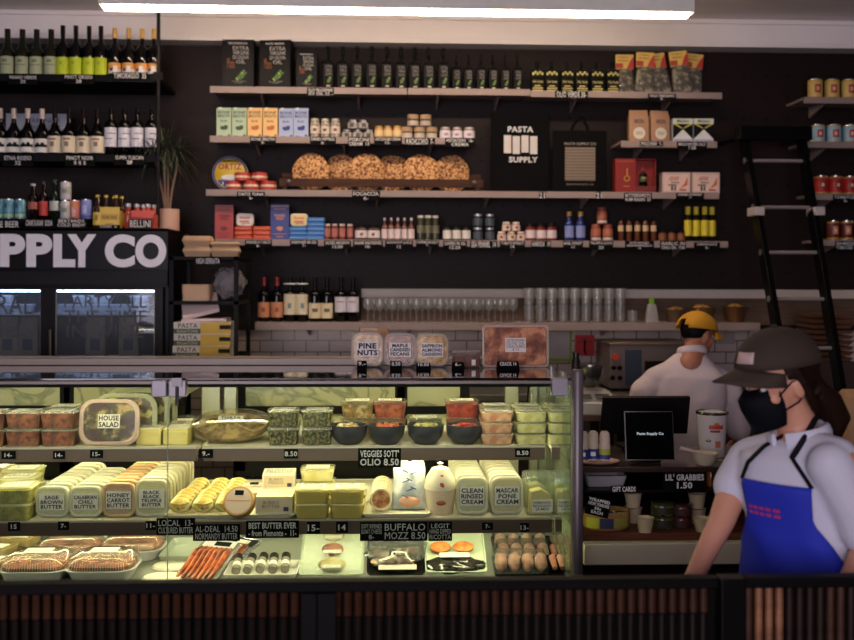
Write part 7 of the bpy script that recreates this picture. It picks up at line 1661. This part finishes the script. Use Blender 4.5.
# apron: a bib over the front of the chest and a skirt below
AP = mt((26, 44, 176), .75, var=.05, scale=8, bump=.15)
rg = torso_rings([(c, a, b, t) for c, a, b, t in secsW]); v = []; f = []; nu, nt_ = 22, 22
for j in range(nt_+1):
    t = 4.05*j/nt_*1.02
    spread = 1.38 if t < 1.6 else (1.38-.85*min(1, (t-1.6)/1.5))
    for i in range(nu+1):
        a = pi/2-spread+2*spread*i/nu; off = .020+.004*sin(7*a+t*2)*(1 if t < 2.5 else .3); v.append(rg(t, a, off))
K = len(v)
for j in range(nt_):
    for i in range(nu): q = j*(nu+1)+i; f.append((q, q+1, q+nu+2, q+nu+1))
m = MB(); m.add(v, f, AP)
# skirt of the apron hanging to the knees
v2 = []; c0 = secsW[0][0]
for j in range(8):
    for i in range(nu+1):
        a = pi/2-1.38+2.76*i/nu; p = rg(0, a, .020+.004*sin(7*a)+.012*j/7*sin(5*a)); v2.append(Vector((p.x-.02*j/7, p.y, p.z-.05*j)))
f2 = [(j*(nu+1)+i, (j+1)*(nu+1)+i, (j+1)*(nu+1)+i+1, j*(nu+1)+i+1) for j in range(7) for i in range(nu)]
m.add(v2, f2, AP); ap = m.build('apron', solid=.004, angle=80); keep(ap, wo)
# pink embroidery on the bib
pc = [rg(3.1, pi/2-.02+.26*k, .0245) for k in range(3)]; pc2 = [rg(3.02, pi/2-.02+.26*k, .0245) for k in range(3)]
# letters along the bib
m = MB()
for r_ in range(2):
    for k in range(5):
        a0 = pi/2+.05-.10*k; t0 = 3.30-.16*r_; m.add([rg(t0, a0, .0250), rg(t0, a0-.07, .0250), rg(t0+.09, a0-.07, .0250), rg(t0+.09, a0, .0250)], [(0, 1, 2, 3)], mt((176, 50, 110), .6))
keep(m.build('pink_embroidery', solid=.001, smooth=False), wo)
STR = mt((26, 26, 32), .6)
from mathutils.bvhtree import BVHTree
bpy.context.view_layer.update()
trees = [BVHTree.FromPolygons([q.matrix_world @ v_.co for v_ in q.data.vertices], [tuple(p.vertices) for p in q.data.polygons]) for q in (so_, bo)]
eye_ = Vector((0, 0, CZ))
def lay(pts, lift=.007):
    """lay a ribbon on the clothes: nearest cloth or skin surface to each point of its path"""
    o_ = []
    for p in pts:
        d = (p-eye_).normalized(); best = None
        for t in trees:
            h_ = t.ray_cast(eye_, d)
            if h_[0] is not None and (best is None or h_[3] < best[1]): best = (h_[0], h_[3], h_[1])
        if best: o_.append(best[0]-d*lift)
    return o_
def seg(path, n=6):
    r_ = []
    for (x0_, y0_), (x1_, y1_) in zip(path, path[1:]):
        for k in range(n): t = k/n; r_.append(Q(x0_+(x1_-x0_)*t, y0_+(y1_-y0_)*t))
    return r_+[Q(*path[-1])]
c1 = rg(4.12, pi/2-.53, .022); c2 = rg(4.12, pi/2+.53, .022)
def unq(p):
    xx, yy = p.x, p.y; t_ = yy*cos(TH)+xx*sin(TH); u_ = (xx*cos(TH)-yy*sin(TH))/t_; v_ = (p.z-CZ)/t_
    return 427+(u_+RO*v_)*F, 280-(v_-RO*u_)*F
ends = sorted([unq(c1), unq(c2)])
for st, path in (('near', [ends[1], (792, 458), (806, 436), (816, 418)]), ('far', [ends[0], (748, 462), (764, 446), (782, 436)])):
    m = MB(); m.tube(lay(seg(path)), [(.009, .004)]*len(seg(path)), STR, 8); keep(m.build('apron_strap'), wo)
# hair, mask, cap
m = MB(); m.xf = Mh; m.blob((0, -.030, .034), (.083, .093, .088), HAIR, 20, 14); m.blob((0, -.085, -.04), (.062, .045, .075), HAIR, 14, 10)
for sx in (-1, 1): m.tube([(sx*.074, -.004, .05), (sx*.080, -.02, .0), (sx*.074, -.04, -.05), (sx*.060, -.06, -.08)], [.012, .013, .014, .012], HAIR, 8)
m.xf = Matrix.Identity(4); m.tube([Q(812, 395), Q(828, 405), Q(838, 420), Q(836, 440)], [.05, .045, .036, .012], HAIR, 10)
hr = remesh(m, 'hair', vox=.006, smooth=3); keep(hr, wo)
m = MB(); m.xf = Mh; MK = mt((20, 22, 30), .7, bump=.1)
v = []; f = []
prof = [(.040, .084, .0), (.058, .082, -.018), (.064, .080, -.04), (.062, .076, -.065), (.050, .066, -.092)]
cen = [(.092, .006), (.118, -.020), (.112, -.045), (.102, -.070), (.088, -.104)]
for (hw, _, _z), (cy, cz) in zip(prof, cen):
    for i in range(13):
        a = -1+2*i/12; v.append((hw*1.08*sin(a*1.25), cy-(1-cos(a*1.35))*(cy-.018)*1.0, cz+.012*(abs(a)**2)))
for j in range(4):
    for i in range(12): q = j*13+i; f.append((q, q+1, q+14, q+13))
m.add(v, f, MK); ms = m.build('face_mask', solid=.003, angle=80); keep(ms, wo)
for sx in (-1, 1):
    m = MB(); m.xf = Mh; m.tube([(sx*.062, .050, -.015), (sx*.074, .012, .015), (sx*.080, -.02, .02), (sx*.080, -.028, -.01), (sx*.072, .0, -.04), (sx*.060, .045, -.055)], .0022, MK, 6)
    keep(m.build('ear_loop'), wo)
def cap(M, mat, mat2, brim_len=.075, gap=False, s=1.0, band=None):
    m = MB(); m.xf = M; n = 28; k = 9; v = []; f = []
    for j in range(k+1):
        e = (pi/2)*j/k
        for i in range(n):
            a = 2*pi*i/n; v.append((.090*s*cos(a)*cos(e), (-.010+.108*s*sin(a)*cos(e)), .046+.090*s*sin(e)))
    for j in range(k):
        for i in range(n):
            q = (i+1) % n
            am = (2*pi*(i+.5)/n)
            if gap and j < 3 and abs(am-1.5*pi) < .42-.10*j: continue
            f.append((j*n+i, j*n+q, j*n+n+q, j*n+n+i))
    m.add(v, f, mat); cp = m.build('cap', solid=.003, angle=80)
    m = MB(); m.xf = M; v = []; f = []; n = 16
    for j in range(5):
        for i in range(n+1):
            a = pi*.14+pi*.72*i/n; L = j/4; ext = brim_len*L*(sin((i/n)*pi)**.55)
            x = .088*s*cos(a)*(1-.02*L); y = -.010+.104*s*sin(a)+ext; z = .050-.020*L-.030*(x/.09)**2*(.6+.6*L)
            v.append((x, y, z))
    for j in range(4):
        for i in range(n): q = j*(n+1)+i; f.append((q, q+1, q+n+2, q+n+1))
    m.add(v, f, mat2); br = m.build('cap_brim', solid=.004, angle=80)
    m = MB(); m.xf = M; m.blob((0, -.01, .137*s), (.008, .008, .005), mat, 8, 5); bt = m.build('cap_button')
    return cp, br, bt
CAPM = mt((58, 45, 35), .85, var=.08, bump=.2, scale=40)
Mc = Mh @ Matrix.Translation((0, 0, .004)) @ Matrix.Rotation(.10, 4, 'X')
cp, br, bt = cap(Mc, CAPM, CAPM, brim_len=.085, s=1.06)
for q in (cp, br, bt): keep(q, wo)
m = MB(); m.xf = Mc
v = []; 
for j in range(2):
    for i in range(7): a = pi/2-.22+.62*i/6; e = .18+.30*j; v.append((.0975*cos(a)*cos(e), -.010+.1165*sin(a)*cos(e), .046+.0985*sin(e)))
m.add(v, [(i, i+1, i+8, i+7) for i in range(6)], mt((206, 176, 172), .6)); pg_ = m.build('cap_patch', solid=.002); keep(pg_, wo); pg_['label'] = 'pale patch on cap front'
# trousers, shoes
m = MB(); loft(m, secsW[:2]+[(Q(804, 565), .14, .11, th)], PANT, off=.004); chain(m, [hpL, kL, aL], [.100, .070, .052], PANT); chain(m, [hpR, kR, aR], [.100, .070, .052], PANT); keep(remesh(m, 'trousers', vox=.010, smooth=4), wo)
for a in (aL, aR):
    m = MB(); z0 = a.z-.09; m.rr([(.125, .042, .04, z0), (.130, .046, .042, z0+.02), (.12, .044, .04, z0+.05), (.06, .040, .038, z0+.10)], SHOE, c=(a.x-.05, a.y, 0), k=4); m.v = [Vector((p.x if p.z < z0+.06 else p.x+.05, p.y, p.z)) for p in m.v]; keep(m.build('shoe'), wo)

# ---- cook behind the counter, back to the room, head bowed and turned right
YM = 5.3
def P(x, y, dy=0.0): a, b = W(x, y, YM+dy); return Vector((a, YM+dy, b))
co_ = empty('person', (P(685, 500).x, YM, 0)); tag(co_, 'cook in mustard cap and white shirt seen from behind at the worktop', 'person')
HC2 = P(698, 336, .08); FA2 = Vector((.88, .48, -.16)); UP2 = Vector((.10, .12, 1))
thm = radians(90-14)
body = MB(); M2 = head(body, HC2, FA2, UP2, SKIN2)
chain(body, [HC2+Vector((-.02, -.02, -.05)), P(694, 352, .03), P(690, 366, .0)], [.060, .060, .075], SKIN2)
secsM = [(P(686, 545, .0), .170, .125, thm), (P(686, 510), .168, .125, thm), (P(685, 470), .166, .120, thm), (P(684, 430, .0), .190, .130, thm), (P(684, 398, .02), .215, .135, thm), (P(686, 376, .03), .20, .115, thm), (P(689, 362, .04), .12, .085, thm), (P(691, 353, .05), .070, .070, thm)]
loft(body, secsM, SKIN2, off=-.014)
aLs, aLe, aLw = P(645, 392, .03), P(632, 440, .10), P(648, 452, .36); aRs, aRe, aRw = P(727, 392, .03), P(742, 440, .10), P(726, 452, .36)
chain(body, [aLs, aLe, aLw], [.055, .046, .030], SKIN2); chain(body, [aRs, aRe, aRw], [.055, .046, .030], SKIN2)
hand(body, aLw, aLw-aLe, Vector((1, 0, 0)), SKIN2, 1.08); hand(body, aRw, aRw-aRe, Vector((-1, 0, 0)), SKIN2, 1.08)
hl = P(675, 560); hr_ = P(697, 560)
for h_, s in ((hl, -1), (hr_, 1)): chain(body, [h_, Vector((h_.x+s*.03, h_.y+.02, .47)), Vector((h_.x+s*.05, h_.y, .09))], [.09, .062, .042], SKIN2)
keep(remesh(body, 'body', vox=.008, smooth=4), co_)
for sx in (-1, 1):
    m = MB(); m.xf = M2; m.blob((sx*.031, .070, .008), (.012, .010, .008), mt((226, 220, 214), .2), 12, 8).blob((sx*.031, .079, .006), (.006, .003, .006), mt((50, 34, 26), .2), 8, 6); keep(m.build('eye'), co_)
m = MB(); loft(m, secsM[:8], SHIRT2, off=.007); chain(m, [aLs+Vector((.03, 0, .02)), aLs, aLs.lerp(aLe, .75)], [.082, .080, .072], SHIRT2); chain(m, [aRs-Vector((.03, 0, -.02)), aRs, aRs.lerp(aRe, .75)], [.082, .080, .072], SHIRT2)
chain(m, [P(655, 380, .03), P(690, 366, .03), P(718, 380, .03)], [.070, .080, .070], SHIRT2)
so2 = remesh(m, 'shirt', vox=.008, smooth=5)
for v_ in so2.data.vertices:      # soft folds of cloth
    p = v_.co; g = .006*sin(p.x*34+3*sin(p.z*9))*noise.noise(p*4); v_.co = p+Vector((0, -g*1.5, 0))
keep(so2, co_)
m = MB(); c = P(692, 352, .045); m.tube([c+Vector((.074*cos(a), .074*sin(a), .004-.02*sin(a))) for a in [2*pi*i/20 for i in range(21)]], [(.007, .020)]*21, SHIRT2, 8); keep(m.build('collar'), co_)
m = MB(); m.xf = M2; m.blob((0, -.020, .034), (.077, .090, .084), HAIRK, 20, 14); m.blob((0, -.064, .004), (.058, .032, .034), HAIRK, 14, 10); keep(remesh(m, 'hair', vox=.006, smooth=3), co_)
CAPY = mt((206, 146, 24), .8, var=.08, bump=.2, scale=40)
cp, br, bt = cap(M2 @ Matrix.Translation((0, 0, -.012)) @ Matrix.Rotation(.04, 4, 'X'), CAPY, CAPY, brim_len=.07, gap=True, s=1.12)
for q in (cp, br, bt): keep(q, co_)
m = MB(); loft(m, secsM[:2]+[(P(686, 490), .17, .13, thm)], PANT, off=.006)
for h_, s in ((hl, -1), (hr_, 1)): chain(m, [h_, Vector((h_.x+s*.03, h_.y+.02, .47)), Vector((h_.x+s*.05, h_.y, .11))], [.105, .078, .062], PANT)
keep(remesh(m, 'trousers', vox=.011, smooth=4), co_)
for h_, s in ((hl, -1), (hr_, 1)):
    m = MB(); m.rr([(.045, .13, .04, 0), (.050, .135, .042, .02), (.046, .12, .04, .05), (.040, .06, .038, .11)], SHOE, c=(h_.x+s*.05, h_.y+.05, 0), k=4); keep(m.build('shoe'), co_)
# ------------------------------------------------------------------ camera, light, look
cam = bpy.data.cameras.new('camera'); co = bpy.data.objects.new('camera', cam); COL.objects.link(co)
cam.sensor_width = 36; cam.lens = 36*F/854; cam.shift_y = -40/854; cam.clip_start = .05
right = Vector((cos(TH), -sin(TH), 0))+Vector((0, 0, RO)); fwd = Vector((sin(TH), cos(TH), 0)); right.normalize()
up = right.cross(fwd).normalized()
mw = Matrix((( right.x, up.x, -fwd.x, 0), (right.y, up.y, -fwd.y, 0), (right.z, up.z, -fwd.z, CZ), (0, 0, 0, 1)))
co.matrix_world = mw
cam.dof.use_dof = True; cam.dof.focus_distance = 3.9; cam.dof.aperture_fstop = 2.4
SC.camera = co
def area(name, loc, rot, sx, sy, e, c):
    l = bpy.data.lights.new(name, 'AREA'); l.shape = 'RECTANGLE'; l.size = sx; l.size_y = sy; l.energy = e; l.color = lin(c)[:3]
    o = bpy.data.objects.new(name, l); COL.objects.link(o); o.location = loc; o.rotation_euler = rot
    return o
area('storefront_daylight', (-1.8, -5.3, 1.8), (radians(90), 0, radians(-8)), 5.0, 2.8, DAY_E, (232, 222, 236))
w = bpy.data.worlds.new('world'); SC.world = w; w.use_nodes = True
w.node_tree.nodes['Background'].inputs[0].default_value = lin((190, 190, 205)); w.node_tree.nodes['Background'].inputs[1].default_value = WORLD_E
SC.view_settings.view_transform = 'Standard'; SC.view_settings.look = 'None'; SC.view_settings.gamma = 1; SC.view_settings.exposure = EXPO
SC.cycles.max_bounces = 8; SC.cycles.transparent_max_bounces = 32; SC.cycles.diffuse_bounces = 3; SC.cycles.glossy_bounces = 3
SC.cycles.use_denoising = True; SC.cycles.sample_clamp_indirect = 4; SC.cycles.caustics_reflective = False; SC.cycles.caustics_refractive = False
